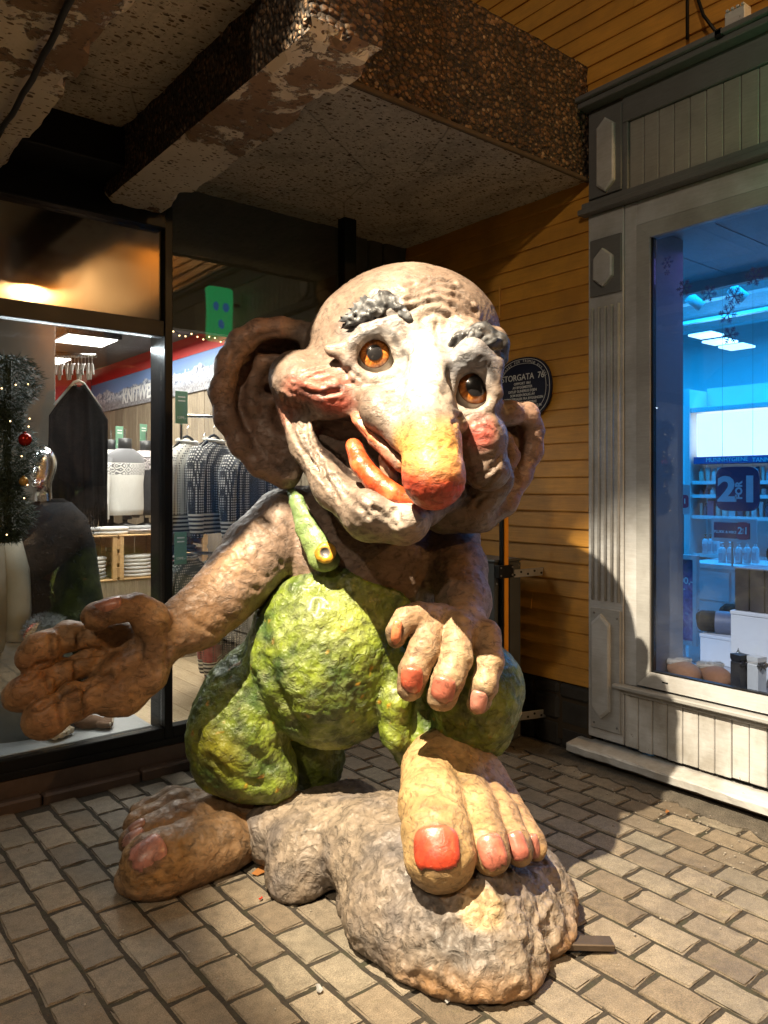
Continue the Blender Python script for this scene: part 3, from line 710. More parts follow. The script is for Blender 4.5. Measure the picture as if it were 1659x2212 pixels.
# on a wall facing -X, text runs along -Y
RX = Matrix(((0, 0, -1, 0), (-1, 0, 0, 0), (0, 1, 0, 0), (0, 0, 0, 1)))
for body, s_, dz, dy in (('STORGATA  76', .052, .066, 0), ('OPPFORT 1861', .021, .030, 0), ('AV BYGGMESTER', .021, .007, 0), ('DITLEF GUNERIUS EVJEN', .021, -.016, 0), ('SOM EGEN BOLIG AV', .021, -.039, 0), ('RESTMATERIALER FRA BYGGINGEN', .021, -.062, 0), ('AV TROMSØ DOMKIRKE', .021, -.085, 0), ('TROMSØ POSTKONTOR 1862-95', .021, -.108, 0), ('DROGERI', .021, -.131, 0)):
    lettering(body, s_, M_PLW, Matrix.Translation((-.0135, dy, dz)) @ RX, plq, bold=.0004, sx=.95)
rim = 'SELSKAPET FOR TROMSØ BYS VEL'
for i, ch in enumerate(rim):
    if ch == ' ': continue
    a = R(158-136*i/(len(rim)-1)); lettering(ch, .020, M_PLW, Matrix.Translation((-.0135, -math.cos(a)*.192, math.sin(a)*.163)) @ Matrix.Rotation(-(a-math.pi/2), 4, 'X') @ RX, plq)
for sy, sz in ((.192, .0), (-.192, .0), (0, -.168)):
    mb = MB(); mb.ball((-.014, sy, sz), .004, 6, 4); pchild(mb.build('rivet', M_GREYP), plq)

# grey steel cabinet with an orange bar, strapped to the wall
cab = empty('steel_cabinet', (-.23, -.65, 0)); tag(cab, 'tall dark grey steel cabinet with an orange bar, strapped to the yellow wall', 'cabinet')
M_CAB = simple('dark_grey_steel', (.085, .090, .092), .45, .3, .25, 6, .06, 120); M_ORA = simple('orange_bar_paint', (.85, .33, .015), .45, 0, .12, 8); M_ZINC = simple('zinc_strap', (.30, .28, .25), .45, .8, .3, 20)
def cb1(name, m, b, bev=.004): return box1(name, m, b, cab, bev)
cb1('carcass', M_CAB, (-.335, -.12, -.945, -.32, .03, 1.07), .005); cb1('lid', M_CAB, (-.342, -.115, -.952, -.315, 1.0705, 1.086), .004); cb1('front_panel', M_CAB, (-.215, -.122, -.952, -.9455, .04, 1.06), .002)
cb1('bar', M_ORA, (-.296, -.262, -.985, -.953, .04, 1.44), .003); cb1('bar_shadow_profile', M_BLACK, (-.308, -.2965, -.98, -.953, .04, 1.435), .001)
cb1('clamp', M_BLACK, (-.345, -.228, -.992, -.9525, .985, 1.058), .003)
for xx in (-.335, -.24):
    for zz in (1.0, 1.045):
        mb = MB(); mb.ball((xx, -.993, zz), .006, 8, 4); inv(mb.build('bolt', M_ZINC, None, True), cab)
for xx, zz in ((-.325, .95), (-.14, 1.045), (-.325, 1.045), (-.14, .05)):
    mb = MB(); mb.ball((xx, -.953, zz), .006, 8, 4); inv(mb.build('bolt', M_ZINC, None, True), cab)
def strap(z):
    mb = MB(); ang = R(30); mb.box(-.09, .17, -.003, .003, -.024, .024, .002); o = mb.build('wall_strap', M_ZINC); o.location = (-.15, -.962, z); o.rotation_euler = (0, R(-3), R(-26)); inv(o, cab)
    for k in range(6):
        h = MB(); h.lathe([(.007, -.0042), (.007, .0042)], (0, 0, 0), 10); q = h.build('strap_hole', M_BLACK); q.parent = o; q.rotation_euler = (R(90), 0, 0); q.location = (-.07+k*.042, 0, .012*(-1)**k*.6)
strap(1.0); strap(.165)
tp = MB(); tp.box(-.305, -.26, -.987, -.9535, .0605, .11, .002); tag_o = inv(tp.build('clear_tie', simple('tie_plastic', (.4, .3, .15), .3)), cab)
# iron bracket with two rods and a white block, up on the cornice
br = empty('iron_bracket', (-.06, -2.05, 3.63)); tag(br, 'thin dark iron bracket of two rods above the grey cornice', 'bracket'); M_IRON = simple('dark_iron', (.02, .019, .018), .5, .6, .3)
mb = MB(); mb.tube([(-.05, -1.955, 3.70), (-.055, -1.957, 4.6)], .008, 8); inv(mb.build('rod', M_IRON, None, True), br)
mb = MB(); mb.tube([(-.10, -2.14, 3.615), (-.09, -2.06, 3.75), (-.06, -1.99, 3.95), (-.05, -1.9, 4.3)], .008, 8); inv(mb.build('rod', M_IRON, None, True), br)
mb = MB(); mb.box(-.12, -.03, -2.165, -2.125, 3.6, 3.64, .006); inv(mb.build('foot_plate', M_IRON), br)
wb_ = MB(); wb_.box(-.105, -.04, -2.265, -2.17, 3.6325, 3.70, .004)
for k in range(4): wb_.box(-.108, -.037, -2.262+k*.024, -2.248+k*.024, 3.7005, 3.712, .002)
tag(wb_.build('junction_box', M_WHITEW), 'small chipped white junction box sitting on the grey cornice', 'junction box')
# green lit pharmacy sign and a wall lamp further along the house: outside the picture, seen as reflections in the shop glass
sg = empty('pharmacy_sign', (-.215, -2.68, 3.13)); tag(sg, 'green lit pharmacy sign projecting from the house, mirrored in the shop glass', 'sign')
mb = MB(); mb.box(-.13, .13, -.04, .04, -.26, .26, .02); pchild(mb.build('sign_box', emit('sign_green', (.02, .55, .16), 2.2)), sg)
M_SGB = emit('sign_blue', (.03, .22, .62), 1.6)
for k in range(3):
    a = R(-90+120*k); mb = MB(); mb.ball((.06*math.cos(a), .036, .02+.11*math.sin(a)), .036, 12, 8, 1, .35, 1.3); pchild(mb.build('sign_drop', M_SGB, None, True), sg)
mb = MB(); mb.box(.13, .215, -.015, .015, .1, .13); pchild(mb.build('sign_arm', M_IRON), sg)
def lantern(x, y, z, power, label):
    ln = empty('wall_lantern', (x, y, z)); tag(ln, label, 'lamp', 'warm lanterns along the yellow house')
    mb = MB(); mb.lathe([(.02, -.16), (.07, -.13), (.085, .05), (.03, .12), (.012, .15)], (0, 0, 0), 12); pchild(mb.build('glass_shade', emit('lantern_glow', (1.0, .62, .25), 5), None, True), ln)
    mb = MB(); mb.tube([(0, 0, .15), (.1, 0, .22), (-x, 0, .2)], .012, 8); pchild(mb.build('arm', M_IRON, None, True), ln)
    ld = bpy.data.lights.new('lantern_light', 'POINT'); ld.energy = power; ld.color = (1, .55, .2); ld.shadow_soft_size = .09; lo = bpy.data.objects.new('lantern_light', ld); COL.objects.link(lo); lo.parent = ln; lo.location = (-.02, 0, -.22)
lantern(-.35, -4.6, 4.7, 70, 'warm wall lantern on the yellow house nearest the shopfront window'); lantern(-.35, -8.6, 4.9, 420, 'warm wall lantern on the yellow house farthest along the street')
hb('street_wall', M_SIDING, (-.018, .12, -13.0, -6.41, .0, 7.0), 0); hb('upper_wall', M_SIDING, (-.018, .12, -6.405, 1.2, 5.36, 7.0), 0)
# ------------------------------------------------------------------ the troll statue
def segd3(V, pts):
    d = np.full(len(V), 1e9)
    for a, b in zip(pts[:-1], pts[1:]):
        a = np.array(a, float); e = np.array(b, float)-a; t = np.clip(((V-a)@e)/(e@e+1e-12), 0, 1)
        d = np.minimum(d, np.linalg.norm(V-a-t[:, None]*e, axis=1))
    return d
def unit(v): v = np.array(v, float); return v/np.linalg.norm(v)
def frame(zax, xhint):
    z = unit(zax); x = np.array(xhint, float); x = unit(x-z*(x@z)); return np.stack([x, np.cross(z, x), z], 1)
def surf(S, px, py, rad=7):
    X, Y = S.pix(); m = np.hypot(X-px, Y-py) < rad
    ids = np.nonzero(m & (S.N[:, 1] < 0.1))[0]
    i = ids[np.argmin(S.V[ids, 1])]; near = np.linalg.norm(S.V-S.V[i], axis=1) < .03
    return S.V[i].copy(), unit(S.N[near].mean(0))

def snap(S, pts, step=14):
    """drop a polyline of picture points on the front of the sculpture -> points in space"""
    out = []
    for a, b in zip(pts[:-1], pts[1:]):
        n = max(1, int(math.hypot(b[0]-a[0], b[1]-a[1])/step))
        for i in range(n):
            t = i/n; out.append(surf(S, a[0]*(1-t)+b[0]*t, a[1]*(1-t)+b[1]*t, 9)[0])
    out.append(surf(S, *pts[-1], 9)[0]); return np.array(out)
def furrows(S, lines):
    """grooves (positive depth) or welts pressed along polylines lying on the surface"""
    amt = np.zeros(len(S.V))
    for pts, w, depth in lines:
        q = snap(S, pts); lo, hi = q.min(0)-4*w, q.max(0)+4*w; m = ((S.V > lo) & (S.V < hi)).all(1)
        d = segd3(S.V[m]+.007*np.stack([pnoise(S.V[m]*9+k*7) for k in range(3)], 1), q)
        e = np.clip(.75+1.1*pnoise(S.V[m]*11), .1, 1.4); amt[m] += e*(-depth*np.exp(-(d/w)**2)+depth*.22*np.exp(-((d-2.0*w)/w)**2))
    return amt
def paint_mat(name, rough=0.42, fine=1.0, streak=0.35, bumpd=0.006, freq=42.0, coat=0.25, stretch=(1, 1, 1)):
    """painted fibre-glass skin: colour from the paint attribute, brush streaks, hammered relief, worn clear coat"""
    t = NT(name); v = t.map(t.obj(), stretch)
    a = t.n('ShaderNodeAttribute', _attribute_name='paint').outputs['Color']
    warp = t.n('ShaderNodeTexNoise', Scale=freq*.35, Detail=3.0); t.l(v, warp.inputs['Vector'])
    vv = t.n('ShaderNodeMix', _data_type='RGBA', _blend_type='ADD'); vv.inputs[0].default_value = .05; t.l(v, vv.inputs[6]); t.l(warp.outputs['Color'], vv.inputs[7])
    n1 = t.noise(vv.outputs[2], freq, 6, .62, .8); n2 = t.noise(v, freq*.3, 4, .6, .5); n3 = t.noise(v, freq*3.2, 3, .6)
    vo = t.voro(vv.outputs[2], freq*.8, 'F1')
    dk = t.ramp(n1, [(.30, 1-streak*1.3), (.5, 1.0), (.72, 1+streak*.45)])
    c = t.mix(1.0, a, dk, 'MULTIPLY')
    big = t.ramp(n2, [(.3, .72), (.55, 1.0), (.75, 1.12)])
    c = t.mix(1.0, c, big, 'MULTIPLY')
    chips = t.ramp(n3, [(.66, 0.0), (.70, 1.0)])
    c = t.mix(t.math('MULTIPLY', chips, .16), c, (.55, .44, .33))
    rg = t.math('SUBTRACT', 1.0, t.math('MULTIPLY', t.math('ABSOLUTE', t.math('SUBTRACT', n1, .5)), 5.0)); h = t.math('ADD', t.math('MULTIPLY', n1, 1.4), t.math('MULTIPLY', vo, .7)); h = t.math('ADD', h, t.math('MULTIPLY', rg, .45)); h = t.math('ADD', h, t.math('MULTIPLY', n3, .35))
    wear = t.ramp(t.noise(t.obj(), 5.5, 4, .6), [(.34, .25), (.60, 1.0)]); h = t.math('MULTIPLY', h, wear)
    rr = t.ramp(n1, [(.3, rough+.12), (.7, rough-.10)])
    t.set(Base__Color=c, Roughness=rr, Coat__Weight=coat, Coat__Roughness=.28, Normal=t.bump(h, fine, bumpd)); t.m['paint'] = 1
    return t.m
M_SKIN = paint_mat('troll_skin_paint', .55, .50, .45, .010, 30, .05, (1, 1, 1.5))
M_FACE = paint_mat('troll_face_paint', .48, .45, .42, .009, 32, .08, (1, 1, 1.5))
M_GREEN = paint_mat('troll_overall_paint', .42, .75, .42, .014, 24, .18)
M_STRAP = paint_mat('troll_strap_paint', .4, .5, .4, .010, 30, .15)
M_HAIR = paint_mat('troll_brow_paint', .5, .35, .3, .005, 60, .1)
M_ROCK = paint_mat('boulder_paint', .55, .7, .5, .014, 24, .06)
M_NAIL = paint_mat('troll_nail_paint', .35, .45, .45, .006, 26, .35)
M_LIP = paint_mat('troll_lip_paint', .32, .4, .45, .006, 36, .3)
M_EYE = paint_mat('troll_eye_paint', .12, .03, .08, .001, 30, .9)

BASE = P(800, 1800, 2.95); BASE[2] = 0
troll = empty('troll_statue', v2w(BASE[0], BASE[1], 0), -TH)
tag(troll, 'huge painted troll statue in green overalls, one hand held out, standing on the pavers', 'statue')

SK = dict(base=(.34, .245, .185), grey=(.30, .27, .25), pink=(.42, .21, .16), dark=(.10, .075, .06), cream=(.56, .42, .27), brown=(.27, .145, .065))

def nail(name, parent, S, px, py, w, l, up, m=None, col=(.62, .16, .08), depth=.012, bend=.35, base=None, lift=.004, nrm=None, ragged=0.06, push=0.0):
    """curved plate set into the end of a finger or toe; up = direction from tip to root"""
    c, n = surf(S, px, py)
    if nrm is not None: n = unit(nrm)
    fr = frame(n, up); u, v = fr[:, 0], fr[:, 1]; c = c + n*push
    nu, nv = 15, 11; V = []; F = []; rs = np.random.RandomState(int(px*7+py))
    for i in range(nu):
        s_ = -1+2*i/(nu-1)
        for j in range(nv):
            t_ = -1+2*j/(nv-1)
            q = (abs(s_)**3.4+abs(t_)**3.4)**(1/3.4); mx = max(abs(s_), abs(t_)); k = (mx/q) if q > 1e-6 else 1
            e = 1+ragged*rs.normal()*(mx > .98)*(s_ < 0)
            a, b = s_*k*l*.5*e, t_*k*w*.5
            edge = 1-max(abs(s_), abs(t_))**4
            z = -bend*(b*b)/(w*.5) - .18*(a*a)/(l*.5)*(s_ < 0) + depth*edge*.6 + lift
            V.append(c+u*a+v*b+n*z)
    top = len(V)
    for i in range(top): V.append(V[i]-n*depth*1.6)
    for i in range(nu-1):
        for j in range(nv-1):
            a = i*nv+j; F.append((a, a+1, a+nv+1, a+nv)); F.append((top+a, top+a+nv, top+a+nv+1, top+a+1))
    rim = [j for j in range(nv)]+[i*nv+nv-1 for i in range(1, nu)]+[(nu-1)*nv+j for j in range(nv-2, -1, -1)]+[i*nv for i in range(nu-2, 0, -1)]
    for i in range(len(rim)): a, b = rim[i], rim[(i+1) % len(rim)]; F.append((a, top+a, top+b, b))
    me = bpy.data.meshes.new(name); me.from_pydata([tuple(np.array(p)-BASE) for p in V], [], F); me.update()
    bm = bmesh.new(); bm.from_mesh(me); bmesh.ops.recalc_face_normals(bm, faces=bm.faces[:]); bm.to_mesh(me); bm.free()
    me.polygons.foreach_set('use_smooth', [True]*len(me.polygons))
    at = me.attributes.new('paint', 'FLOAT_COLOR', 'POINT'); cc = []
    A = np.array(V); nz = fbm(A*22, 3)
    for i in range(len(V)):
        ii = (i % top)//nv/(nu-1); k = .78+.35*nz[i]+.25*ii
        pale = np.array((.55, .30, .22)); b_ = np.array(col)*(1-.15*ii)+pale*.15*ii
        cc += [*(np.clip(b_*k, 0, 1)), 1]
    at.data.foreach_set('color', cc)
    return link(name, me, m or M_NAIL, parent)

# ---------------- head (leans out over the chest)
P_plain = P
def P(px, py, y): return P_plain(px, py, y-.10)
def make_head():
    S = SDF((-.78, 2.30, 1.16), (.80, 3.58, 2.52), .0085)
    # skull and the mass of the face
    S.ell(P(866, 805, 3.24), (.405, .43, .410), .05)
    S.ell(P(905, 700, 3.10), (.28, .26, .19), .12)
    S.ell(P(850, 885, 3.08), (.40, .26, .27), .10)
    S.ell(P(800, 980, 3.10), (.25, .22, .26), .10)
    # lower jaw: a bowl from below the left cheek round the chin to the right jowl
    S.chain([(P(634, 880, 3.02), .062), (P(672, 960, 2.97), .070), (P(728, 1050, 2.88), .078), (P(800, 1112, 2.79), .083), (P(872, 1124, 2.76), .074), (P(915, 1090, 2.90), .070), (P(960, 1060, 3.02), .08)], .05)
    S.ell(P(808, 1100, 2.72), (.078, .075, .085), .04); S.ell(P(880, 1122, 2.71), (.066, .07, .066), .02)
    S.chain([(P(1066, 1035, 3.06), .080), (P(1016, 1104, 3.10), .075), (P(960, 1110, 3.12), .08)], .04)
    # mouth, carved deep
    S.chain([(P(662, 905, 2.86), .030), (P(715, 950, 2.84), .062), (P(785, 990, 2.78), .090), (P(850, 1030, 2.74), .085), (P(940, 1060, 2.72), .06)], .03, 'cut')
    S.chain([(P(690, 925, 2.96), .045), (P(790, 975, 2.90), .11), (P(900, 1030, 2.84), .09)], .03, 'cut')
    S.ell(P(742, 930, 2.84), (.085, .10, .050), .02, 'cut')
    # cheeks
    rc = frame((0, -1, .3), (1, 0, -.12))
    S.ell(P(694, 838, 2.92), (.155, .080, .105), .035, rot=rc); S.ell(P(722, 862, 2.885), (.090, .060, .070), .03, rot=rc)
    S.ell(P(640, 815, 3.0), (.10, .12, .10), .06)
    S.ell(P(1040, 950, 2.86), (.090, .12, .110), .03); S.ell(P(1034, 925, 2.81), (.070, .07, .080), .03)
    S.ell(P(1052, 1015, 2.88), (.085, .11, .075), .03)
    # nose
    S.chain([(P(918, 715, 2.93), .080), (P(926, 790, 2.80), .070), (P(930, 870, 2.70), .079), (P(932, 950, 2.62), .090), (P(935, 1030, 2.595), .096)], .035)
    S.ell(P(936, 1025, 2.59), (.097, .10, .115), .02)
    S.chain([(P(812, 858, 2.81), .050), (P(826, 892, 2.755), .056), (P(872, 945, 2.68), .050)], .05)
    S.ell(P(812, 880, 2.765), (.052, .05, .05), .04)
    S.ell(P(862, 846, 2.86), (.10, .07, .09), .06)
    S.ell(P(984, 905, 2.73), (.045, .06, .06), .025)
    S.chain([(P(1000, 900, 2.86), .06), (P(1000, 980, 2.84), .05)], .04)
    # upper lip under the nose wing
    S.chain([(P(770, 905, 2.83), .020), (P(812, 950, 2.775), .024), (P(868, 1004, 2.70), .026)], .012)
    # eye sockets and lids
    S.ell(P(808, 772, 2.79), (.112, .12, .100), .035, 'cut'); S.ell(P(1020, 840, 2.745), (.100, .11, .105), .03, 'cut')
    for pts, r in (([(752, 778), (764, 740), (788, 718), (818, 712), (846, 728), (864, 762), (868, 795)], .026),
                   ([(752, 778), (772, 806), (800, 820), (830, 818), (858, 802), (868, 790)], .020),
                   ([(716, 762), (738, 764), (756, 768)], .016), ([(708, 752), (735, 750), (760, 738), (785, 712)], .013),
                   ([(764, 822), (800, 838), (845, 834)], .012)):
        S.chain([(P(a, b, 2.835), r) for a, b in pts], .018)
    for pts, r in (([(966, 878), (968, 835), (984, 800), (1010, 782), (1042, 786), (1064, 818), (1070, 850)], .027),
                   ([(966, 868), (990, 890), (1025, 898), (1056, 882), (1070, 850)], .018),
                   ([(978, 905), (1015, 918), (1060, 908)], .014)):
        S.chain([(P(a, b, 2.775), r) for a, b in pts], .018)
    S.chain([(P(972, 790, 2.78), .035), (P(1020, 762, 2.76), .045), (P(1066, 790, 2.80), .04)], .03)
    # brow bones
    S.chain([(P(752, 700, 2.94), .035), (P(812, 655, 2.90), .045), (P(866, 670, 2.88), .045), (P(905, 715, 2.87), .04)], .05)
    S.chain([(P(965, 750, 2.84), .04), (P(1010, 722, 2.83), .05), (P(1066, 735, 2.87), .05)], .04)
    # left ear: bowl, helix, antihelix, canal, lobe
    S.plate([(668, 735), (620, 705), (570, 702), (520, 716), (486, 765), (464, 830), (464, 870), (486, 925), (522, 980), (566, 1026), (610, 1040), (640, 1036), (652, 1015), (645, 955), (632, 900), (640, 840), (668, 790)], 3.125, .06, .03, tilt=(-.03, 0))
    S.chain([(P(675, 752, 3.17), .045), (P(648, 722, 3.16), .046), (P(605, 712, 3.14), .046), (P(560, 716, 3.13), .046), (P(522, 738, 3.13), .047), (P(494, 785, 3.14), .047), (P(478, 845, 3.15), .045), (P(488, 905, 3.15), .042), (P(520, 962, 3.16), .04), (P(560, 1008, 3.17), .036), (P(612, 1030, 3.17), .03)], .03)
    S.chain([(P(640, 790, 3.17), .030), (P(600, 775, 3.16), .034), (P(568, 785, 3.16), .032), (P(550, 822, 3.17), .030), (P(546, 875, 3.18), .028), (P(565, 930, 3.19), .026)], .022)
    S.ell(P(606, 750, 3.17), (.105, .060, .040), .02, 'cut'); S.ell(P(530, 790, 3.17), (.030, .035, .085), .02, 'cut', rot=frame((.25, 0, 1), (1, 0, -.2)))
    S.ell(P(608, 842, 3.18), (.070, .070, .033), .012, 'cut')
    S.ell(P(606, 905, 3.17), (.035, .04, .07), .03, 'cut')
    S.chain([(P(556, 868, 3.19), .022), (P(600, 862, 3.17), .022)], .015)
    S.ell(P(600, 985, 3.19), (.065, .045, .135), .04, rot=frame((.45, 0, -1), (1, 0, .4)))
    S.chain([(P(640, 840, 3.12), .045), (P(628, 885, 3.11), .05)], .04)
    # right ear, seen edge on behind the cheek
    S.plate([(1075, 915), (1105, 890), (1142, 890), (1160, 915), (1162, 965), (1140, 1015), (1112, 1075), (1075, 1115), (1040, 1135), (1040, 1060), (1070, 990)], 3.14, .03, .03, tilt=(.10, 0))
    S.chain([(P(1062, 905, 3.10), .045), (P(1100, 892, 3.13), .042), (P(1140, 895, 3.19), .042), (P(1152, 930, 3.23), .042), (P(1150, 975, 3.23), .04), (P(1125, 1030, 3.20), .04), (P(1090, 1085, 3.16), .045), (P(1045, 1120, 3.12), .05)], .03)
    S.chain([(P(1088, 950, 3.14), .035), (P(1104, 985, 3.15), .03), (P(1080, 1040, 3.13), .035)], .03)
    # neck
    S.cap(P(840, 1020, 3.22), P(810, 1160, 3.36), .21, .22, .08)
    S.mesh(2)
    V = S.V
    # wrinkles
    amt = .0040*fbm(V*6, 2)+.0022*ridge(V*(24, 24, 30), 2)
    wr = []
    for l in ([(880, 662), (930, 645), (975, 655), (1015, 684), (1045, 712)], [(885, 644), (935, 624), (985, 634), (1034, 670)], [(895, 624), (945, 607), (990, 618), (1026, 648)], [(905, 682), (945, 668), (990, 684), (1020, 708)], [(880, 610), (930, 596), (985, 604)]): wr.append((l, .010, .016))
    for l in ([(918, 690), (926, 745)], [(948, 690), (944, 740)], [(900, 700), (912, 742)]): wr.append((l, .009, .008))
    wr.append(([(652, 850), (690, 856), (738, 838)], .009, .020))
    for l in ([(722, 796), (670, 806), (630, 828)], [(730, 812), (680, 820), (626, 838)], [(742, 826), (690, 834), (640, 842)], [(716, 782), (670, 790), (628, 816)]): wr.append((l, .006, .006))
    for k in range(6): wr.append(([(606+k*9, 858+k*4), (616+k*11, 905+k*8), (634+k*13, 955+k*13), (662+k*13, 1000+k*16)], .0070, .016))
    for l in ([(748, 806), (786, 834), (850, 828)], [(738, 818), (786, 850), (862, 842)], [(768, 706), (812, 690), (858, 706)], [(758, 692), (812, 672), (874, 694)], [(862, 700), (884, 745), (878, 800)]): wr.append((l, .0075, .008))
    for l in ([(984, 908), (1034, 902), (1078, 936)], [(990, 893), (1046, 893), (1082, 918)], [(1000, 925), (1030, 918)], [(1000, 1050), (1056, 1024), (1086, 990)], [(990, 1076), (1046, 1058), (1078, 1030)], [(1020, 1098), (1050, 1078)]): wr.append((l, .0075, .010))
    for l in ([(560, 955), (622, 1020)], [(585, 950), (640, 1010)], [(545, 735), (510, 775), (492, 830)], [(600, 725), (560, 735), (525, 765)]): wr.append((l, .008, .005))
    for l in ([(800, 1098), (840, 1120), (852, 1140)], [(850, 1095), (862, 1130)], [(746, 1060), (790, 1120)], [(716, 1020), (760, 1085)]): wr.append((l, .009, .010))
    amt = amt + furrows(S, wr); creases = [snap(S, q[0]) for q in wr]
    S.disp(amt); S.normals(); V = S.V
    # paint
    n = fbm(V*6, 3)
    c = np.tile(np.array((.150, .104, .078)), (len(V), 1))
    c = cmix(c, np.clip(.5+.9*n, 0, 1)*.6, (.125, .092, .074))
    c = cmix(c, np.clip(n*1.2, 0, 1), (.20, .145, .112))
    ears = sstep(.40, .48, np.abs(V[:, 0]-.06))*sstep(2.92, 2.98, V[:, 1])
    c = cmix(c, ears*.60, (.33, .195, .14)); c = cmix(c, ears*np.clip(.1-n, 0, 1)*.8, (.20, .115, .085))
    face = blob(V, P(915, 790, 2.72), (.24, .26, .34), .75)
    c = cmix(c, face*.85, (.45, .40, .35))
    for p, r, col, s_ in ((P(806, 704, 2.85), (.17, .2, .11), (.13, .14, .16), .85), (P(1020, 780, 2.75), (.14, .2, .13), (.19, .21, .25), .8),
                          (P(870, 762, 2.8), (.045, .1, .14), (.10, .10, .115), .8), (P(975, 800, 2.74), (.04, .12, .16), (.11, .11, .13), .7), (P(760, 790, 2.82), (.06, .1, .06), (.22, .17, .16), .6)):
        c = cmix(c, blob(V, p, r, .7)*s_*np.clip(.75+.6*n, 0, 1), col)
    lids = np.minimum(segd3(V, [P(752, 778, 2.83), P(788, 718, 2.83), P(818, 712, 2.83), P(866, 780, 2.83), P(830, 818, 2.83), P(772, 806, 2.83), P(752, 778, 2.83)]),
                      segd3(V, [P(966, 870, 2.77), P(984, 800, 2.77), P(1030, 782, 2.77), P(1070, 850, 2.77), P(1025, 898, 2.77), P(966, 870, 2.77)]))
    c = cmix(c, (1-sstep(.012, .035, lids))*.5, (.34, .30, .27)); liner = np.minimum(segd3(V, snap(S, [(748, 752), (770, 720), (816, 700), (856, 718), (876, 770)])), segd3(V, snap(S, [(962, 842), (976, 790), (1012, 770), (1052, 778), (1074, 815)]))); c = cmix(c, (1-sstep(.006, .018, liner))*.8, (.035, .03, .03))
    c = cmix(c, blob(V, P(690, 835, 2.86), (.17, .2, .085), .8)*.9, (.46, .115, .075))
    c = cmix(c, blob(V, P(722, 872, 2.84), (.11, .1, .05), .8)*.7, (.42, .075, .05))
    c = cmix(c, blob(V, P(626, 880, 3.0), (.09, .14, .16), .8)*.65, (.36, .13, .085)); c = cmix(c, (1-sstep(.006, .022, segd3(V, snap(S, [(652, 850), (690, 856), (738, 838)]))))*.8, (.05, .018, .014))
    c = cmix(c, blob(V, P(1040, 935, 2.76), (.07, .1, .085), .8)*.9, (.42, .075, .055))
    nose = 1-sstep(.10, .14, segd3(V, [P(930, 860, 2.70), P(932, 950, 2.62), P(935, 1040, 2.595)]))
    hz = V[:, 2]
    def zpx(py, y=2.58): return P(0, py, y)[2]
    gy = nose*sstep(zpx(880), zpx(960), hz); c = cmix(c, gy*.85, (.66, .34, .085))
    gr = nose*sstep(zpx(1000)+.03*1, zpx(1050), hz+.05*n-.15*np.abs(V[:, 0]-.165)); c = cmix(c, gr*.92, (.42, .035, .022))
    jaw = 1-sstep(.08, .13, segd3(V, [P(672, 960, 2.94), P(728, 1050, 2.85), P(800, 1112, 2.76), P(884, 1122, 2.72)]))
    c = cmix(c, jaw*.45, (.30, .235, .185))
    chin = blob(V, P(850, 1110, 2.70), (.15, .12, .09), .6); c = cmix(c, chin*.75, (.46, .39, .33))
    mouth = 1-sstep(.10, .135, segd3(V, [P(690, 925, 2.96), P(790, 975, 2.92), P(900, 1030, 2.86)]))
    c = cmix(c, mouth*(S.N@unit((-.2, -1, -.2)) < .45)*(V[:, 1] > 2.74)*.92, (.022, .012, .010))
    lipu = 1-sstep(.018, .034, segd3(V, [P(770, 905, 2.83), P(812, 950, 2.775), P(868, 1004, 2.70)]))
    c = cmix(c, lipu*.8, (.50, .16, .08))
    ring = 1-sstep(.03, .09, segd3(V, [P(975, 1010, 2.9), P(985, 1090, 2.98)])); c = cmix(c, ring*.4, (.18, .13, .11))
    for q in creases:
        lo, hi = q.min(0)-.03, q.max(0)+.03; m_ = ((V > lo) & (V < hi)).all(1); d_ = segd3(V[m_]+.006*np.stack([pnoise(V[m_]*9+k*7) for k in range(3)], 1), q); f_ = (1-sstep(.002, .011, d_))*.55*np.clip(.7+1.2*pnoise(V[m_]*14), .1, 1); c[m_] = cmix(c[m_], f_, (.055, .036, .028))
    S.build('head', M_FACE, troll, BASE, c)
    return S
HEAD = make_head()
head_o = bpy.data.objects['head']

def small_sdf(name, parent, m, pts, k, h, colfn, amp=.004, freq=18, extra=None, smooth=1, squash=None):
    A = np.array([p for p, r in pts]); r = max(r for p, r in pts)+.05
    S = SDF(A.min(0)-r, A.max(0)+r, h); S.chain(pts, k, fl=squash)
    if extra: extra(S)
    S.mesh(smooth); S.disp(amp*fbm(S.V*freq, 3)); S.normals()
    S.build(name, m, parent, BASE, colfn(S.V)); return S
def flat(col, var=.35, f=14):
    def g(V):
        n = fbm(V*f, 3); return np.array(col)[None, :]*(1+var*n[:, None])
    return g
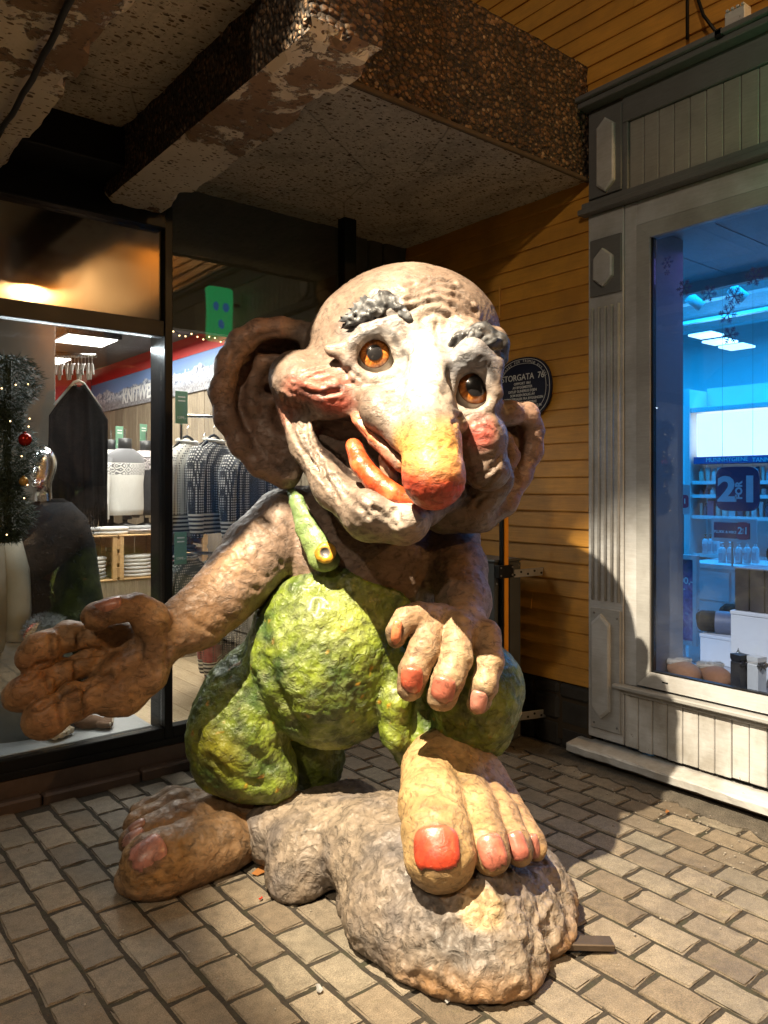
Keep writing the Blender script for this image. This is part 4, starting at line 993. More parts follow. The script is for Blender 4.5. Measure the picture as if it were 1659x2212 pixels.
# lips, gum and tooth
def lipcol(V):
    n = fbm(V*20, 3); c = np.tile(np.array((.48, .062, .016)), (len(V), 1)); return cmix(c, np.clip(n*1.5, 0, 1), (.60, .17, .06))
lip = small_sdf('lower_lip', head_o, M_LIP, [(P(764, 964, 2.82), .030), (P(780, 1005, 2.77), .038), (P(812, 1042, 2.74), .040), (P(850, 1068, 2.715), .038), (P(900, 1086, 2.71), .030), (P(960, 1084, 2.73), .02)], .004, .006, lipcol, .0018, 30, smooth=2)
small_sdf('upper_gum', head_o, M_LIP, [(P(778, 912, 2.80), .012), (P(806, 945, 2.765), .016), (P(842, 984, 2.725), .014)], .01, .005, lambda V: cmix(flat((.55, .17, .08))(V), sstep(.0, .02, V[:, 2]-P(0, 925, 2.78)[2]), (.75, .62, .50)), .002, 26)
def tooth():
    S = SDF(P(838, 1010, 2.80)-.09, P(838, 1010, 2.80)+.09, .005)
    f = frame((-.25, .05, 1), (1, 0, .25)); c = P(838, 1010, 2.80)
    S.cap(c+f[:, 2]*.035, c-f[:, 2]*.035, .026, .030, .01, fl=((0, 1, 0), .7)); S.mesh(1); S.disp(.002*fbm(S.V*30, 2)); S.normals()
    S.build('tooth', M_NAIL, head_o, BASE, flat((.34, .23, .15))(S.V))
tooth()
# eyes: ball, iris, pupil
def cap_mesh(c, r, g, a0, a1, seg=40, rings=6):
    fr = frame(g, (1, 0, 0)); V = []; F = []
    for i in range(rings+1):
        a = a0+(a1-a0)*i/rings
        for k in range(seg):
            t = 2*math.pi*k/seg; V.append(np.array(c)+r*(math.cos(a)*fr[:, 2]+math.sin(a)*(math.cos(t)*fr[:, 0]+math.sin(t)*fr[:, 1])))
    for i in range(rings):
        for k in range(seg): F.append((i*seg+k, (i+1)*seg+k, (i+1)*seg+(k+1) % seg, i*seg+(k+1) % seg))
    return np.array(V), F
def raw(name, V, F, col, m, parent):
    me = bpy.data.meshes.new(name); me.from_pydata([tuple(p-BASE) for p in V], [], F); me.update()
    bm = bmesh.new(); bm.from_mesh(me); bmesh.ops.remove_doubles(bm, verts=bm.verts[:], dist=1e-5); bmesh.ops.recalc_face_normals(bm, faces=bm.faces[:]); bm.to_mesh(me); bm.free()
    me.polygons.foreach_set('use_smooth', [True]*len(me.polygons))
    W = np.array([v.co for v in me.vertices])+BASE; c = col(W)
    at = me.attributes.new('paint', 'FLOAT_COLOR', 'POINT'); at.data.foreach_set('color', np.concatenate([np.clip(c, 0, 1), np.ones((len(c), 1))], 1).ravel())
    return link(name, me, m, parent)
def eye(c, r, g, ir, pr, white):
    g = unit(g)
    V, F = cap_mesh(c, r, g, .001, math.pi-.001, 48, 24)
    e = raw('eyeball', V, F, flat(white, .12), M_EYE, head_o)
    V, F = cap_mesh(c, r+.0025, g, pr*.8, ir, 64, 10); fr = frame(g, (1, 0, 0))
    def icol(W):
        d = (W-c)/r; ang = np.arctan2(d@fr[:, 1], d@fr[:, 0]); rad = np.arccos(np.clip(d@g/np.linalg.norm(d, axis=1), -1, 1))
        st = fbm(np.stack([np.cos(ang)*9, np.sin(ang)*9, rad*4], 1), 3); f = (rad-pr)/(ir-pr)
        cc = np.tile(np.array((.42, .13, .018)), (len(W), 1)); cc = cmix(cc, np.clip(st*1.6, 0, 1), (.62, .26, .05)); cc = cmix(cc, np.clip(-st*1.4, 0, 1), (.20, .05, .01))
        cc = cmix(cc, sstep(.78, 1.0, f), (.05, .02, .01)); return cmix(cc, sstep(.25, 0, f)*.8, (.08, .025, .01))
    raw('iris', V, F, icol, M_EYE, e)
    V, F = cap_mesh(c, r+.005, g, .001, pr, 40, 4); raw('pupil', V, F, flat((.012, .011, .012), .1), M_EYE, e)
eye(P(808, 771, 2.932), .092, (.03, -1, .0), .61, .29, (.66, .62, .55))
eye(P(1018, 841, 2.872), .090, (.10, -1, .02), .74, .40, (.50, .46, .40))
# eyebrows: combed tufts
def brow(name, spine, fans, seedv, body=None):
    rs = np.random.RandomState(seedv); A = np.array([p for p, r in spine]); S = SDF(A.min(0)-.14, A.max(0)+.14, .0050)
    S.chain(spine, .03)
    if body: S.plate(*body)
    for (a, b, n, ra, sp) in fans:
        for i in range(n):
            t = (i+rs.rand()*.7)/n; p = a[0]*(1-t)+a[1]*t; q = b[0]*(1-t)+b[1]*t
            p = p+rs.normal(size=3)*.005; q = q+rs.normal(size=3)*sp; mid = (p*.5+q*.5)+np.array((0, -.010-.008*rs.rand(), .006))
            S.chain([(p, ra*.8), (mid, ra), (q, ra*.3)], .003)
    S.mesh(1); S.normals(); n = fbm(S.V*(34, 34, 34), 2); m = fbm(S.V*12+4, 2)
    c = np.tile(np.array((.038, .039, .043)), (len(S.V), 1)); c = cmix(c, np.clip(n*2.2-.1+m, 0, 1)*.8, (.15, .156, .168)); c = cmix(c, np.clip(-n*1.5, 0, 1), (.015, .015, .017))
    S.build(name, M_HAIR, head_o, BASE, c)
L = lambda *a: [P(*p) for p in a]
brow('eyebrow', [(P(746, 704, 2.91), .020), (P(786, 672, 2.87), .032), (P(832, 654, 2.85), .036), (P(868, 672, 2.85), .030), (P(900, 708, 2.84), .016)],
     [(L((770, 702, 2.865), (838, 668, 2.82)), L((730, 692, 2.87), (786, 640, 2.87)), 15, .0095, .006), (L((800, 684, 2.84), (846, 664, 2.81)), L((774, 646, 2.86), (826, 624, 2.86)), 12, .0095, .006),
      (L((826, 660, 2.82), (868, 668, 2.82)), L((816, 626, 2.85), (858, 642, 2.85)), 10, .009, .005), (L((850, 655, 2.82), (872, 682, 2.81)), L((880, 676, 2.82), (908, 716, 2.82)), 12, .0095, .005), (L((770, 706, 2.86), (830, 680, 2.82)), L((742, 708, 2.87), (800, 672, 2.83)), 9, .009, .005)], 5, ([(742, 702), (785, 660), (832, 636), (868, 648), (902, 696), (896, 712), (852, 680), (800, 694), (748, 714)], 2.75, .020, .03, (-.035, 0)))
brow('eyebrow', [(P(968, 756, 2.83), .018), (P(1000, 734, 2.80), .032), (P(1040, 724, 2.79), .040), (P(1074, 744, 2.82), .038), (P(1084, 776, 2.86), .024)],
     [(L((978, 752, 2.79), (1030, 728, 2.745)), L((1000, 716, 2.77), (1062, 700, 2.78)), 14, .0095, .006), (L((1010, 748, 2.76), (1050, 744, 2.75)), L((1056, 712, 2.76), (1092, 736, 2.80)), 14, .0095, .006),
      (L((1030, 760, 2.76), (1064, 770, 2.79)), L((1082, 742, 2.78), (1092, 792, 2.83)), 12, .0095, .006), (L((970, 766, 2.80), (1030, 764, 2.76)), L((1010, 744, 2.76), (1070, 760, 2.78)), 10, .009, .005)], 9, ([(966, 760), (995, 722), (1035, 704), (1072, 712), (1090, 745), (1092, 782), (1070, 768), (1030, 752), (985, 764)], 2.70, .024, .03, (.02, 0)))

P = P_plain
# ---------------- body: torso, both arms and hands in one skin
def make_body():
    S = SDF((-1.62, 2.42, .42), (.62, 3.62, 1.66), .0088)
    S.ell(P(780, 1235, 3.28), (.33, .27, .40), .05); S.ell(P(850, 1215, 3.16), (.165, .15, .20), .05); S.ell(P(690, 1190, 3.20), (.17, .15, .2), .05)
    S.cap(P(640, 1120, 3.27), P(960, 1150, 3.32), .14, .14, .08)
    S.cap(P(830, 1060, 3.25), P(810, 1200, 3.3), .2, .22, .08)
    # left arm, held out
    S.chain([(P(610, 1122, 3.20), .125), (P(560, 1190, 3.12), .140), (P(520, 1246, 3.04), .130), (P(478, 1290, 2.98), .118), (P(425, 1334, 2.92), .110), (P(352, 1380, 2.84), .090)], .035)
    # hand: heel of the palm, palm, then fat finger segments with creases between
    S.ell(P(322, 1412, 2.81), (.085, .07, .10), .04); S.ell(P(268, 1440, 2.80), (.125, .060, .115), .04, rot=frame((0, -1, .1), (.8, 0, .4)))
    S.chain([(P(328, 1462, 2.78), .055), (P(268, 1500, 2.75), .066), (P(238, 1506, 2.73), .066)], .035)
    S.ell(P(262, 1382, 2.83), (.10, .055, .07), .03)
    def seg(px, py, y, rl, rw, ang, k=.007, dep=None, T=None):
        a_ = R(ang); (T or S).ell(P(px, py, y), (rl, dep or rw, rw), k, rot=np.stack([np.array((math.cos(a_), 0, math.sin(a_))), np.array((0, 1, 0)), np.array((-math.sin(a_), 0, math.cos(a_)))], 1))
    def finger(pts, segs):
        T = S.like(); T.chain([(P(a, b, y), r) for a, b, y, r in pts], .01)
        for q in segs: seg(*q, k=.006, T=T)
        S.join(T, .005)
    # index, middle, ring: each modelled alone so that the cracks between them stay open
    finger([(250, 1376, 2.83, .048), (206, 1372, 2.80, .045), (148, 1376, 2.76, .048), (108, 1392, 2.72, .052), (68, 1424, 2.68, .054)], [(200, 1372, 2.795, .055, .050, 5), (146, 1375, 2.752, .060, .056, 8), (86, 1407, 2.69, .085, .062, 42)])
    finger([(235, 1432, 2.79, .042), (190, 1432, 2.77, .040), (134, 1453, 2.73, .044), (90, 1477, 2.68, .050), (48, 1498, 2.645, .056)], [(188, 1432, 2.765, .055, .045, 16), (136, 1452, 2.725, .054, .050, 20), (60, 1494, 2.65, .090, .064, 22)])
    finger([(250, 1492, 2.74, .056), (208, 1502, 2.71, .056), (156, 1520, 2.67, .056), (118, 1541, 2.63, .058), (92, 1556, 2.605, .060)], [(212, 1500, 2.71, .058, .061, 16), (160, 1517, 2.665, .058, .066, 20), (100, 1552, 2.61, .082, .069, 30)])
    # thumb
    S.chain([(P(338, 1378, 2.79), .062), (P(322, 1335, 2.75), .060), (P(296, 1314, 2.71), .056)], .03)
    seg(250, 1318, 2.68, .085, .052, 8, .012); seg(212, 1330, 2.665, .058, .050, 15, .008)
    # right arm down to the knee
    S.chain([(P(962, 1150, 3.30), .135), (P(985, 1225, 3.14), .118), (P(1002, 1300, 2.98), .100), (P(1000, 1350, 2.86), .085)], .04)
    # right hand on the knee
    S.ell(P(990, 1368, 2.80), (.135, .075, .085), .04, rot=frame((0, -1, .5), (1, 0, -.1)))
    S.chain([(P(950, 1340, 2.80), .06), (P(905, 1328, 2.74), .042), (P(876, 1338, 2.71), .042), (P(858, 1362, 2.69), .036), (P(856, 1382, 2.69), .030)], .022)
    for pts in ([((928, 1345), 2.76, .052), ((914, 1405), 2.68, .052), ((894, 1450), 2.65, .050), ((886, 1482), 2.66, .046)],
                [((990, 1355), 2.75, .055), ((988, 1420), 2.67, .055), ((970, 1466), 2.63, .053), ((955, 1503), 2.64, .050)],
                [((1052, 1368), 2.77, .046), ((1058, 1430), 2.70, .045), ((1046, 1480), 2.66, .043), ((1034, 1518), 2.66, .040)]):
        S.chain([(P(*a, y), r) for a, y, r in pts], .016)
    S.mesh(1); V = S.V
    amt = .006*fbm(V*6, 2)+.0028*ridge(V*24, 2)
    hl = [([(225, 1402), (150, 1416), (100, 1440), (44, 1462)], .010, .016), ([(235, 1462), (190, 1474), (140, 1490), (84, 1522)], .010, .016), ([(112, 1366), (120, 1420)], .008, .012), ([(176, 1350), (172, 1400)], .008, .010), ([(104, 1446), (114, 1490)], .008, .012), ([(162, 1420), (166, 1464)], .007, .010), ([(130, 1502), (138, 1568)], .008, .012), ([(184, 1478), (190, 1544)], .008, .010), ([(296, 1384), (318, 1420), (344, 1444)], .009, .010), ([(258, 1400), (270, 1440), (262, 1480)], .008, .007), ([(352, 1340), (372, 1390), (366, 1432)], .008, .006)]
    for k in range(7): hl.append(([(560-k*26, 1120+k*34), (600-k*24, 1150+k*36), (640-k*26, 1190+k*30)], .010, .006))
    amt = amt + furrows(S, hl); crease_shade = [snap(S, q[0]) for q in hl[:9]]
    S.disp(amt); S.normals(); V = S.V
    n = fbm(V*5, 3); c = np.tile(np.array((.19, .128, .094)), (len(V), 1))
    c = cmix(c, np.clip(.5+n, 0, 1)*.5, (.155, .108, .082)); c = cmix(c, np.clip(n, 0, 1)*.9, (.25, .168, .125))
    arm = 1-sstep(-.95, -.35, V[:, 0]-.25*fbm(V*4, 2)); c = cmix(c, arm*.92, (.32, .18, .08)); c = cmix(c, arm*np.clip(-n*1.4, 0, 1)*.9, (.13, .062, .026)); c = cmix(c, arm*np.clip(n*1.2-.15, 0, 1)*.7, (.38, .22, .10))
    for q in crease_shade:
        c = cmix(c, (1-sstep(.003, .013, segd3(V, q)))*.7, (.045, .022, .010))  # shade in the finger and palm creases, painted as dark brown lines
    tips = sum(blob(V, p, .10, .7) for p in (P(66, 1440, 2.63), P(50, 1500, 2.58), P(94, 1560, 2.55))); c = cmix(c, np.clip(tips, 0, 1)*.45, (.24, .105, .042))
    hand = 1-sstep(2.80, 2.90, V[:, 1]); hand = hand*(V[:, 0] > .0)
    c = cmix(c, hand*.75, (.36, .235, .13)); c = cmix(c, hand*np.clip(n, 0, 1)*.8, (.46, .33, .19)); c = cmix(c, hand*np.clip(-n*1.4, 0, 1)*.7, (.22, .13, .075))
    c = cmix(c, blob(V, P(700, 1200, 3.0), (.16, .25, .22), .8)*.45, (.36, .24, .185))
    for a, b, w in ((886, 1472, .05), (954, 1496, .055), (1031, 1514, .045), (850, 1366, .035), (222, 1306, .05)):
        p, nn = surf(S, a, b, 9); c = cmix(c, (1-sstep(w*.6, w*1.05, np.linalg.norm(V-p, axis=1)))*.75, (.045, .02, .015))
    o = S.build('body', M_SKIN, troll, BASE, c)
    up = P(0, 1400, 2.66)-P(0, 1480, 2.66)
    nail('fingernail', o, S, 887, 1474, .076, .094, (.08, 0, 1), col=(.54, .10, .05)); nail('fingernail', o, S, 954, 1498, .080, .092, (.25, 0, 1), col=(.48, .14, .09))
    nail('fingernail', o, S, 1031, 1516, .060, .080, (.2, 0, 1), col=(.50, .20, .15)); nail('fingernail', o, S, 851, 1366, .036, .082, (.12, 0, 1), col=(.66, .20, .08), bend=.1)
    nail('fingernail', o, S, 224, 1302, .050, .105, (1, 0, .35), col=(.42, .18, .12), nrm=(-.1, -.75, .6))
    return S
BODY = make_body()

# ---------------- overalls
GREEN = dict(a=(.105, .150, .018), b=(.24, .31, .032), d=(.018, .034, .008), y=(.40, .37, .03), t=(.038, .08, .03), p=(.34, .38, .16))
def green_paint(V, N):
    n = fbm(V*7, 3); m = fbm(V*(16, 16, 16)+5, 3); k = fbm(V*3+11, 2)
    c = np.tile(np.array(GREEN['a']), (len(V), 1)); c = cmix(c, np.clip(n*1.3+.25, 0, 1)*.8, GREEN['b']); c = cmix(c, np.clip(-n*1.5, 0, 1)*.8, GREEN['t'])
    c = cmix(c, np.clip(m*1.2-.1, 0, 1)*.55, GREEN['p']); c = cmix(c, np.clip(-m*1.2-.15, 0, 1)*.6, GREEN['d']); c = cmix(c, np.clip(k*1.3-.3, 0, 1)*.7, GREEN['y'])
    sp = fbm(V*30+3, 1); c = cmix(c, np.clip((sp-.62)*9, 0, 1)*.8, (.62, .27, .03))
    return c
def make_overalls():
    S = SDF((-.95, 2.46, .16), (.66, 3.70, 1.45), .0105)
    S.ell(P(705, 1405, 3.14), (.315, .29, .36), .05); S.ell(P(780, 1270, 3.26), (.345, .29, .30), .06); S.ell(P(850, 1240, 3.17), (.175, .16, .2), .05)
    S.ell(P(725, 1500, 3.16), (.24, .25, .20), .06)
    # left leg: wide sagging trouser leg
    S.chain([(P(610, 1410, 3.24), .15), (P(534, 1512, 3.18), .175), (P(512, 1580, 3.15), .192), (P(535, 1640, 3.14), .165)], .06)
    S.ell(P(585, 1672, 3.14), (.11, .14, .11), .05); S.ell(P(470, 1640, 3.16), (.10, .14, .12), .05)
    S.chain([(P(660, 1560, 3.4), .15), (P(682, 1640, 3.40), .115), (P(684, 1690, 3.40), .09)], .05)
    # seat, right thigh and knee
    S.cap(P(760, 1480, 3.35), P(960, 1480, 3.22), .17, .16, .08)
    S.cap(P(930, 1480, 3.18), P(1030, 1480, 2.98), .16, .155, .06); S.ell(P(1034, 1500, 2.97), (.170, .19, .205), .05)
    S.chain([(P(866, 1430, 3.00), .04), (P(856, 1520, 2.96), .046), (P(852, 1590, 2.97), .045), (P(880, 1630, 3.02), .05)], .05)
    S.chain([(P(985, 1560, 2.92), .08), (P(1060, 1590, 3.0), .08)], .05); S.ell(P(905, 1540, 3.10), (.10, .12, .15), .05)
    S.chain([(P(940, 1600, 3.05), .12), (P(960, 1650, 3.02), .10)], .05)
    # top of the bib: cut above its edge
    sl, X, Y, Z = S._sub(S.lo, S.lo+S.h*S.n)
    edge = [(-.80, 1.10), (-.60, 1.12), (-.50, 1.08), (-.34, 1.145), (-.24, 1.185), (-.16, 1.185), (-.05, 1.13), (.065, 1.09), (.12, 1.02), (.3, .98), (1., .98)]
    top = np.interp(X, [e[0] for e in edge], [e[1] for e in edge])
    d = (Z-top-.55*np.clip(Y-2.95, -.1, .25)*0)
    S._put(sl, np.broadcast_to(-d, S.D.shape).astype(np.float32), .012, 'cut')
    S.mesh(1); V = S.V
    amt = .010*fbm(V*5, 2)+.0055*ridge(V*(16, 16, 16), 2)*(.8+.5*fbm(V*4, 2))+.0035*ridge(V*34+3, 2)
    fo = [([(560, 1420), (600, 1500), (640, 1580)], .030, .022), ([(470, 1560), (520, 1620), (600, 1660)], .022, .014), ([(440, 1640), (500, 1690), (590, 1700)], .018, .012), ([(640, 1600), (700, 1620), (790, 1600)], .022, .016), ([(560, 1340), (590, 1420), (600, 1480)], .02, .012), ([(930, 1560), (990, 1590), (1080, 1580)], .018, .012)]
    amt = amt + furrows(S, fo)
    S.disp(amt-.004); S.normals(); V = S.V; c = green_paint(V, S.N)
    c = cmix(c, blob(V, P(730, 1330, 2.85), (.26, .3, .2), .7)*.35, (.42, .46, .12))
    S.build('overalls', M_GREEN, troll, BASE, c); return S
OVER = make_overalls()
over_o = bpy.data.objects['overalls']
gp = lambda V: cmix(green_paint(V, None), np.full(len(V), .75), (.17, .25, .10))
def strap_extra(S):
    S.ell(P(701, 1208, 2.945), (.062, .028, .05), .02)
small_sdf('shoulder_strap', over_o, M_STRAP, [(P(628, 1060, 3.10), .02), (P(640, 1082, 3.055), .030), (P(662, 1140, 2.99), .045), (P(692, 1192, 2.95), .056)], .02, .0085, gp, .0022, 14, strap_extra, squash=((0, .995, .1), .40))
def btn():
    c = P(703, 1194, 2.905); S = SDF(c-.09, c+.09, .005); f = frame((-.05, -1, .15), (1, 0, 0))
    S.ell(c, (.042, .042, .020), .01, rot=f); S.ell(c+f[:, 2]*.02, (.019, .019, .014), .006, 'cut', rot=f); S.mesh(1); S.disp(.002*fbm(S.V*30, 2)); S.normals()
    d = np.linalg.norm(S.V-c-f[:, 2]*.012, axis=1); k = cmix(flat((.62, .33, .03))(S.V), 1-sstep(.017, .022, d), (.14, .13, .13))
    S.build('button', M_NAIL, over_o, BASE, k)
btn()

# ---------------- feet
def foot_paint(V, tone):
    n = fbm(V*6, 3); c = np.tile(np.array(tone), (len(V), 1)); c = cmix(c, np.clip(n*1.2, 0, 1)*.7, tuple(min(1, x*1.35) for x in tone)); c = cmix(c, np.clip(-n*1.3, 0, 1)*.8, tuple(x*.55 for x in tone))
    return c
def foot_right():
    S = SDF((-.06, 2.10, .06), (.66, 3.12, .78), .0085)
    S.chain([(P(925, 1660, 2.86), .10), (P(935, 1740, 2.60), .108), (P(944, 1800, 2.46), .104), (P(950, 1850, 2.40), .100)], .03); S.ell(P(950, 1848, 2.385), (.108, .10, .105), .02)
    S.chain([(P(985, 1668, 2.88), .10), (P(1024, 1750, 2.62), .075), (P(1052, 1815, 2.47), .062), (P(1062, 1846, 2.43), .060)], .018)
    S.chain([(P(1030, 1680, 2.90), .08), (P(1082, 1760, 2.66), .056), (P(1112, 1815, 2.52), .048), (P(1121, 1838, 2.49), .046)], .015)
    S.chain([(P(1060, 1690, 2.92), .07), (P(1120, 1770, 2.70), .044), (P(1148, 1815, 2.58), .040), (P(1156, 1832, 2.56), .038)], .014)
    S.chain([(P(960, 1640, 2.92), .12), (P(1010, 1660, 2.95), .11)], .05)
    S.mesh(1); V = S.V; S.disp(.005*fbm(V*7, 2)+.0028*ridge(V*26, 2)); S.normals(); V = S.V
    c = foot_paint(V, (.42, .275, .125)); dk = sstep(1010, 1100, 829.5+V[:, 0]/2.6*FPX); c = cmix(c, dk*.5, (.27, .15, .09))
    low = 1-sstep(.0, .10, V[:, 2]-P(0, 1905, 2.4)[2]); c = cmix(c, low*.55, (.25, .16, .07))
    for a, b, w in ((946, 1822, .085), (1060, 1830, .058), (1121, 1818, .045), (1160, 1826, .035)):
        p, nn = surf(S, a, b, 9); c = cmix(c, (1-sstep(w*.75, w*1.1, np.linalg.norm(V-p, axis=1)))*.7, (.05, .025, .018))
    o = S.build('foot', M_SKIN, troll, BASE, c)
    nail('toenail', o, S, 947, 1826, .138, .122, (-.05, .4, 1), col=(.52, .055, .022), bend=.25, push=-.004); nail('toenail', o, S, 1061, 1832, .084, .100, (-.3, .4, 1), col=(.50, .15, .10), bend=.25)
    nail('toenail', o, S, 1121, 1822, .062, .085, (-.35, .4, 1), col=(.46, .14, .10)); nail('toenail', o, S, 1159, 1826, .044, .075, (-.3, .4, 1), col=(.45, .15, .11))
    return S
FR = foot_right()
def foot_left():
    S = SDF((-1.18, 2.52, -.02), (-.28, 3.52, .60), .0080)
    S.chain([(P(565, 1800, 3.18), .080), (P(480, 1822, 3.04), .112), (P(410, 1846, 2.95), .120), (P(350, 1862, 2.87), .112), (P(322, 1866, 2.84), .100)], .03)
    S.ell(P(335, 1890, 2.88), (.14, .13, .08), .03); S.ell(P(322, 1862, 2.83), (.100, .085, .095), .015)
    S.chain([(P(470, 1785, 3.13), .10), (P(390, 1772, 3.07), .075), (P(322, 1796, 2.99), .056), (P(288, 1815, 2.95), .050)], .010)
    S.chain([(P(460, 1768, 3.22), .09), (P(380, 1742, 3.17), .062), (P(320, 1764, 3.10), .046), (P(292, 1782, 3.06), .042)], .010)
    S.chain([(P(430, 1745, 3.28), .07), (P(370, 1726, 3.25), .05), (P(325, 1742, 3.2), .040), (P(300, 1756, 3.17), .036)], .010)
    S.chain([(P(480, 1775, 3.2), .12), (P(520, 1745, 3.26), .12)], .05); S.cap(P(540, 1740, 3.25), P(560, 1640, 3.2), .11, .11, .05)
    S.mesh(1); V = S.V; V[:, 2] = np.maximum(V[:, 2], .002); S.V = V
    S.disp((.006*fbm(V*9, 3)+.004*ridge(V*20, 2))*sstep(.0, .03, V[:, 2])); S.normals(); V = S.V
    c = foot_paint(V, (.225, .135, .068)); c = cmix(c, blob(V, P(330, 1870, 2.75), (.22, .2, .12), .6)*.6, (.34, .185, .06)); c = cmix(c, sstep(.22, .35, V[:, 2])*.6, (.27, .18, .14))
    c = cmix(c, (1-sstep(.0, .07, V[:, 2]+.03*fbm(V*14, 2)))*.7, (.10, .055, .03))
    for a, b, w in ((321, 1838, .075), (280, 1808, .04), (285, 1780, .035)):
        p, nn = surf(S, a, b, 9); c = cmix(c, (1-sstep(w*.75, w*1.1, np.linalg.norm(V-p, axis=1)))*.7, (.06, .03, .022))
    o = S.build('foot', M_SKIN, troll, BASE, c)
    nail('toenail', o, S, 320, 1834, .108, .125, (.75, .35, .5), col=(.44, .19, .15), bend=.3, push=-.006); nail('toenail', o, S, 286, 1802, .060, .085, (.75, .3, .4), col=(.40, .20, .16), bend=.3, push=-.004); nail('toenail', o, S, 292, 1774, .048, .070, (.75, .3, .4), col=(.34, .17, .13), bend=.3, push=-.003)
    return S
FL = foot_left()

# ---------------- the boulder that carries the right foot
def make_rock():
    S = SDF((-.62, 1.92, -.03), (.74, 3.45, .56), .0095)
    S.ell(P(655, 1850, 2.93), (.13, .15, .16), .05); S.ell(P(640, 1900, 2.85), (.10, .10, .12), .05); S.ell(P(720, 1800, 3.0), (.16, .16, .14), .08)
    S.ell(P(820, 1830, 2.86), (.20, .24, .17), .09); S.ell(P(880, 1950, 2.62), (.22, .25, .20), .10); S.ell(P(1005, 2010, 2.50), (.235, .24, .215), .08)
    S.ell(P(1050, 2080, 2.36), (.15, .13, .13), .05); S.ell(P(940, 2050, 2.42), (.16, .14, .12), .05); S.ell(P(1130, 2000, 2.62), (.16, .2, .18), .06)
    S.ell(P(1180, 2020, 2.62), (.075, .10, .15), .03); S.ell(P(1120, 2090, 2.37), (.07, .07, .09), .03); S.ell(P(1090, 2130, 2.32), (.10, .08, .07), .03); S.ell(P(1180, 1930, 2.72), (.07, .12, .12), .05)
    S.ell(P(1000, 2110, 2.32), (.13, .09, .08), .04)
    S.ell(P(765, 1960, 2.70), (.06, .06, .06), .03)
    S.cap(P(600, 1800, 3.1), P(760, 1760, 3.25), .13, .13, .08)
    S.mesh(1); V = S.V; V[:, 2] = np.maximum(V[:, 2], .003); S.V = V
    S.disp((.010*fbm(V*7, 3)+.016*ridge(V*11, 3)*sstep(-.1, .3, V[:, 0]+.2*fbm(V*3, 2)+.1)+.006*ridge(V*28, 2))*sstep(.0, .03, V[:, 2])); S.normals(); V = S.V
    n = fbm(V*5, 3); c = np.tile(np.array((.21, .165, .125)), (len(V), 1)); c = cmix(c, np.clip(n*1.3, 0, 1)*.7, (.30, .24, .18)); c = cmix(c, np.clip(-n*1.3, 0, 1)*.8, (.13, .115, .115))
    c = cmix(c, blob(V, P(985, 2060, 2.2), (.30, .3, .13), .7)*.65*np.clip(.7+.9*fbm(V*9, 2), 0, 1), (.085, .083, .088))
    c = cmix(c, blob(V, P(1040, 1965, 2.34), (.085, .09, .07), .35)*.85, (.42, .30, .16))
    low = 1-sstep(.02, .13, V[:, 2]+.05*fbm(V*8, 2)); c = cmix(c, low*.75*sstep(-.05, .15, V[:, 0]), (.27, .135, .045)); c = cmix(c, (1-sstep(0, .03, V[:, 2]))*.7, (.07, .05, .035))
    r = empty('boulder', v2w(.25, 2.55, 0), -TH); tag(r, 'large grey brown boulder under the bare right foot of the troll', 'boulder')
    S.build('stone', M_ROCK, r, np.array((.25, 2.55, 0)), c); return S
ROCK = make_rock()
# ------------------------------------------------------------------ inside the knitwear shop
ORD = 'first second third fourth fifth sixth seventh eighth ninth tenth eleventh twelfth thirteenth fourteenth fifteenth sixteenth seventeenth eighteenth nineteenth twentieth'.split()
def LW(px, py, Y):
    xr, zr = (px-CX0)/FPX, (HZ0-py)/FPX; dx, dy = CT*xr+ST, -ST*xr+CT; t = (Y-CAMY)/dy; return Vector((CAMX+t*dx, Y, CAMH+t*zr))
def RW(px, py, X):
    xr, zr = (px-CX0)/FPX, (HZ0-py)/FPX; dx, dy = CT*xr+ST, -ST*xr+CT; t = (X-CAMX)/dx; return Vector((X, CAMY+t*dy, CAMH+t*zr))
M_OAK = mat_wood('pale_oak', (.46, .34, .20), (.60, .47, .30), (20, 3, 20)); M_PINE = mat_wood('pine_slat', (.50, .30, .13), (.66, .43, .20), (3, 14, 14)); M_BARN = mat_wood('grey_barn_wood', (.20, .155, .105), (.36, .29, .20), (14, 14, 1.6))
M_PLAIN = simple('shop_plaster', (.55, .53, .50), .8, 0, .08, 4); M_RED = simple('red_panel', (.50, .015, .012), .5, 0, .15, 3); M_CEIL = simple('shop_ceiling', (.10, .10, .10), .8); M_PANEL = simple('taupe_panel', (.26, .235, .20), .7, 0, .12, 5)
flo = empty('shop_floor', (-1.5, 2.5, .1)); tag(flo, 'pale oak plank floor inside the knitwear shop', kind='structure'); inv_ = lambda o, r: inv(o, r)
for k in range(24):
    for q in range(2):
        b = MB(); off = .6*(k % 3); b.box(-3.6+k*.15+.001, -3.6+k*.15+.149, .05+(2.4+off)*q, min(5.2, 2.448+off+3*q), .06, .10, .001); inv(b.build('floor_plank', M_OAK), flo)
def room(name, m, b, label): o = box1(name, m, b, flo, 0); return o
wl = empty('shop_interior_wall', (-.55, 2.6, 0)); tag(wl, 'grey barn wood wall with a mountain frieze inside the knitwear shop', 'wall')
for k in range(38): box1('plank', M_BARN, (-.555+.006*((k*7) % 3)/3, -.50, .35+k*.13+.002, .35+k*.13+.128, .10, 2.355), wl, .003)
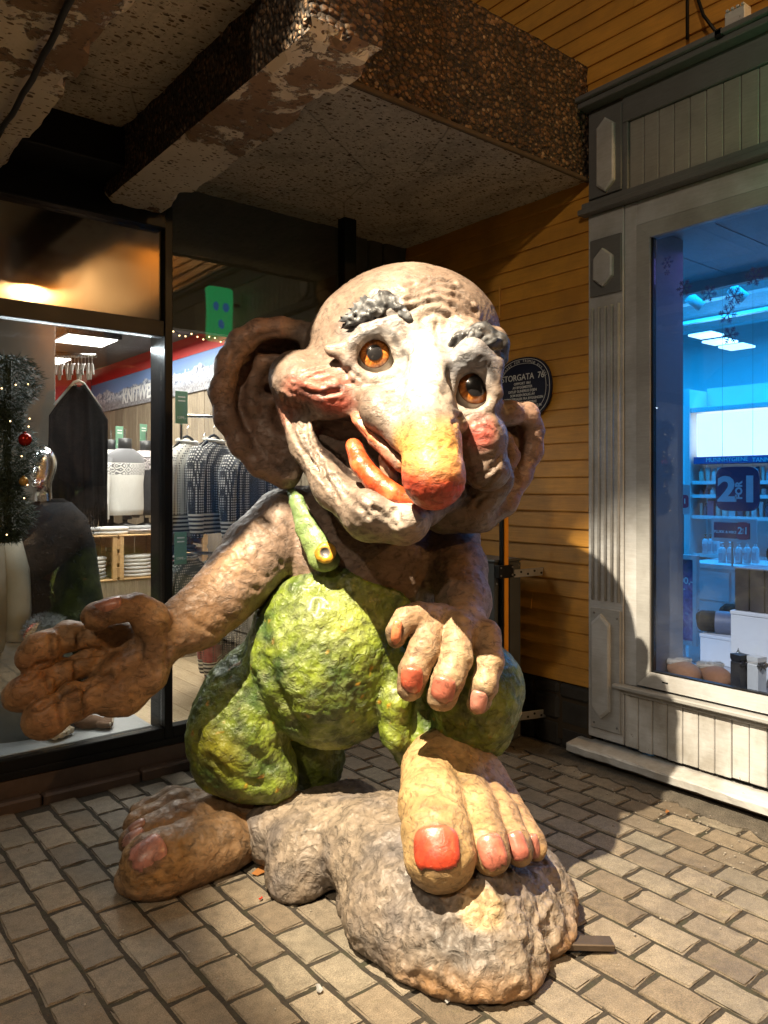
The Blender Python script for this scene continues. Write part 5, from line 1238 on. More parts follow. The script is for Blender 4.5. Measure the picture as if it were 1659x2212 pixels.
def mural():
    t = NT('mountain_mural'); v = world_co(t); sx = t.n('ShaderNodeSeparateXYZ'); t.l(v, sx.inputs[0])
    cv = t.n('ShaderNodeCombineXYZ'); t.l(sx.outputs[1], cv.inputs[0]); hgt = t.noise(cv.outputs[0], 2.4, 7, .62)
    f = t.math('SUBTRACT', t.math('ADD', 2.42, t.math('MULTIPLY', hgt, .30)), sx.outputs[2]); msk = t.math('MULTIPLY', f, 60, clamp=True)
    snow = t.ramp(t.noise(t.map(v, (1, 1, 1.6)), 16, 7, .72), [(.42, (.10, .13, .20)), (.5, (.42, .46, .55)), (.62, (.82, .84, .88))]); low = t.ramp(t.noise(v, 40, 5), [(.3, (.10, .10, .12)), (.7, (.40, .40, .42))])
    lowm = t.n('ShaderNodeMapRange'); t.l(sx.outputs[2], lowm.inputs[0]); lowm.inputs[1].default_value = 2.48; lowm.inputs[2].default_value = 2.42
    c = t.mix(msk, (.16, .27, .55), snow); c = t.mix(lowm.outputs[0], c, low); t.set(Base__Color=c, Roughness=.55); return t.m
box1('mural', mural(), (-.57, -.50, .35, 5.29, 2.356, 2.69), wl, 0); box1('red_frieze', M_RED, (-.575, -.50, .35, 5.29, 2.6905, 3.1), wl, 0)
M_LET = simple('white_letters', (.80, .80, .80), .5, 0, .05)
lettering('KNITWEAR', .20, M_LET, Matrix.Translation((-.572, 3.72, 2.46)) @ RX, None, 'wall_lettering', bold=.004, shear=.12, align='CENTER').parent = None
for o in [x for x in COL.objects if x.name.startswith('wall_lettering')]: inv(o, wl)
o = lettering('Craftsmanship Through Generations', .135, M_LET, Matrix.Translation((-.572, 2.30, 2.53)) @ RX, None, 'wall_script', shear=.25, bold=-.001); inv(o, wl)
bw = empty('shop_back_wall', (-2, 5.25, 0)); tag(bw, 'far wall of the knitwear shop, red above plain boards', 'wall')
box1('boarding', M_BARN, (-3.6, -.58, 5.2, 5.28, .1, 2.2), bw, 0); box1('red_panel', M_RED, (-3.6, -.58, 5.2, 5.28, 2.201, 3.1), bw, 0)
lw_ = empty('shop_side_wall', (-3.6, 2.5, 0)); tag(lw_, 'plain plaster wall at the left end of the knitwear shop', 'wall'); box1('plaster', M_PLAIN, (-3.66, -3.6, .23, 5.2, .1, 3.1), lw_, 0)
ce = empty('shop_ceiling', (-2, 2.5, 2.85)); tag(ce, 'dark ceiling of the knitwear shop with light panels', kind='structure'); box1('ceiling_board', M_CEIL, (-3.6, -.56, .23, 5.2, 2.86, 2.95), ce, 0)
M_LP = emit('shop_light_panel', (1.0, .93, .84), 9.0)
for k, (x, y) in enumerate(((-1.35, 1.5), (-1.35, 3.0), (-2.4, 2.2), (-2.4, 3.8), (-1.35, 4.3))):
    lp = empty('ceiling_light', (x, y, 2.85)); tag(lp, ('ceiling light panel nearest the window, above the jumper rail', 'second ceiling light panel above the jumper rail', 'ceiling light panel behind the black poncho', 'ceiling light panel at the far left of the knitwear shop', 'ceiling light panel by the red far wall')[k], 'ceiling light', 'ceiling lights of the knitwear shop')
    b = MB(); b.box(-.24, .24, -.24, .24, -.05, .008, .005); pchild(b.build('housing', M_BLACK), lp)
    b = MB(); b.box(-.21, .21, -.21, .21, -.056, -.0505); pchild(b.build('diffuser', M_LP), lp)
def area(name, pos, size, energy, color, rot=(0, 0, 0)):
    ld = bpy.data.lights.new(name, 'AREA'); ld.shape = 'RECTANGLE'; ld.size, ld.size_y = size; ld.energy = energy; ld.color = color
    o = bpy.data.objects.new(name, ld); COL.objects.link(o); o.location = pos; o.rotation_euler = rot; return o
area('knitwear_shop_light', (-1.35, 1.9, 2.78), (.9, 2.8), 150, (1.0, .94, .86))
wl_ = area('window_display_light', (-2.45, .16, 2.26), (1.3, .05), 14, (.86, .94, 1.0), (R(-24), 0, 0))
# folding price tag
M_TAG = simple('green_price_tag', (.13, .27, .18), .5); M_TAGW = simple('tag_white', (.75, .76, .72), .5)
def price_tag(p, s, label, txt='1399,-', rz=0.0):
    t_ = empty('price_tag', p, rz); tag(t_, label, 'price tag', 'green price tags'); b = MB(); b.box(-s*.5, s*.5, -.003, .003, -s*1.25, s*1.25, .001); pchild(b.build('card', M_TAG), t_)
    RF = Matrix(((1, 0, 0, 0), (0, 0, -1, 0), (0, 1, 0, 0), (0, 0, 0, 1)))
    lettering(txt, s*.30, M_TAGW, Matrix.Translation((0, -.0036, -s*.8)) @ RF, t_); lettering('Jumper', s*.26, M_TAGW, Matrix.Translation((0, -.0036, s*.7)) @ RF, t_) if False else None
    for k in range(2):
        b = MB(); b.box(-s*.3, s*.3, -.0042, -.0032, s*(.75-.3*k), s*(.85-.3*k)); pchild(b.build('print_line', M_TAGW), t_)
# ---- garments
def knit(name, base, dot, kind='dots', band=None, stripes=None):
    """knitted wool: small dots in rows, bands and stripes by height"""
    t = NT(name); v = t.obj(); sx = t.n('ShaderNodeSeparateXYZ'); t.l(v, sx.inputs[0]); z = sx.outputs[2]
    rib = t.noise(t.map(v, (140, 140, 50)), 1.0, 2); c = t.mix(t.ramp(rib, [(.35, .15), (.6, 0.0)]), base, tuple(x*.55 for x in base))
    if kind == 'dots':
        g_ = t.n('ShaderNodeTexVoronoi', _feature='F1', Scale=58.0, Randomness=0.0); t.l(t.map(v, (1, 1, 1.0), (0, 0, 0)), g_.inputs['Vector'])
        c = t.mix(t.ramp(g_.outputs['Distance'], [(.30, 1.0), (.42, 0.0)]), c, dot)
    if kind == 'nordic':
        w = t.n('ShaderNodeTexVoronoi', _feature='F1', _distance='MANHATTAN', Scale=17.0, Randomness=0.0); t.l(v, w.inputs['Vector']); patt = t.ramp(t.math('FRACT', t.math('MULTIPLY', w.outputs['Distance'], 2.6)), [(.45, 0.0), (.5, 1.0)], 'CONSTANT')
        inb = t.ramp(z, [(0, 0.0), (band[0], 1.0), (band[1], 0.0)], 'CONSTANT'); c = t.mix(t.math('MULTIPLY', patt, inb), c, dot)
        c = t.mix(t.ramp(z, [(0, 0.0), (band[1]+.005, 1.0)], 'CONSTANT'), c, dot)
    if stripes:
        wv = t.ramp(t.math('FRACT', t.math('MULTIPLY', z, 36)), [(0, 0.0), (.5, 1.0)], 'CONSTANT'); st = []
        lo = t.ramp(z, [(0, 0.0), (stripes[0], 1.0), (stripes[1], 0.0)], 'CONSTANT'); c = t.mix(lo, c, t.mix(wv, base if stripes[2] is None else stripes[2], stripes[3]))
    t.set(Base__Color=c, Roughness=.92, Sheen__Weight=.2, Normal=t.bump(t.noise(v, 220, 3), .5, .004)); return t.m
W_, K_ = (.70, .68, .62), (.016, .016, .019)
def loft(rings, seg=32, fold=.0, seed=0, cap=True):
    """rings: (z, cx, cy, rx, ry); vertical folds grow downward"""
    mb = MB(); V = []; n = len(rings); rs = random.Random(seed); ph = [rs.uniform(0, 6.28) for _ in range(3)]
    for i, (z, cx, cy, rx, ry) in enumerate(rings):
        f = fold*(1-i/(n-1))
        for k in range(seg):
            a = 2*math.pi*k/seg; m = 1+f*(.6*math.sin(5*a+ph[0]+z*2)+.4*math.sin(9*a+ph[1])+.3*math.sin(3*a+ph[2]-z*3))
            V.append((cx+rx*m*math.cos(a), cy+ry*m*math.sin(a), z))
    F = [(i*seg+k, i*seg+(k+1) % seg, (i+1)*seg+(k+1) % seg, (i+1)*seg+k) for i in range(n-1) for k in range(seg)]
    if cap: F += [tuple(range(seg))[::-1], tuple((n-1)*seg+k for k in range(seg))]
    mb.add(V, F); return mb
def jumper(p, rz, m, label, s=1.0, collar=None, hanger=True, seed=0, group='jumpers hanging on the rail', sleeves=True):
    """jumper on a hanger; origin at the hem"""
    j = empty('jumper', p, rz); j.scale = (s, s, s); tag(j, label, 'jumper', group)
    b = loft([(0, 0, 0, .225, .075), (.03, 0, 0, .235, .085), (.12, 0, 0, .245, .095), (.30, 0, 0, .24, .10), (.45, 0, 0, .235, .10), (.53, 0, 0, .225, .085), (.585, 0, 0, .17, .075), (.62, 0, 0, .095, .065), (.635, 0, 0, .075, .06)], 36, .10, seed); pchild(b.build('torso', m, None, True), j)
    if sleeves:
        for sd in (-1, 1):
            b = MB(); b.tube([(sd*.19, 0, .56), (sd*.255, -.015, .46), (sd*.285, -.03, .28), (sd*.285, -.04, .08), (sd*.28, -.045, -.02)], [.06, .068, .060, .05, .042], 12); pchild(b.build('sleeve', m, None, True), j)
    b = MB(); N = 20
    b.tube([(.078*math.cos(2*math.pi*k/N), .058*math.sin(2*math.pi*k/N), .64+.012*math.sin(2*math.pi*k/N)) for k in range(N+1)], .016, 8); pchild(b.build('collar', collar or m, None, True), j)
    if hanger:
        b = MB(); b.tube([(-.17, 0, .57), (-.05, 0, .665), (0, 0, .68), (.05, 0, .665), (.17, 0, .57)], .010, 8); h = pchild(b.build('hanger', M_BLACK, None, True), j)
        b = MB(); b.tube([(0, 0, .68), (0, 0, .73), (.018, 0, .755), (.03, 0, .735)], .003, 6); pchild(b.build('hook', simple('chrome', (.6, .6, .6), .2, 1.0), None, True), h)
    return j
KW = knit('knit_white_dots', W_, (.05, .05, .055), 'dots', None, (.0, .13, W_, K_)); KB = knit('knit_black_dots', K_, (.62, .60, .56), 'dots', None, (.0, .14, K_, W_)); KG = knit('knit_grey_stripe', (.10, .12, .10), (.62, .60, .54), 'dots'); KR = knit('knit_red_dots', (.30, .015, .02), (.03, .01, .012), 'dots', None, (.0, .10, K_, W_)); KC = knit('knit_stripe_collar', W_, K_, 'plain', None, (.63, .66, W_, K_))
for k, (px, py, Y, rz, m, s, lab) in enumerate(((404, 1150, 1.05, 28, KW, .98, 'white jumper with small black dots, frontmost on the rail beside the black mullion'), (462, 1150, .97, 32, KB, 1.0, 'black jumper with white dots hanging next to the white dotted one'), (530, 1165, .92, 30, KB, 1.0, 'black dotted jumper with white striped hem, partly behind the troll ear'), (580, 1165, 1.10, 30, KB, 1.0, 'black dotted jumper deepest on the rail, seen just left of the troll'), (440, 1148, 1.22, 30, KW, .95, 'white dotted jumper half hidden behind the frontmost one'))):
    q = LW(px, py, Y); jumper((q.x, q.y, q.z), R(rz), m, lab, s, KC, True, k)
# rail
def rail(a, b, label, drop=.16):
    r = empty('clothes_rail', a); tag(r, label, 'rail', 'rails in the knitwear shop'); t_ = MB(); d = Vector(b)-Vector(a); t_.tube([(0, 0, 0), d], .012, 8); pchild(t_.build('tube', simple('chrome', (.6, .6, .6), .2, 1.0), None, True), r)
    for e in (Vector((0, 0, 0)), d): t_ = MB(); t_.tube([e, e+Vector((0, 0, -drop))], .010, 6); pchild(t_.build('post', simple('chrome', (.6, .6, .6), .2, 1.0)), r)
qa, qb = LW(392, 898, .85), LW(580, 905, 1.35); rail(qa+Vector((0, 0, .0)), qb, 'chrome rail carrying the dotted jumpers')
price_tag(LW(392, 880, .80), .085, 'green price tag above the white dotted jumper'); price_tag(LW(390, 1184, .82), .085, 'green price tag below the white dotted jumper')
for k, (px, py, Y, rz, m, lab) in enumerate(((402, 1400, .98, 26, KG, 'grey green patterned jumper on the lower rail below the white dotted one'), (455, 1440, 1.2, 55, KR, 'dark red dotted jumper low behind the outstretched arm'), (500, 1440, 1.3, 55, KB, 'black dotted jumper low behind the elbow of the troll'))):
    q = LW(px, py, Y); jumper((q.x, q.y, q.z), R(rz), m, lab, .98, KC, True, 20+k, 'jumpers on the lower rail')
rail(LW(385, 1195, .9), LW(560, 1195, 1.35), 'lower chrome rail behind the outstretched arm')
# folded jumpers
def folded(p, rz, col, label, w=.30, d=.22, h=.055, trim=None, grp='folded jumpers on the crates', seed=0):
    f = empty('folded_jumper', p, rz); tag(f, label, 'jumper', grp); m = simple('wool_%d_%d_%d' % tuple(int(c*99) for c in col), col, .9, 0, .25, 30, .4, 150); rs = random.Random(seed)
    for k in range(2):
        V = []; b = loft([(h*.5*k, 0, 0, w*.44, d*.44), (h*.5*k+h*.10, 0, 0, w*.5, d*.5), (h*.5*k+h*.40, 0, 0, w*.5, d*.5), (h*.5*(k+1), 0, 0, w*.42, d*.42)], 24, .05, seed+k); pchild(b.build('fold', m, None, True), f)
        
    if trim: b = loft([(h*.35, 0, -.004, w*.505, d*.505), (h*.62, 0, -.004, w*.505, d*.505)], 24, .05, seed); pchild(b.build('trim_band', simple('wool_trim', trim, .9, 0, .3, 60), None, True), f)
WHT, GRY, BLK, REDW = (.66, .65, .62), (.28, .28, .28), (.02, .02, .024), (.42, .02, .02)
# slatted crates on a plank plinth
def crate(p, w, h, d, label, rz=0.0):
    c = empty('wooden_crate', p, rz); tag(c, label, 'crate', 'slatted crates in the knitwear shop')
    def sl(nm, *b_): q = MB(); q.box(*b_, .003); pchild(q.build(nm, M_PINE), c)
    for sx in (0, w-.035): sl('post', sx, sx+.035, 0, .035, 0, h); sl('post', sx, sx+.035, d-.035, d, 0, h)
    sl('bottom', .0, w, .0, d, -.012, -.0005); sl('top', -.005, w+.005, -.004, d, h+.0005, h+.013)
    for k in range(3): sl('slat', .036+k*(w-.07)/3+.004, .036+(k+1)*(w-.07)/3-.004, d-.014, d-.001, .002, h-.002)
    for k in range(3):
        for sx in (-.009, w+.0005): sl('slat', sx, sx+.0085, .0, d, .012+k*h/3, .012+k*h/3+h/3*.72)
CY = 2.0; z0, z1 = LW(240, 1252, CY).z, LW(240, 1160, CY).z; xl = LW(150, 1200, CY).x; cw = .36
for k in range(3): crate((xl+k*(cw+.018), CY, z0), cw, z1-z0, .30, ('left pine crate with white and grey folded jumpers', 'middle pine crate with white folded jumpers', 'right pine crate with black folded jumpers')[k])
box1('plinth_planks', M_BARN, (xl-.1, xl+1.3, CY+.01, CY+.32, .1, z0-.013), wl, .004)
cols = [[GRY, WHT, WHT], [WHT, WHT, WHT], [BLK, (.3, .05, .06), BLK, BLK]]
nm = ('left', 'middle', 'right')
for k in range(3):
    for q, c in enumerate(cols[k]): folded((xl+k*(cw+.018)+cw/2, CY+.13, z0+.001+q*.058), .05*(q % 2), c, '%s folded jumper inside the %s crate, %s in its stack' % ({WHT: 'white', GRY: 'grey', BLK: 'black'}.get(c, 'dark red'), nm[k], ('lowest', 'second', 'third', 'topmost')[q]), .27, .2, .057, None if c != BLK else ((.55, .5, .5) if q == 2 else None), seed=k*5+q)
for q, (dx, c, tr, lab) in enumerate(((.14, GRY, None, 'grey folded jumper lying on top of the left crate'), (.36, WHT, None, 'white folded jumper on top between the left and middle crates'), (.60, GRY, WHT, 'grey and white folded jumper on top of the middle crate'), (.86, BLK, (.55, .5, .5), 'black patterned folded jumper on top of the right crate'))):
    folded((xl+dx, CY+.12, z1+.014), .1*q, c, lab, .27, .2, .06, tr, seed=40+q)
# bust mannequins in nordic jumpers standing on the crates
def bust(p, rz, m, label, neck=BLK, s=1.0):
    t_ = empty('bust_mannequin', p, rz); t_.scale = (s, s, s); tag(t_, label, 'mannequin', 'bust mannequins on the crates')
    b = loft([(0, 0, 0, .17, .10), (.05, 0, 0, .175, .11), (.25, 0, 0, .17, .11), (.38, 0, 0, .19, .115), (.46, 0, 0, .18, .09), (.505, 0, 0, .10, .07), (.52, 0, 0, .07, .06)], 28, .06, 3); pchild(b.build('jumper_front', m, None, True), t_)
    for sd in (-1, 1): b = MB(); b.tube([(sd*.17, 0, .44), (sd*.215, -.01, .32), (sd*.225, -.02, .12), (sd*.22, -.03, -.03)], [.05, .055, .045, .036], 10); pchild(b.build('sleeve', m, None, True), t_)
    b = MB(); b.lathe([(.055, .50), (.05, .56), (.052, .60), (.02, .605)], (0, 0, 0), 16); pchild(b.build('neck', simple('mannequin_black', (.03, .03, .032), .4), None, True), t_)
    b = MB(); b.tube([(0, 0, .6), (0, 0, .68)], .006, 6); pchild(b.build('hook', simple('chrome', (.6, .6, .6), .2, 1.0)), t_)
    b = MB(); b.lathe([(.08, -.10), (.09, -.08), (.02, -.06), (.02, .01)], (0, 0, 0), 16); pchild(b.build('stand', simple('mannequin_black', (.03, .03, .032), .4), None, True), t_)
NWG = knit('nordic_white_grey', (.66, .65, .62), (.13, .13, .14), 'nordic', (.31, .40)); NGW = knit('nordic_grey_white', (.20, .20, .21), (.60, .60, .58), 'nordic', (.30, .38)); NBR = knit('nordic_black_red', (.02, .02, .025), (.50, .45, .45), 'nordic', (.36, .46))
for px, Y, rz, m, lab in ((270, 2.35, 20, NWG, 'bust mannequin in a white jumper with grey yoke'), (240, 2.55, 20, NGW, 'bust mannequin in a grey jumper left of the white one'), (316, 2.45, 20, NBR, 'bust mannequin in a black jumper by the mullion')):
    q = LW(px, 1112, Y); bust((q.x, q.y, q.z), R(rz), m, lab, s=1.05)
for px, py, Y, t_, lab in ((258, 945, 2.5, .075, 'green price tag left of the white bust'), (310, 940, 2.5, .075, 'green price tag by the black bust')): price_tag(LW(px, py, Y), t_, lab, rz=.3)
# ---- window display at the left
disp = box1('display_platform', simple('platform_grey', (.42, .43, .43), .35, 0, .1, 4), (-3.5, -1.95, .035, .95, .10, .225), flo, .003)
box1('display_backdrop', M_PANEL, (-3.5, -2.62, .96, 1.0, .225, 2.6), wl, .003); box1('display_backdrop', M_PANEL, (-2.615, -2.185, .96, 1.0, .225, 2.6), wl, .003)
M_BLKW = simple('black_wool', (.008, .008, .009), .95, 0, .4, 20, .5, 120, .1); M_FUR = simple('grey_fur', (.17, .17, .165), .95, 0, .5, 25, .9, 90)
def fuzz(mb, spots, n, L, seed):
    """short tapering hairs standing on a surface"""
    rs = random.Random(seed)
    for _ in range(n):
        p, nn = spots(rs); p = Vector(p); d = (Vector(nn)+Vector((rs.gauss(0, .5), rs.gauss(0, .5), rs.gauss(0, .5)))).normalized(); l = L*rs.uniform(.5, 1.2); sd = d.orthogonal().normalized()*L*.10
        mb.add([p-sd, p+sd, p+d*l], [(0, 1, 2)])
# black poncho on a hanger rail
q = LW(170, 1108, .62); pn = empty('poncho', q, R(15)); tag(pn, 'long black fringed poncho hanging in the shop window', 'poncho')
H = LW(170, 822, .62).z-q.z
def poncho_mesh():
    """cloth hung over a hanger: straight sloping shoulders, open V neck, folds running down, uneven hem"""
    mb = MB(); nx, nz = 41, 26; rs_ = random.Random(8); V = []; F = []
    for side in (-1, 1):
        base = len(V)
        for j in range(nz+1):
            t = j/nz
            for i in range(nx):
                u = -1+2*i/(nx-1); au = abs(u); top = H*(1-.02-.26*max(0, au-.12)/.88-.03*(au < .14)); bot = .02*math.sin(u*7+side)+.03*math.sin(u*3.1)
                wid = .185*(1-.10*t+.10*t*t); z = top+(bot-top)*t; x = u*wid*(1+.03*math.sin(3*t+u))
                dep = (.018+.050*t)*(1-.75*au**3)+.012*t*(math.sin(u*14+side*2)+.6*math.sin(u*25+1.3+t*2)); V.append((x, side*dep, z))
        for j in range(nz):
            for i in range(nx-1): q = base+j*nx+i; F.append((q, q+1, q+nx+1, q+nx))
    n1 = (nz+1)*nx
    for j in range(nz):
        for i in (0, nx-1): q = j*nx+i; F.append((q, q+nx, n1+q+nx, n1+q))
    for i in range(nx-1):
        F.append((i, i+1, n1+i+1, n1+i)); q = nz*nx+i; F.append((q, q+1, n1+q+1, n1+q))
    mb.add(V, F); return mb
pchild(poncho_mesh().build('drape', M_BLKW, None, True), pn)
hb_ = MB(); hb_.tube([(-.15, 0, H*.80), (-.03, 0, H*.985), (0, 0, H), (.03, 0, H*.985), (.15, 0, H*.80)], .008, 8); hb_.tube([(0, 0, H), (0, 0, H+.05), (.015, 0, H+.07), (.028, 0, H+.05)], .003, 6); pchild(hb_.build('hanger', simple('pale_hanger', (.62, .60, .56), .4), None, True), pn)
fr_ = MB(); rs = random.Random(6)
for k in range(60):
    a = 2*math.pi*k/60; x, y = .178*math.cos(a), .055*math.sin(a); fr_.tube([(x, y, .05), (x*1.01, y, -.03), (x*(1+rs.gauss(0, .03)), y, -.075+rs.uniform(-.02, .02))], [.007, .006, .003], 5)
pchild(fr_.build('fringe', M_BLKW), pn)
ra, rb = LW(122, 768, .62), LW(206, 768, .62); rail(ra, rb, 'short chrome rail with empty hangers above the black poncho', .01)
for k in range(11):
    p = LW(124+k*7.5, 775, .62); hg = empty('clothes_hanger', p, R(70+7*math.sin(k*2.1))); tag(hg, ORD[k]+' empty pale hanger from the left on the short rail above the poncho', 'hanger', 'empty hangers above the poncho')
    b = MB(); b.tube([(0, 0, .0), (.012, 0, .014), (0, 0, .026), (-.012, 0, .012)], .0025, 5); b.tube([(0, 0, 0), (0, 0, -.03)], .0025, 5); b.tube([(-.11, 0, -.105), (-.04, 0, -.04), (0, 0, -.03), (.04, 0, -.04), (.11, 0, -.105)], .005, 6); pchild(b.build('frame', simple('pale_hanger', (.62, .60, .56), .4)), hg)
# silver-headed mannequin in a black coat with fur collar
q = LW(112, 1330, .42); mn = empty('mannequin', (q.x, q.y, .226)); tag(mn, 'silver headed mannequin in a black coat with fringed shawl behind the glass', 'mannequin')
zt = LW(112, 1085, .42).z-.226
pchild(loft([(0, 0, 0, .20, .14), (.25, 0, 0, .20, .14), (zt*.55, 0, 0, .185, .13), (zt*.8, 0, 0, .19, .12), (zt*.93, 0, 0, .17, .10), (zt, 0, 0, .09, .07), (zt+.02, 0, 0, .06, .05)], 36, .08, 11).build('coat', M_BLKW, None, True), mn)
sh = loft([(zt*.45, .02, -.01, .235, .16), (zt*.62, .02, -.01, .215, .155), (zt*.8, .01, -.01, .21, .15), (zt*.93, 0, -.01, .18, .12), (zt*1.0, 0, 0, .10, .085)], 40, .14, 12); fuzz(sh, lambda r_: ((lambda a, t: ((.21+.02*t)*math.cos(a), (.15+.01*t)*math.sin(a), zt*(.95-.5*t)))(r_.uniform(0, 6.28), r_.random()), (0, -1, -.6)), 900, .035, 3); pchild(sh.build('shawl', simple('charcoal_wool', (.022, .022, .024), .95, 0, .5, 20, .6, 100, .1), None, True), mn)
HS = SDF((-.14, -.16, 0), (.14, .14, .36), .008); HS.ell((0, 0, .20), (.075, .095, .11), .03); HS.ell((0, -.03, .13), (.055, .06, .07), .03); HS.cap((0, .01, .0), (0, .01, .12), .052, .045, .03); HS.cap((0, -.095, .19), (0, -.112, .15), .010, .015, .02); HS.ell((0, -.085, .095), (.03, .025, .02), .02); HS.ell((-.03, -.10, .195), (.02, .02, .012), .015, 'cut'); HS.ell((.03, -.10, .195), (.02, .02, .012), .015, 'cut'); HS.mesh(2)
h_ = HS.build('head', simple('silver_chrome', (.75, .74, .72), .16, 1.0, .05), mn, (0, 0, 0)); h_.location = (-.055, -.02, zt+.0); h_.rotation_euler = (0, 0, R(-35))
# pale jacket mannequin at the picture edge
q = LW(2, 1290, .34); jk = empty('jacket_mannequin', (q.x-.16, q.y, .226)); tag(jk, 'mannequin in a beige jacket at the left edge behind the garland', 'mannequin'); M_BEI = simple('beige_cotton', (.42, .38, .29), .8, 0, .15, 10, .3, 40)
zt2 = LW(0, 1100, .34).z-.226
pchild(loft([(.45, 0, 0, .20, .13), (zt2*.7, 0, 0, .20, .13), (zt2*.9, 0, 0, .20, .11), (zt2, 0, 0, .10, .08)], 32, .05, 2).build('jacket', M_BEI, None, True), jk)
b = MB(); b.tube([(.17, 0, zt2*.92), (.225, -.01, zt2*.72), (.235, -.04, zt2*.55), (.22, -.06, zt2*.42)], [.07, .072, .062, .055], 14); pchild(b.build('sleeve', M_BEI, None, True), jk)
HN = SDF((-.06, -.07, -.16), (.07, .06, .05), .005); HN.ell((0, 0, -.03), (.03, .018, .045), .015)
for k in range(4): HN.chain([((-.022+.015*k, 0, -.06), .009), ((-.024+.016*k, -.008, -.10), .008), ((-.022+.015*k, -.02, -.13+.006*abs(k-1.5)), .007)], .006)
HN.chain([((-.028, 0, -.03), .010), ((-.045, -.02, -.065), .008)], .008); HN.mesh(1); o = HN.build('hand', simple('gold_skin', (.55, .40, .22), .25, .6, .1), jk, (0, 0, 0)); o.location = (.215, -.065, zt2*.40)
pchild(loft([(0, 0, 0, .17, .12), (.2, 0, 0, .18, .12), (.455, 0, 0, .185, .12)], 28, .06, 5).build('trousers', simple('grey_cloth', (.25, .25, .235), .85, 0, .2, 12, .3, 60), None, True), jk)
# long grey skirt form and furry pouffe beside the hand
q = LW(70, 1400, .30); sk = empty('skirt_form', (q.x, .34, .226)); tag(sk, 'pale grey skirt on a stand low behind the outstretched hand', 'skirt'); pchild(loft([(0, 0, 0, .27, .15), (.25, 0, 0, .235, .14), (.44, 0, 0, .20, .13), (.50, 0, 0, .15, .11)], 36, .06, 7).build('skirt', simple('grey_cloth', (.25, .25, .235), .85, 0, .2, 12, .3, 60), None, True), sk)
q = LW(100, 1345, .22); pf = empty('fur_muff', (q.x, .22, q.z-.10)); tag(pf, 'fluffy grey fur muff on a stand behind the index finger', 'muff'); b = MB(); b.ball((0, 0, .06), .10, 20, 12, 1.1, .9, .8); fuzz(b, lambda r_: (lambda a, e: ((.11*math.cos(a)*math.cos(e), .09*math.sin(a)*math.cos(e), .06+.08*math.sin(e)), (math.cos(a)*math.cos(e), math.sin(a)*math.cos(e), math.sin(e))))(r_.uniform(0, 6.28), r_.uniform(-1.2, 1.5)), 2200, .022, 5); pchild(b.build('fur', M_FUR), pf)
b = MB(); b.lathe([(.08, -(q.z-.10-.226)), (.07, -(q.z-.10-.24)), (.02, -(q.z-.10-.26)), (.02, .0)], (0, 0, 0), 14); pchild(b.build('stand', M_BLACK), pf)
# garland with baubles and lights at the left edge
M_NEED = simple('garland_needles', (.018, .035, .016), .7, 0, .6, 30); gl = empty('christmas_garland', LW(20, 1165, -.02)); tag(gl, 'dark green fir garland with baubles and small lights hanging at the left', 'garland')
A_, B_ = LW(12, 770, -.10), LW(14, 1170, -.10); gl.location = (B_.x, -.12, B_.z); Lg = A_.z-B_.z; rs = random.Random(12); nd = MB()
for k in range(9500):
    z = rs.random()*Lg; w = .115*(.75+.35*math.sin(z*19)+.2*rs.random())*min(1, .35+z*4); a = rs.uniform(0, 6.28); r_ = w*math.sqrt(rs.random()); p = Vector((r_*math.cos(a)*1.1, r_*math.sin(a)*.7, z))
    d = Vector((math.cos(a)+rs.gauss(0, .5), math.sin(a)*.7+rs.gauss(0, .5), rs.gauss(-.2, .6))).normalized(); l = rs.uniform(.022, .042); s_ = d.orthogonal().normalized()*.0032; nd.add([p-s_, p+s_, p+d*l], [(0, 1, 2)])
nd.tube([(0, 0, 0), (0, 0, Lg)], .018, 8); o = nd.build('needles', M_NEED, gl)
for (px, py, rr, col) in ((54, 950, .030, (.30, .012, .006)), (51, 1040, .021, (.45, .28, .08))):
    p = LW(px, py, -.20)-gl.location; b = MB(); b.ball(p, rr, 20, 14); b.lathe([(.007, rr*.95), (.007, rr*1.2), (.002, rr*1.25)], p, 8); pchild(b.build('bauble', simple('bauble_%d' % px, col, .18, .55, .1), None, True), gl)
for k in range(14):
    b = MB(); p = Vector((rs.uniform(-.08, .09), -.085, rs.uniform(.02, Lg))); b.ball(p, .0032, 8, 5); pchild(b.build('light_bulb', emit('warm_bulb', (1.0, .66, .30), 6), None, True), gl)
# string of tiny lights along the inside of the window head
fl = empty('fairy_lights', (-1.4, .10, 2.33)); tag(fl, 'string of tiny warm lights inside the head of the right pane', 'string lights'); b = MB(); pts = []
for k in range(31): pts.append((-.44+k*.036, .0, .03+.012*math.sin(k*1.9)))
b.tube(pts, .0018, 5); pchild(b.build('wire', M_BLACK), fl)
for k in range(0, 31):
    b = MB(); b.ball(Vector(pts[k])+Vector((0, 0, -.006)), .0045, 7, 5); pchild(b.build('light_bulb', emit('warm_bulb', (1.0, .66, .30), 6), None, True), fl)
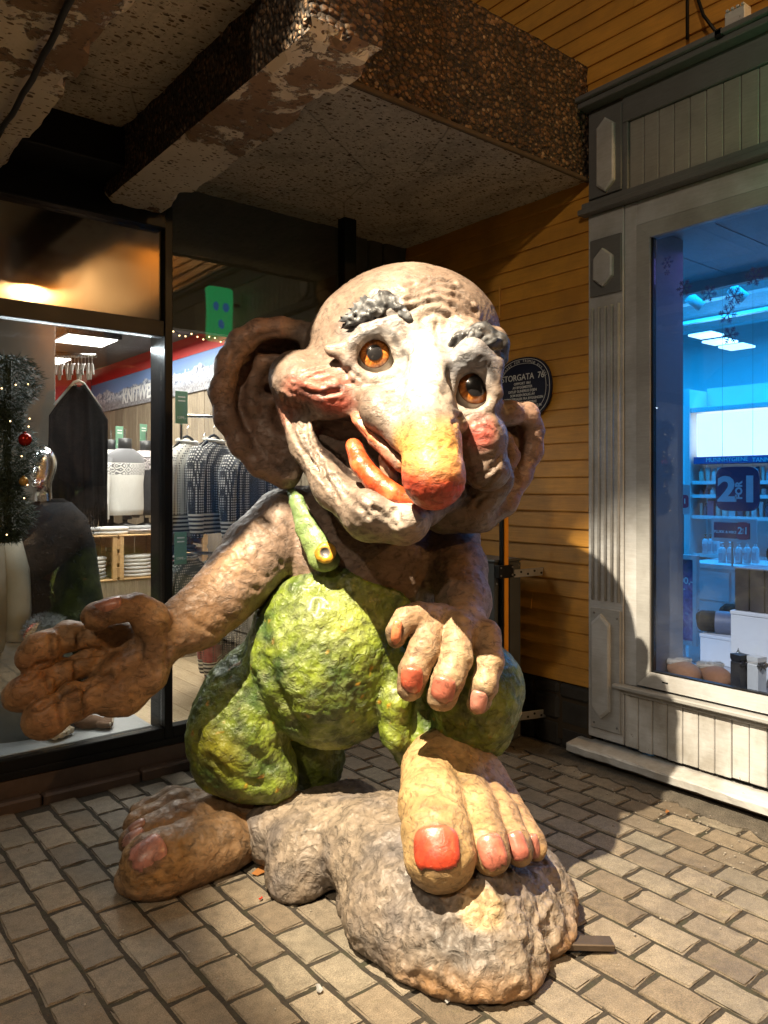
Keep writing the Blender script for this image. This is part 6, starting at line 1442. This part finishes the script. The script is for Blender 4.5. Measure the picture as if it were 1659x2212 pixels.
# troll-foot slippers on the platform
def foot_slipper(px, py, rz, label, s=1.0, col=(.62, .48, .33)):
    p = LW(px, py, .20); f = empty('foot_slipper', (p.x, p.y, .226), rz); f.scale = (s, s, s); tag(f, label, 'slipper', 'joke slippers in the shop window')
    S = SDF((-.12, -.20, 0), (.12, .12, .12), .006); S.ell((0, .02, .03), (.06, .09, .04), .02)
    for k in range(4): S.cap((-.05+.033*k, -.06, .03), (-.055+.036*k, -.115+.012*abs(k-.6), .026), .020, .019, .008)
    S.mesh(1); S.V[:, 2] = np.maximum(S.V[:, 2], .001); S.normals(); pchild(S.build('sole', simple('plush_toe_%d' % px, col, .9, 0, .25, 40, .5, 120), None, (0, 0, 0)), f)
    for k in range(4): b = MB(); b.ball((-.055+.036*k, -.130+.012*abs(k-.6), .036), .012, 10, 6, 1, .5, .8); pchild(b.build('toenail', simple('toe_nail_cream', (.75, .63, .47), .5), None, True), f)
foot_slipper(110, 1618, .35, 'furry slipper shaped like toes with pale nails, beneath the fingertips'); foot_slipper(200, 1600, .9, 'brown toe shaped slipper right of the pale one on the platform', .9, (.16, .085, .045))
# ------------------------------------------------------------------ inside the pharmacy on the right
ph = empty('pharmacy_interior', (2.0, -1.0, 0)); tag(ph, 'pharmacy room behind the white shopfront: walls, low ceiling and floor', 'interior')
M_PW = simple('pharmacy_white', (.62, .62, .62), .55, 0, .08, 3); M_PG = simple('pharmacy_grey', (.30, .30, .31), .6, 0, .1, 3); M_PF = simple('pharmacy_floor', (.35, .35, .36), .4, 0, .15, 2)
def rb(name, m, b, root=None, bev=.003): return box1(name, m, b, root or ph, bev)
rb('reveal_panel', M_PG, (.055, .36, -1.70, -1.66, .5, 2.86)); rb('floor', M_PF, (.05, 5.2, -6.4, 2.6, -.02, .05), None, 0); rb('end_wall', M_PW, (5.2, 5.3, -6.4, 2.6, .05, 3.6), None, 0); rb('side_wall', M_PW, (.13, 5.2, 2.55, 2.62, .05, 3.6), None, 0); rb('side_wall', M_PW, (.13, 5.2, -6.4, -6.33, .05, 3.6), None, 0)
rb('inner_front_wall', M_PW, (.125, .16, -1.655, 2.55, .05, 3.6), None, 0)
rb('window_head', M_PG, (.055, 1.25, -6.3, 2.5, 2.865, 2.93), None, 0); rb('bulkhead', M_PG, (1.251, 1.30, -6.3, 2.5, 2.80, 3.5), None, 0); rb('ceiling', M_PW, (.13, 5.2, -6.4, 2.6, 3.5, 3.6), None, 0)
for k in range(5): rb('ceiling_beam', M_PW, (1.9+k*.62, 2.02+k*.62, -6.3, 2.5, 3.22+.02*(k % 2), 3.36))
for k in range(9): rb('ceiling_joint', M_PG, (.06, 1.25, -3.2+k*.42, -3.192+k*.42, 2.8615, 2.8645), None, 0)
rb('display_floor', simple('display_floor_grey', (.36, .36, .38), .45, 0, .1, 5), (.055, .95, -6.3, -1.705, .40, .50), None, .002); rb('display_front', M_PG, (.055, .095, -6.3, -1.705, .05, .399), None, 0)
area('pharmacy_light', (3.2, -.6, 3.2), (2.2, 4.2), 300, (.0, .46, 1.0)); area('pharmacy_window_light', (.62, -2.3, 2.80), (.5, 1.6), 4, (.40, .34, 1.0))
# track lights
tr = empty('track_light', (2.4, -.5, 3.15)); tag(tr, 'ceiling track with small white spot heads inside the pharmacy', 'track light'); b = MB(); b.box(-.02, .02, -2.5, 2.4, 0, .03, .003); pchild(b.build('track', M_PW), tr)
for k in range(8):
    y = -1.2+k*.36; b = MB(); b.tube([(0, y, 0), (0, y, -.07)], .012, 8); b.tube([(.05, y-.05, -.16), (-.02, y+.03, -.07)], .045, 12); pchild(b.build('spot_head', M_PW, None, True), tr)
tr2 = empty('track_light', (3.5, -.4, 3.1)); tag(tr2, 'second ceiling track with glowing panels deeper inside the pharmacy', 'track light'); b = MB(); b.box(-.03, .03, -2.2, 2.4, 0, .03, .003); pchild(b.build('track', M_PW), tr2)
for px, py in ((1522, 727), (1552, 741), (1588, 752)):
    p = RW(px, py, 3.4)-Vector((3.5, -.4, 3.1)); b = MB(); b.box(p.x-.12, p.x+.12, p.y-.13, p.y+.10, p.z, p.z+.02, .003); pchild(b.build('glow_panel', emit('cool_panel', (.9, 1.0, .92), 1.6)), tr2)
# shelf wall with light box
XS = 3.2
sw = empty('shelf_wall', (XS, 0, 0)); tag(sw, 'white pharmacy shelving with a glowing header box on the far side', 'shelving')
yl, yr = RW(1492, 1000, XS).y, -2.4
def zat(py, px=1560): return RW(px, py, XS).z
box1('back_panel', M_PW, (XS+.30, XS+.34, yr, yl, .1, 2.45), sw, 0); box1('upright', M_PW, (XS-.02, XS+.299, yl, yl+.05, .1, 2.42), sw, .003)
zb0, zb1 = zat(985), zat(890)
box1('header_frame', M_PW, (XS-.01, XS+.299, yr, yl-.001, zb1+.012, zb1+.06), sw, .003); box1('light_box', emit('header_light_box', (.95, 1.0, .93), 1.4), (XS+.0, XS+.25, yr, RW(1505, 940, XS).y, zb0, zb1), sw, .002)
M_HEAD = simple('header_strip_blue', (.02, .10, .28), .5); box1('header_strip', M_HEAD, (XS-.004, XS+.25, yr, yl-.03, zat(1001), zb0-.003), sw, .002)
M_TXT = simple('cyan_text', (.35, .60, .62), .5)
for txt, px in (('MUNNHYGIENE', 1570), ('TANNPLEIE', 1660)):
    p = RW(px, 993, XS); o = lettering(txt, .055, M_TXT, Matrix.Translation((XS-.0055, p.y, p.z)) @ RX); inv(o, sw)
shelf_z = [zat(1040), zat(1070), zat(1116), zat(1200), zat(1262)]
for k, z in enumerate(shelf_z): box1('shelf', M_PW, (XS+.0, XS+.299, yr, yl-.001, z-.02, z), sw, .003)
for z in shelf_z[:4]: box1('price_rail', simple('rail_pale', (.70, .72, .72), .4), (XS-.008, XS-.0005, yr, yl-.02, z-.026, z+.006), sw, .001)
box1('drawer_front', M_PW, (XS-.02, XS+.28, yr, yl-.01, .1, zat(1262)-.025), sw, .003)
# rows of bottles, tubes and boxes
XTRA = 0
PCOL = [(.60, .62, .62), (.20, .45, .55), (.55, .15, .22), (.10, .16, .40), (.62, .50, .42), (.35, .55, .58), (.12, .12, .16), (.66, .66, .60)]
rs = random.Random(21)
def pack_mesh(kind, w, d, h):
    b = MB()
    if kind == 0: b.box(-d/2, d/2, -w/2, w/2, 0, h, .002)
    elif kind == 1: b.lathe([(w*.45, 0), (w*.5, .004), (w*.5, h*.70), (w*.2, h*.80), (w*.2, h*.86), (w*.26, h*.865), (w*.26, h), (.001, h)], (0, 0, 0), 10)
    else: b.lathe([(w*.30, 0), (w*.32, h*.18), (w*.36, h*.2), (w*.42, h*.95), (w*.40, h)], (0, 0, 0), 10, .6, 1)
    return b.mesh('pack', kind != 0)
PMESH = {}
row = ('top shelf', 'second shelf', 'third shelf', 'fourth shelf', 'lowest shelf')
for k, z in enumerate(shelf_z[:3]):
    y = yl-.06; n = 0
    while y > -.93 and n < 20:
        kind = rs.choice((0, 1, 1, 2)); w = rs.uniform(.035, .06); gap = (shelf_z[k-1]-.03 if k > 0 else zat(1003))-z; h = min(gap*.85, rs.uniform(.10, .17) if k != 1 else rs.uniform(.06, .09)); ci = rs.randrange(len(PCOL)); key = (kind, k, round(w, 2), round(h, 2))
        if key not in PMESH: PMESH[key] = pack_mesh(kind, round(w, 2), .05, round(h, 2))
        me = PMESH[key]; me2 = me if not me.materials else me.copy()
        if me2.materials: me2.materials.clear()
        me2.materials.append(simple('pack_colour_%d' % ci, PCOL[ci], .4, 0, .15, 25)); PMESH[key] = me
        o = link('pharmacy_pack', me2, None, None, (XS+.05, y-w/2, z+.0005)); tag(o, '%s pack from the left on the %s of the pharmacy, a %s %s' % (ORD[n], row[k], ('white', 'teal', 'crimson', 'navy', 'beige', 'pale cyan', 'black', 'cream')[ci], ('carton', 'bottle', 'tube')[kind]), 'package', 'pharmacy packs on the %s' % row[k]); y -= w*1.12+.004; n += 1
# pump bottles and amber bottles on the fourth shelf
M_LOT = simple('lotion_white', (.62, .60, .62), .35, 0, .08, 20); M_AMB = simple('amber_bottle', (.30, .08, .03), .3)
def pump(p, s, m, label, capm=None):
    t_ = empty('pump_bottle', p); tag(t_, label, 'bottle', 'lotion bottles in the pharmacy'); b = MB(); b.lathe([(.030, 0), (.033, .004), (.033, .13), (.022, .15), (.013, .155)], (0, 0, 0), 14); pchild(b.build('bottle', m, None, True), t_)
    b = MB(); b.lathe([(.014, .155), (.014, .172), (.005, .174), (.005, .19), (.016, .192), (.016, .20), (.002, .201)], (0, 0, 0), 12); b.tube([(0, 0, .196), (-.03, .0, .192)], .005, 6); pchild(b.build('pump', capm or m, None, True), t_)
    b = MB(); b.box(-.0345, -.0325, -.018, .018, .03, .10); pchild(b.build('label', simple('bottle_label', (.5, .42, .45), .5)), t_); t_.scale = (s, s, s); t_.rotation_euler = (0, 0, 0)
XP = 2.6
for k, px in enumerate((1560, 1578, 1596, 1614, 1632)): p = RW(px, 1217, XP); pump((XP, p.y, p.z), .88, M_LOT, ('white pump bottle first from the left on the pharmacy counter', 'white pump bottle second from the left on the pharmacy counter', 'white pump bottle third from the left on the pharmacy counter', 'white pump bottle fourth from the left on the pharmacy counter', 'white pump bottle last on the right of the pharmacy counter')[k])
for k, px in enumerate((1524, 1536, 1548)): p = RW(px, 1196, XP+.2); pump((XP+.2, p.y, p.z), .85, M_LOT, ('red topped bottle at the left end behind the pump bottles', 'middle one of three red topped bottles', 'red topped bottle nearest the pump bottles')[k], M_AMB)
cz = RW(1590, 1217, XP).z
ct = empty('pharmacy_counter', (XP, -.8, 0)); tag(ct, 'white counter with drawers carrying the lotion bottles', 'counter'); box1('top', M_PW, (XP-.18, XP+.45, -2.6, RW(1505, 1200, XP).y, cz-.04, cz-.001), ct); box1('body', M_PW, (XP-.15, XP+.42, -2.55, RW(1507, 1200, XP).y, .05, cz-.041), ct)
for k in range(4): y = RW(1507, 1200, XP).y-.02-k*.36; box1('drawer', M_PW, (XP-.166, XP-.1505, y-.34, y, cz-.30, cz-.06), ct); box1('drawer', M_PW, (XP-.166, XP-.1505, y-.34, y, .1, cz-.31), ct)
# signs
M_NAVY = simple('navy_sign', (.018, .016, .10), .4, 0, .15, 8); M_SIGNT = simple('sign_pale_blue', (.30, .62, .72), .5, 0, .05)
def sign_shape(w, h, r=.25, n=10):
    pts = []
    for i in range(48):
        t_ = 2*math.pi*i/48; e = 5.0; pts.append((w*math.copysign(abs(math.cos(t_))**(2/e), math.cos(t_)), h*math.copysign(abs(math.sin(t_))**(2/e), math.sin(t_))))
    return pts
XO = 1.5; c0 = RW(1593, 1056, XO); e0, e1 = RW(1546, 1056, XO).y, RW(1640, 1056, XO).y; zt_, zb_ = RW(1593, 1008, XO).z, RW(1593, 1104, XO).z; hw, hh = abs(e0-e1)/2, (zt_-zb_)/2
of = empty('offer_sign', (XO, (e0+e1)/2, (zt_+zb_)/2)); tag(of, 'rounded navy sign reading 2 FOR 1 hung inside the pharmacy window', 'sign')
b = MB(); b.prism(sign_shape(hw, hh), 'x', 0, .012); pchild(b.build('board', M_NAVY), of)
lettering('2', hh*1.55, M_SIGNT, Matrix.Translation((-.0012, hw*.47, -.01)) @ RX, of, bold=.008, sx=1.15*hw/hh); lettering('1', hh*1.55, M_SIGNT, Matrix.Translation((-.0012, -hw*.58, -.01)) @ RX, of, bold=.010, sx=1.1*hw/hh)
lettering('FOR', hh*.42, M_SIGNT, Matrix.Translation((-.0012, -hw*.10, -.01)) @ Matrix.Rotation(R(-90), 4, 'X') @ RX, of, bold=.003)
for sy in (-1, 1): b = MB(); b.tube([(.006, sy*hw*.7, hh*.9), (.006, sy*hw*.7, 2.86-of.location.z+.0)], .0012, 4); pchild(b.build('wire', M_ZINC), of)
XQ = 2.35; e0, e1 = RW(1542, 1146, XQ).y, RW(1620, 1146, XQ).y; zt_, zb_ = RW(1580, 1129, XQ).z, RW(1580, 1163, XQ).z
s2 = empty('shelf_sign', (XQ, (e0+e1)/2, (zt_+zb_)/2)); tag(s2, 'navy sign reading PLUKK & MIKS with red 2 for 1 badge', 'sign'); hw2, hh2 = abs(e0-e1)/2, (zt_-zb_)/2
b = MB(); b.box(.004, .012, -hw2*1.35, hw2*1.15, -hh2*1.45, hh2*1.55, .002); pchild(b.build('backing', M_PW), s2); b = MB(); b.box(0, .0035, -hw2, hw2, -hh2, hh2, .001); pchild(b.build('board', M_NAVY), s2)
b = MB(); b.prism([(x-hw2*.62, z) for x, z in sign_shape(hw2*.33, hh2*1.1)], 'x', -.004, -.0002); pchild(b.build('badge', simple('crimson_badge', (.45, .02, .10), .45)), s2)
lettering('PLUKK & MIKS', hh2*.46, M_LET, Matrix.Translation((-.001, hw2*.36, -hh2*.22)) @ RX, s2, bold=.001, sx=1.0); lettering('2', hh2*1.2, M_LET, Matrix.Translation((-.0052, -hw2*.48, 0)) @ RX, s2, bold=.002); lettering('1', hh2*1.2, M_LET, Matrix.Translation((-.0052, -hw2*.80, 0)) @ RX, s2, bold=.002); lettering('FOR', hh2*.36, M_LET, Matrix.Translation((-.0052, -hw2*.65, 0)) @ Matrix.Rotation(R(-90), 4, 'X') @ RX, s2)
b = MB(); b.tube([(.01, 0, -hh2*1.4), (.01, 0, cz-s2.location.z)], .008, 6); pchild(b.build('stem', M_ZINC), s2)
XB = 1.9; p = RW(1474, 979+0, XB); p = RW(1474, 1083, XB)
s3 = empty('shelf_badge', (XB, p.y, p.z)); tag(s3, 'small red 2 for 1 badge card beside the reveal panel', 'sign'); b = MB(); b.box(.002, .008, -.06, .06, -.10, .13, .002); pchild(b.build('card', M_PW), s3); b = MB(); b.prism([(x, z-.0) for x, z in sign_shape(.05, .05)], 'x', -.002, .0018); pchild(b.build('badge', simple('crimson_badge', (.45, .02, .10), .45)), s3); lettering('2 1', .055, M_LET, Matrix.Translation((-.003, 0, 0)) @ RX, s3, bold=.001)
b = MB(); b.tube([(.012, 0, -.09), (.012, 0, .05-p.z)], .008, 6); pchild(b.build('stem', M_ZINC), s3)
# poster stand
XT = 1.15; y0, y1 = RW(1446, 1300, XT).y, RW(1508, 1300, XT).y; zt_, zb_ = RW(1480, 1198, XT).z, RW(1480, 1392, XT).z
po = empty('poster_stand', (XT, (y0+y1)/2, 0)); tag(po, 'framed poster on a stand with purple picture and white lettering inside the pharmacy', 'poster'); hw3 = (y0-y1)/2
for bx in ((-.02, .02, hw3-.028, hw3, zb_, zt_), (-.02, .02, -hw3, -hw3+.028, zb_, zt_), (-.02, .02, -hw3+.0285, hw3-.0285, zt_-.03, zt_), (-.02, .02, -hw3+.0285, hw3-.0285, zb_, zb_+.03)): b = MB(); b.box(*bx, .002); pchild(b.build('frame', M_PW), po)
def poster_mat():
    t = NT('poster_print'); v = t.obj(); sx = t.n('ShaderNodeSeparateXYZ'); t.l(v, sx.inputs[0]); n = t.noise(v, 9, 6, .65, 1.5); m = t.n('ShaderNodeMapRange'); t.l(t.math('ADD', sx.outputs[2], t.math('MULTIPLY', n, .35)), m.inputs[0]); m.inputs[1].default_value = zb_+.75; m.inputs[2].default_value = zb_+.55
    c = t.mix(m.outputs[0], (.02, .02, .045), t.ramp(n, [(.3, (.10, .03, .12)), (.5, (.36, .14, .36)), (.7, (.55, .38, .52))])); t.set(Base__Color=c, Roughness=.3); return t.m
b = MB(); b.box(-.006, .006, -hw3+.029, hw3-.029, zb_+.031, zt_-.031); pchild(b.build('print', poster_mat()), po)
for k, txt in enumerate(('alle', 'over 200,-', 'under')): lettering(txt, .062, M_LET, Matrix.Translation((-.0075, -hw3+.16, zt_-.11-k*.062)) @ RX, po, bold=.001)
lettering('1', .06, M_LET, Matrix.Translation((-.0075, -hw3+.19, zb_+.09)) @ RX, po)
b = MB(); b.box(-.15, .15, -hw3+.03, hw3-.03, .05, .08, .004); b.tube([(0, 0, .08), (0, 0, zb_)], .015, 8); pchild(b.build('stand', M_PW), po)
# pedestals and goods in the window
def pedestal(px0, px1, py, X, d, label):
    a, c = RW(px0, py, X), RW(px1, py, X); t_ = empty('display_plinth', (X, (a.y+c.y)/2, .501)); tag(t_, label, 'plinth', 'white plinths in the pharmacy window'); hw_ = (a.y-c.y)/2; b = MB(); b.box(0, d, -hw_, hw_, 0, a.z-.501-.02, .003); pchild(b.build('body', M_PW), t_); b = MB(); b.box(-.003, d+.003, -hw_-.003, hw_+.003, a.z-.501-.0195, a.z-.501, .003); pchild(b.build('top', M_PW), t_); return a, c
a, c = pedestal(1578, 1790, 1318, .34, .40, 'tall white plinth carrying the brown boxes'); zt1 = a.z; ya = a.y
a2, c2 = pedestal(1512, 1640, 1368, .60, .35, 'lower white plinth carrying the dark knitwear')
M_BRN = simple('brown_box', (.045, .034, .032), .55, 0, .2, 12); M_LID = simple('box_lid_grey', (.28, .30, .34), .5)
zb1_ = RW(1590, 1226, .36).z
for k in range(5):
    y = ya-.012-k*.078; t_ = empty('gift_box', (.36, y, zt1+.001)); tag(t_, ('dark brown upright box at the left end of the row', 'dark brown upright box second in the row', 'dark brown upright box third in the row', 'dark brown upright box fourth in the row', 'dark brown upright box last in the row')[k]+' on the tall plinth', 'box', 'brown boxes on the plinth'); H_ = zb1_-zt1
    b = MB(); b.box(0, .22, -.073, 0, 0, H_-.008, .003); pchild(b.build('carton', M_BRN), t_); b = MB(); b.box(-.001, .221, -.074, .001, H_-.0075, H_, .002); pchild(b.build('lid', M_LID), t_)
def soft_roll(p, rz, label, m, L=.26, r=.055):
    t_ = empty('knitted_scarf', p, rz); tag(t_, label, 'scarf', 'rolled knitwear on the lower plinth'); b = MB(); b.tube([(0, -L/2, r), (0, -L/2+.02, r*1.05), (0, 0, r*1.08), (0, L/2-.02, r*1.05), (0, L/2, r)], [r*.75, r, r*1.02, r, r*.75], 18); fuzz(b, lambda q_: (lambda a_, y_: ((r*math.cos(a_), y_, r+r*math.sin(a_)), (math.cos(a_), 0, math.sin(a_))))(q_.uniform(0, 6.28), q_.uniform(-L/2, L/2)), 900, .012, 4); pchild(b.build('roll', m), t_)
    b = MB(); b.tube([(0, -.05, r), (0, .05, r)], r*1.12, 18, False); pchild(b.build('paper_band', simple('paper_band', (.16, .17, .22), .5), None, True), t_)
M_DKN = simple('dark_knit', (.018, .016, .016), .95, 0, .4, 30, .6, 120)
soft_roll((.70, a2.y-.10, a2.z+.001), R(20), 'rolled dark knitted scarf with a grey paper band', M_DKN, .30, .06); soft_roll((.84, a2.y-.16, a2.z+.001), R(10), 'second rolled dark scarf behind the banded one', M_DKN, .28, .075)
folded((.80, a2.y-.28, a2.z+.001), .2, (.05, .045, .05), 'flat folded dark scarf beside the rolled ones on the lower plinth', .22, .2, .09, None, 'rolled knitwear on the lower plinth', 77)
soft_roll((.44, ya-.27, zb1_+.001), R(60), 'black woolly hat lying on the brown boxes at the right edge', M_DKN, .22, .07)
# slippers with fleece trim
M_SUE = simple('tan_suede', (.24, .10, .040), .9, 0, .2, 30, .4, 120); M_FLE = simple('cream_fleece', (.40, .33, .25), .95, 0, .3, 40, .8, 90); M_SOLE = simple('slipper_sole', (.10, .055, .030), .7)
def slipper(p, rz, label):
    t_ = empty('slipper', p, rz); tag(t_, label, 'slipper', 'fleece trimmed slippers'); pr = [(-.062, .10), (-.07, .04), (-.068, -.04), (-.05, -.10), (-.02, -.13), (.02, -.13), (.05, -.10), (.068, -.04), (.07, .04), (.062, .10)]
    b = MB(); b.prism([(x*.85, y) for x, y in pr], 'z', 0, .022); pchild(b.build('sole', M_SOLE), t_)
    S = SDF((-.12, -.18, .0), (.12, .16, .16), .006); S.ell((0, -.045, .030), (.066, .098, .058), .02); S.ell((0, .05, .035), (.064, .09, .045), .03); S.ell((0, .085, .10), (.048, .08, .06), .02, 'cut'); S.mesh(1); S.V[:, 2] = np.maximum(S.V[:, 2], .018); S.normals(); S.build('upper', M_SUE, t_, (0, 0, 0))
    b = MB(); pts = [(.048*math.cos(a_), .080+.062*math.sin(a_), .066+.010*(-math.sin(a_))) for a_ in [2*math.pi*k/24 for k in range(25)]]; b.tube(pts, .017, 8, False); fuzz(b, lambda q_: (lambda k: (pts[k], (pts[k][0]*8, (pts[k][1]-.08)*8, .6)))(q_.randrange(25)), 1500, .026, 8); pchild(b.build('fleece_trim', M_FLE), t_)
def on_floor(px, py, z=.5015):
    zr = (HZ0-py)/FPX; t_ = (z-CAMH)/zr; xr = (px-CX0)/FPX; return Vector((CAMX+t_*(CT*xr+ST), CAMY+t_*(-ST*xr+CT), z))
slipper((.19, -1.80, .5015), R(-38), 'tan suede slipper with cream fleece nearest the reveal panel'); slipper((.22, -1.955, .5015), R(-44), 'tan suede slipper with cream fleece beside the silver tree')
# small silver tree and two ribboned boxes
st = empty('silver_tree', (.20, -2.085, .5015)); tag(st, 'tiny silver tinsel tree standing behind the black gift bottle box', 'tree ornament'); M_SIL = simple('silver_tinsel', (.62, .60, .52), .25, .9, .2); b = MB(); b.tube([(0, 0, 0), (0, 0, .17)], .004, 6); rs = random.Random(31)
for k in range(700):
    z = rs.random()**1.3*.165; r_ = .045*(1-z/.175); a_ = rs.uniform(0, 6.28); d = Vector((math.cos(a_), math.sin(a_), rs.uniform(-.4, .4))); p0 = d*r_*rs.uniform(.3, .8)+Vector((0, 0, z)); s_ = d.orthogonal().normalized()*.0025; b.add([p0-s_, p0+s_, p0+d*.016], [(0, 1, 2)])
pchild(b.build('tinsel', M_SIL), st); b = MB(); b.ball((0, 0, .175), .010, 10, 6); b.lathe([(.008, .18), (.001, .20)], (0, 0, 0), 8); pchild(b.build('bell', M_SIL, None, True), st)
def bag(p, rz, m, topm, label, h=.185, w=.062):
    t_ = empty('gift_bottle_box', p, rz); tag(t_, label, 'gift box', 'ribboned boxes in the pharmacy window'); b = MB(); b.box(-w/2, w/2, -w/2, w/2, 0, h*.80, .003); pchild(b.build('body', m), t_)
    b = MB(); b.add([(-w*.42, -w*.42, h*.80), (w*.42, -w*.42, h*.80), (w*.42, w*.42, h*.80), (-w*.42, w*.42, h*.80), (-w*.5, -w*.5, h*.88), (w*.5, -w*.5, h*.88), (w*.5, w*.5, h*.88), (-w*.5, w*.5, h*.88), (-w*.5, -w*.5, h), (w*.5, -w*.5, h), (w*.5, w*.5, h), (-w*.5, w*.5, h)], [(0, 1, 5, 4), (1, 2, 6, 5), (2, 3, 7, 6), (3, 0, 4, 7), (4, 5, 9, 8), (5, 6, 10, 9), (6, 7, 11, 10), (7, 4, 8, 11), (8, 9, 10, 11), (3, 2, 1, 0)]); pchild(b.build('folded_top', topm), t_)
    b = MB()
    for sd in (-1, 1): b.tube([(0, -w*.5, h*.79), (sd*.02, -w*.6, h*.83), (sd*.038, -w*.6, h*.79), (sd*.02, -w*.58, h*.75), (0, -w*.5, h*.785)], [.003, .006, .006, .006, .003], 6); b.tube([(0, -w*.5, h*.78), (sd*.018, -w*.6, h*.66)], [.005, .002], 6)
    b.tube([(-w*.5, -w*.5, h*.785), (w*.5, -w*.5, h*.785)], .004, 6); pchild(b.build('ribbon_bow', simple('black_ribbon', (.012, .011, .012), .4), None, True), t_)
    return t_
M_BKB = simple('black_card', (.016, .015, .015), .5); M_CRB = simple('cream_card', (.55, .52, .46), .6)
bag((.135, -2.125, .5015), R(-20), M_BKB, M_BKB, 'black ribboned bottle box beside the silver tree'); bag((.15, -2.20, .5015), R(-15), M_CRB, M_CRB, 'cream ribboned bottle box at the right of the black one')
# snowflake stickers on the glass
M_FLAKE = simple('snowflake_sticker', (.10, .13, .36), .8, 0, .1, spec=.1)
def flake(px, py, rpx, k):
    p = RW(px, py, .0085); r_ = rpx/FPX*3.9; mb = MB(); wd = r_*.045
    def seg(a, c):
        a, c = Vector((0, *a)), Vector((0, *c)); d = (c-a).normalized(); s_ = Vector((0, -d.z, d.y))*wd; mb.add([a-s_, a+s_, c+s_, c-s_, a-s_+Vector((.001, 0, 0)), a+s_+Vector((.001, 0, 0)), c+s_+Vector((.001, 0, 0)), c-s_+Vector((.001, 0, 0))], [(0, 1, 2, 3), (7, 6, 5, 4), (0, 4, 5, 1), (1, 5, 6, 2), (2, 6, 7, 3), (3, 7, 4, 0)])
    for q in range(6):
        a = math.pi/3*q+.26*(k % 2); d = (math.cos(a), math.sin(a)); seg((0, 0), (d[0]*r_, d[1]*r_))
        for f_, l in ((.45, .32), (.68, .26)):
            for sd in (-1, 1): b_ = a+sd*.95; seg((d[0]*r_*f_, d[1]*r_*f_), (d[0]*r_*f_+math.cos(b_)*r_*l, d[1]*r_*f_+math.sin(b_)*r_*l))
    o = mb.build('snowflake_sticker', M_FLAKE); o.location = p; return o
FL = [(1441, 567, 15, 'pale snowflake sticker hanging highest at the left of the window'), (1441, 589, 7, 'tiny snowflake sticker under the highest one'), (1478, 622, 19, 'snowflake sticker on the edge of the reveal panel'), (1531, 634, 19, 'snowflake sticker at the middle of the upper row'), (1586, 640, 21, 'snowflake sticker right of the middle one in the upper row'), (1572, 678, 21, 'large dark looking snowflake sticker below the upper row'), (1577, 724, 19, 'lowest snowflake sticker above the glowing panels'), (1630, 597, 21, 'faint snowflake sticker at the upper right of the window')]
for k, (a, b_, r_, lab) in enumerate(FL): tag(flake(a, b_, r_, k), lab, 'sticker', 'snowflake stickers')
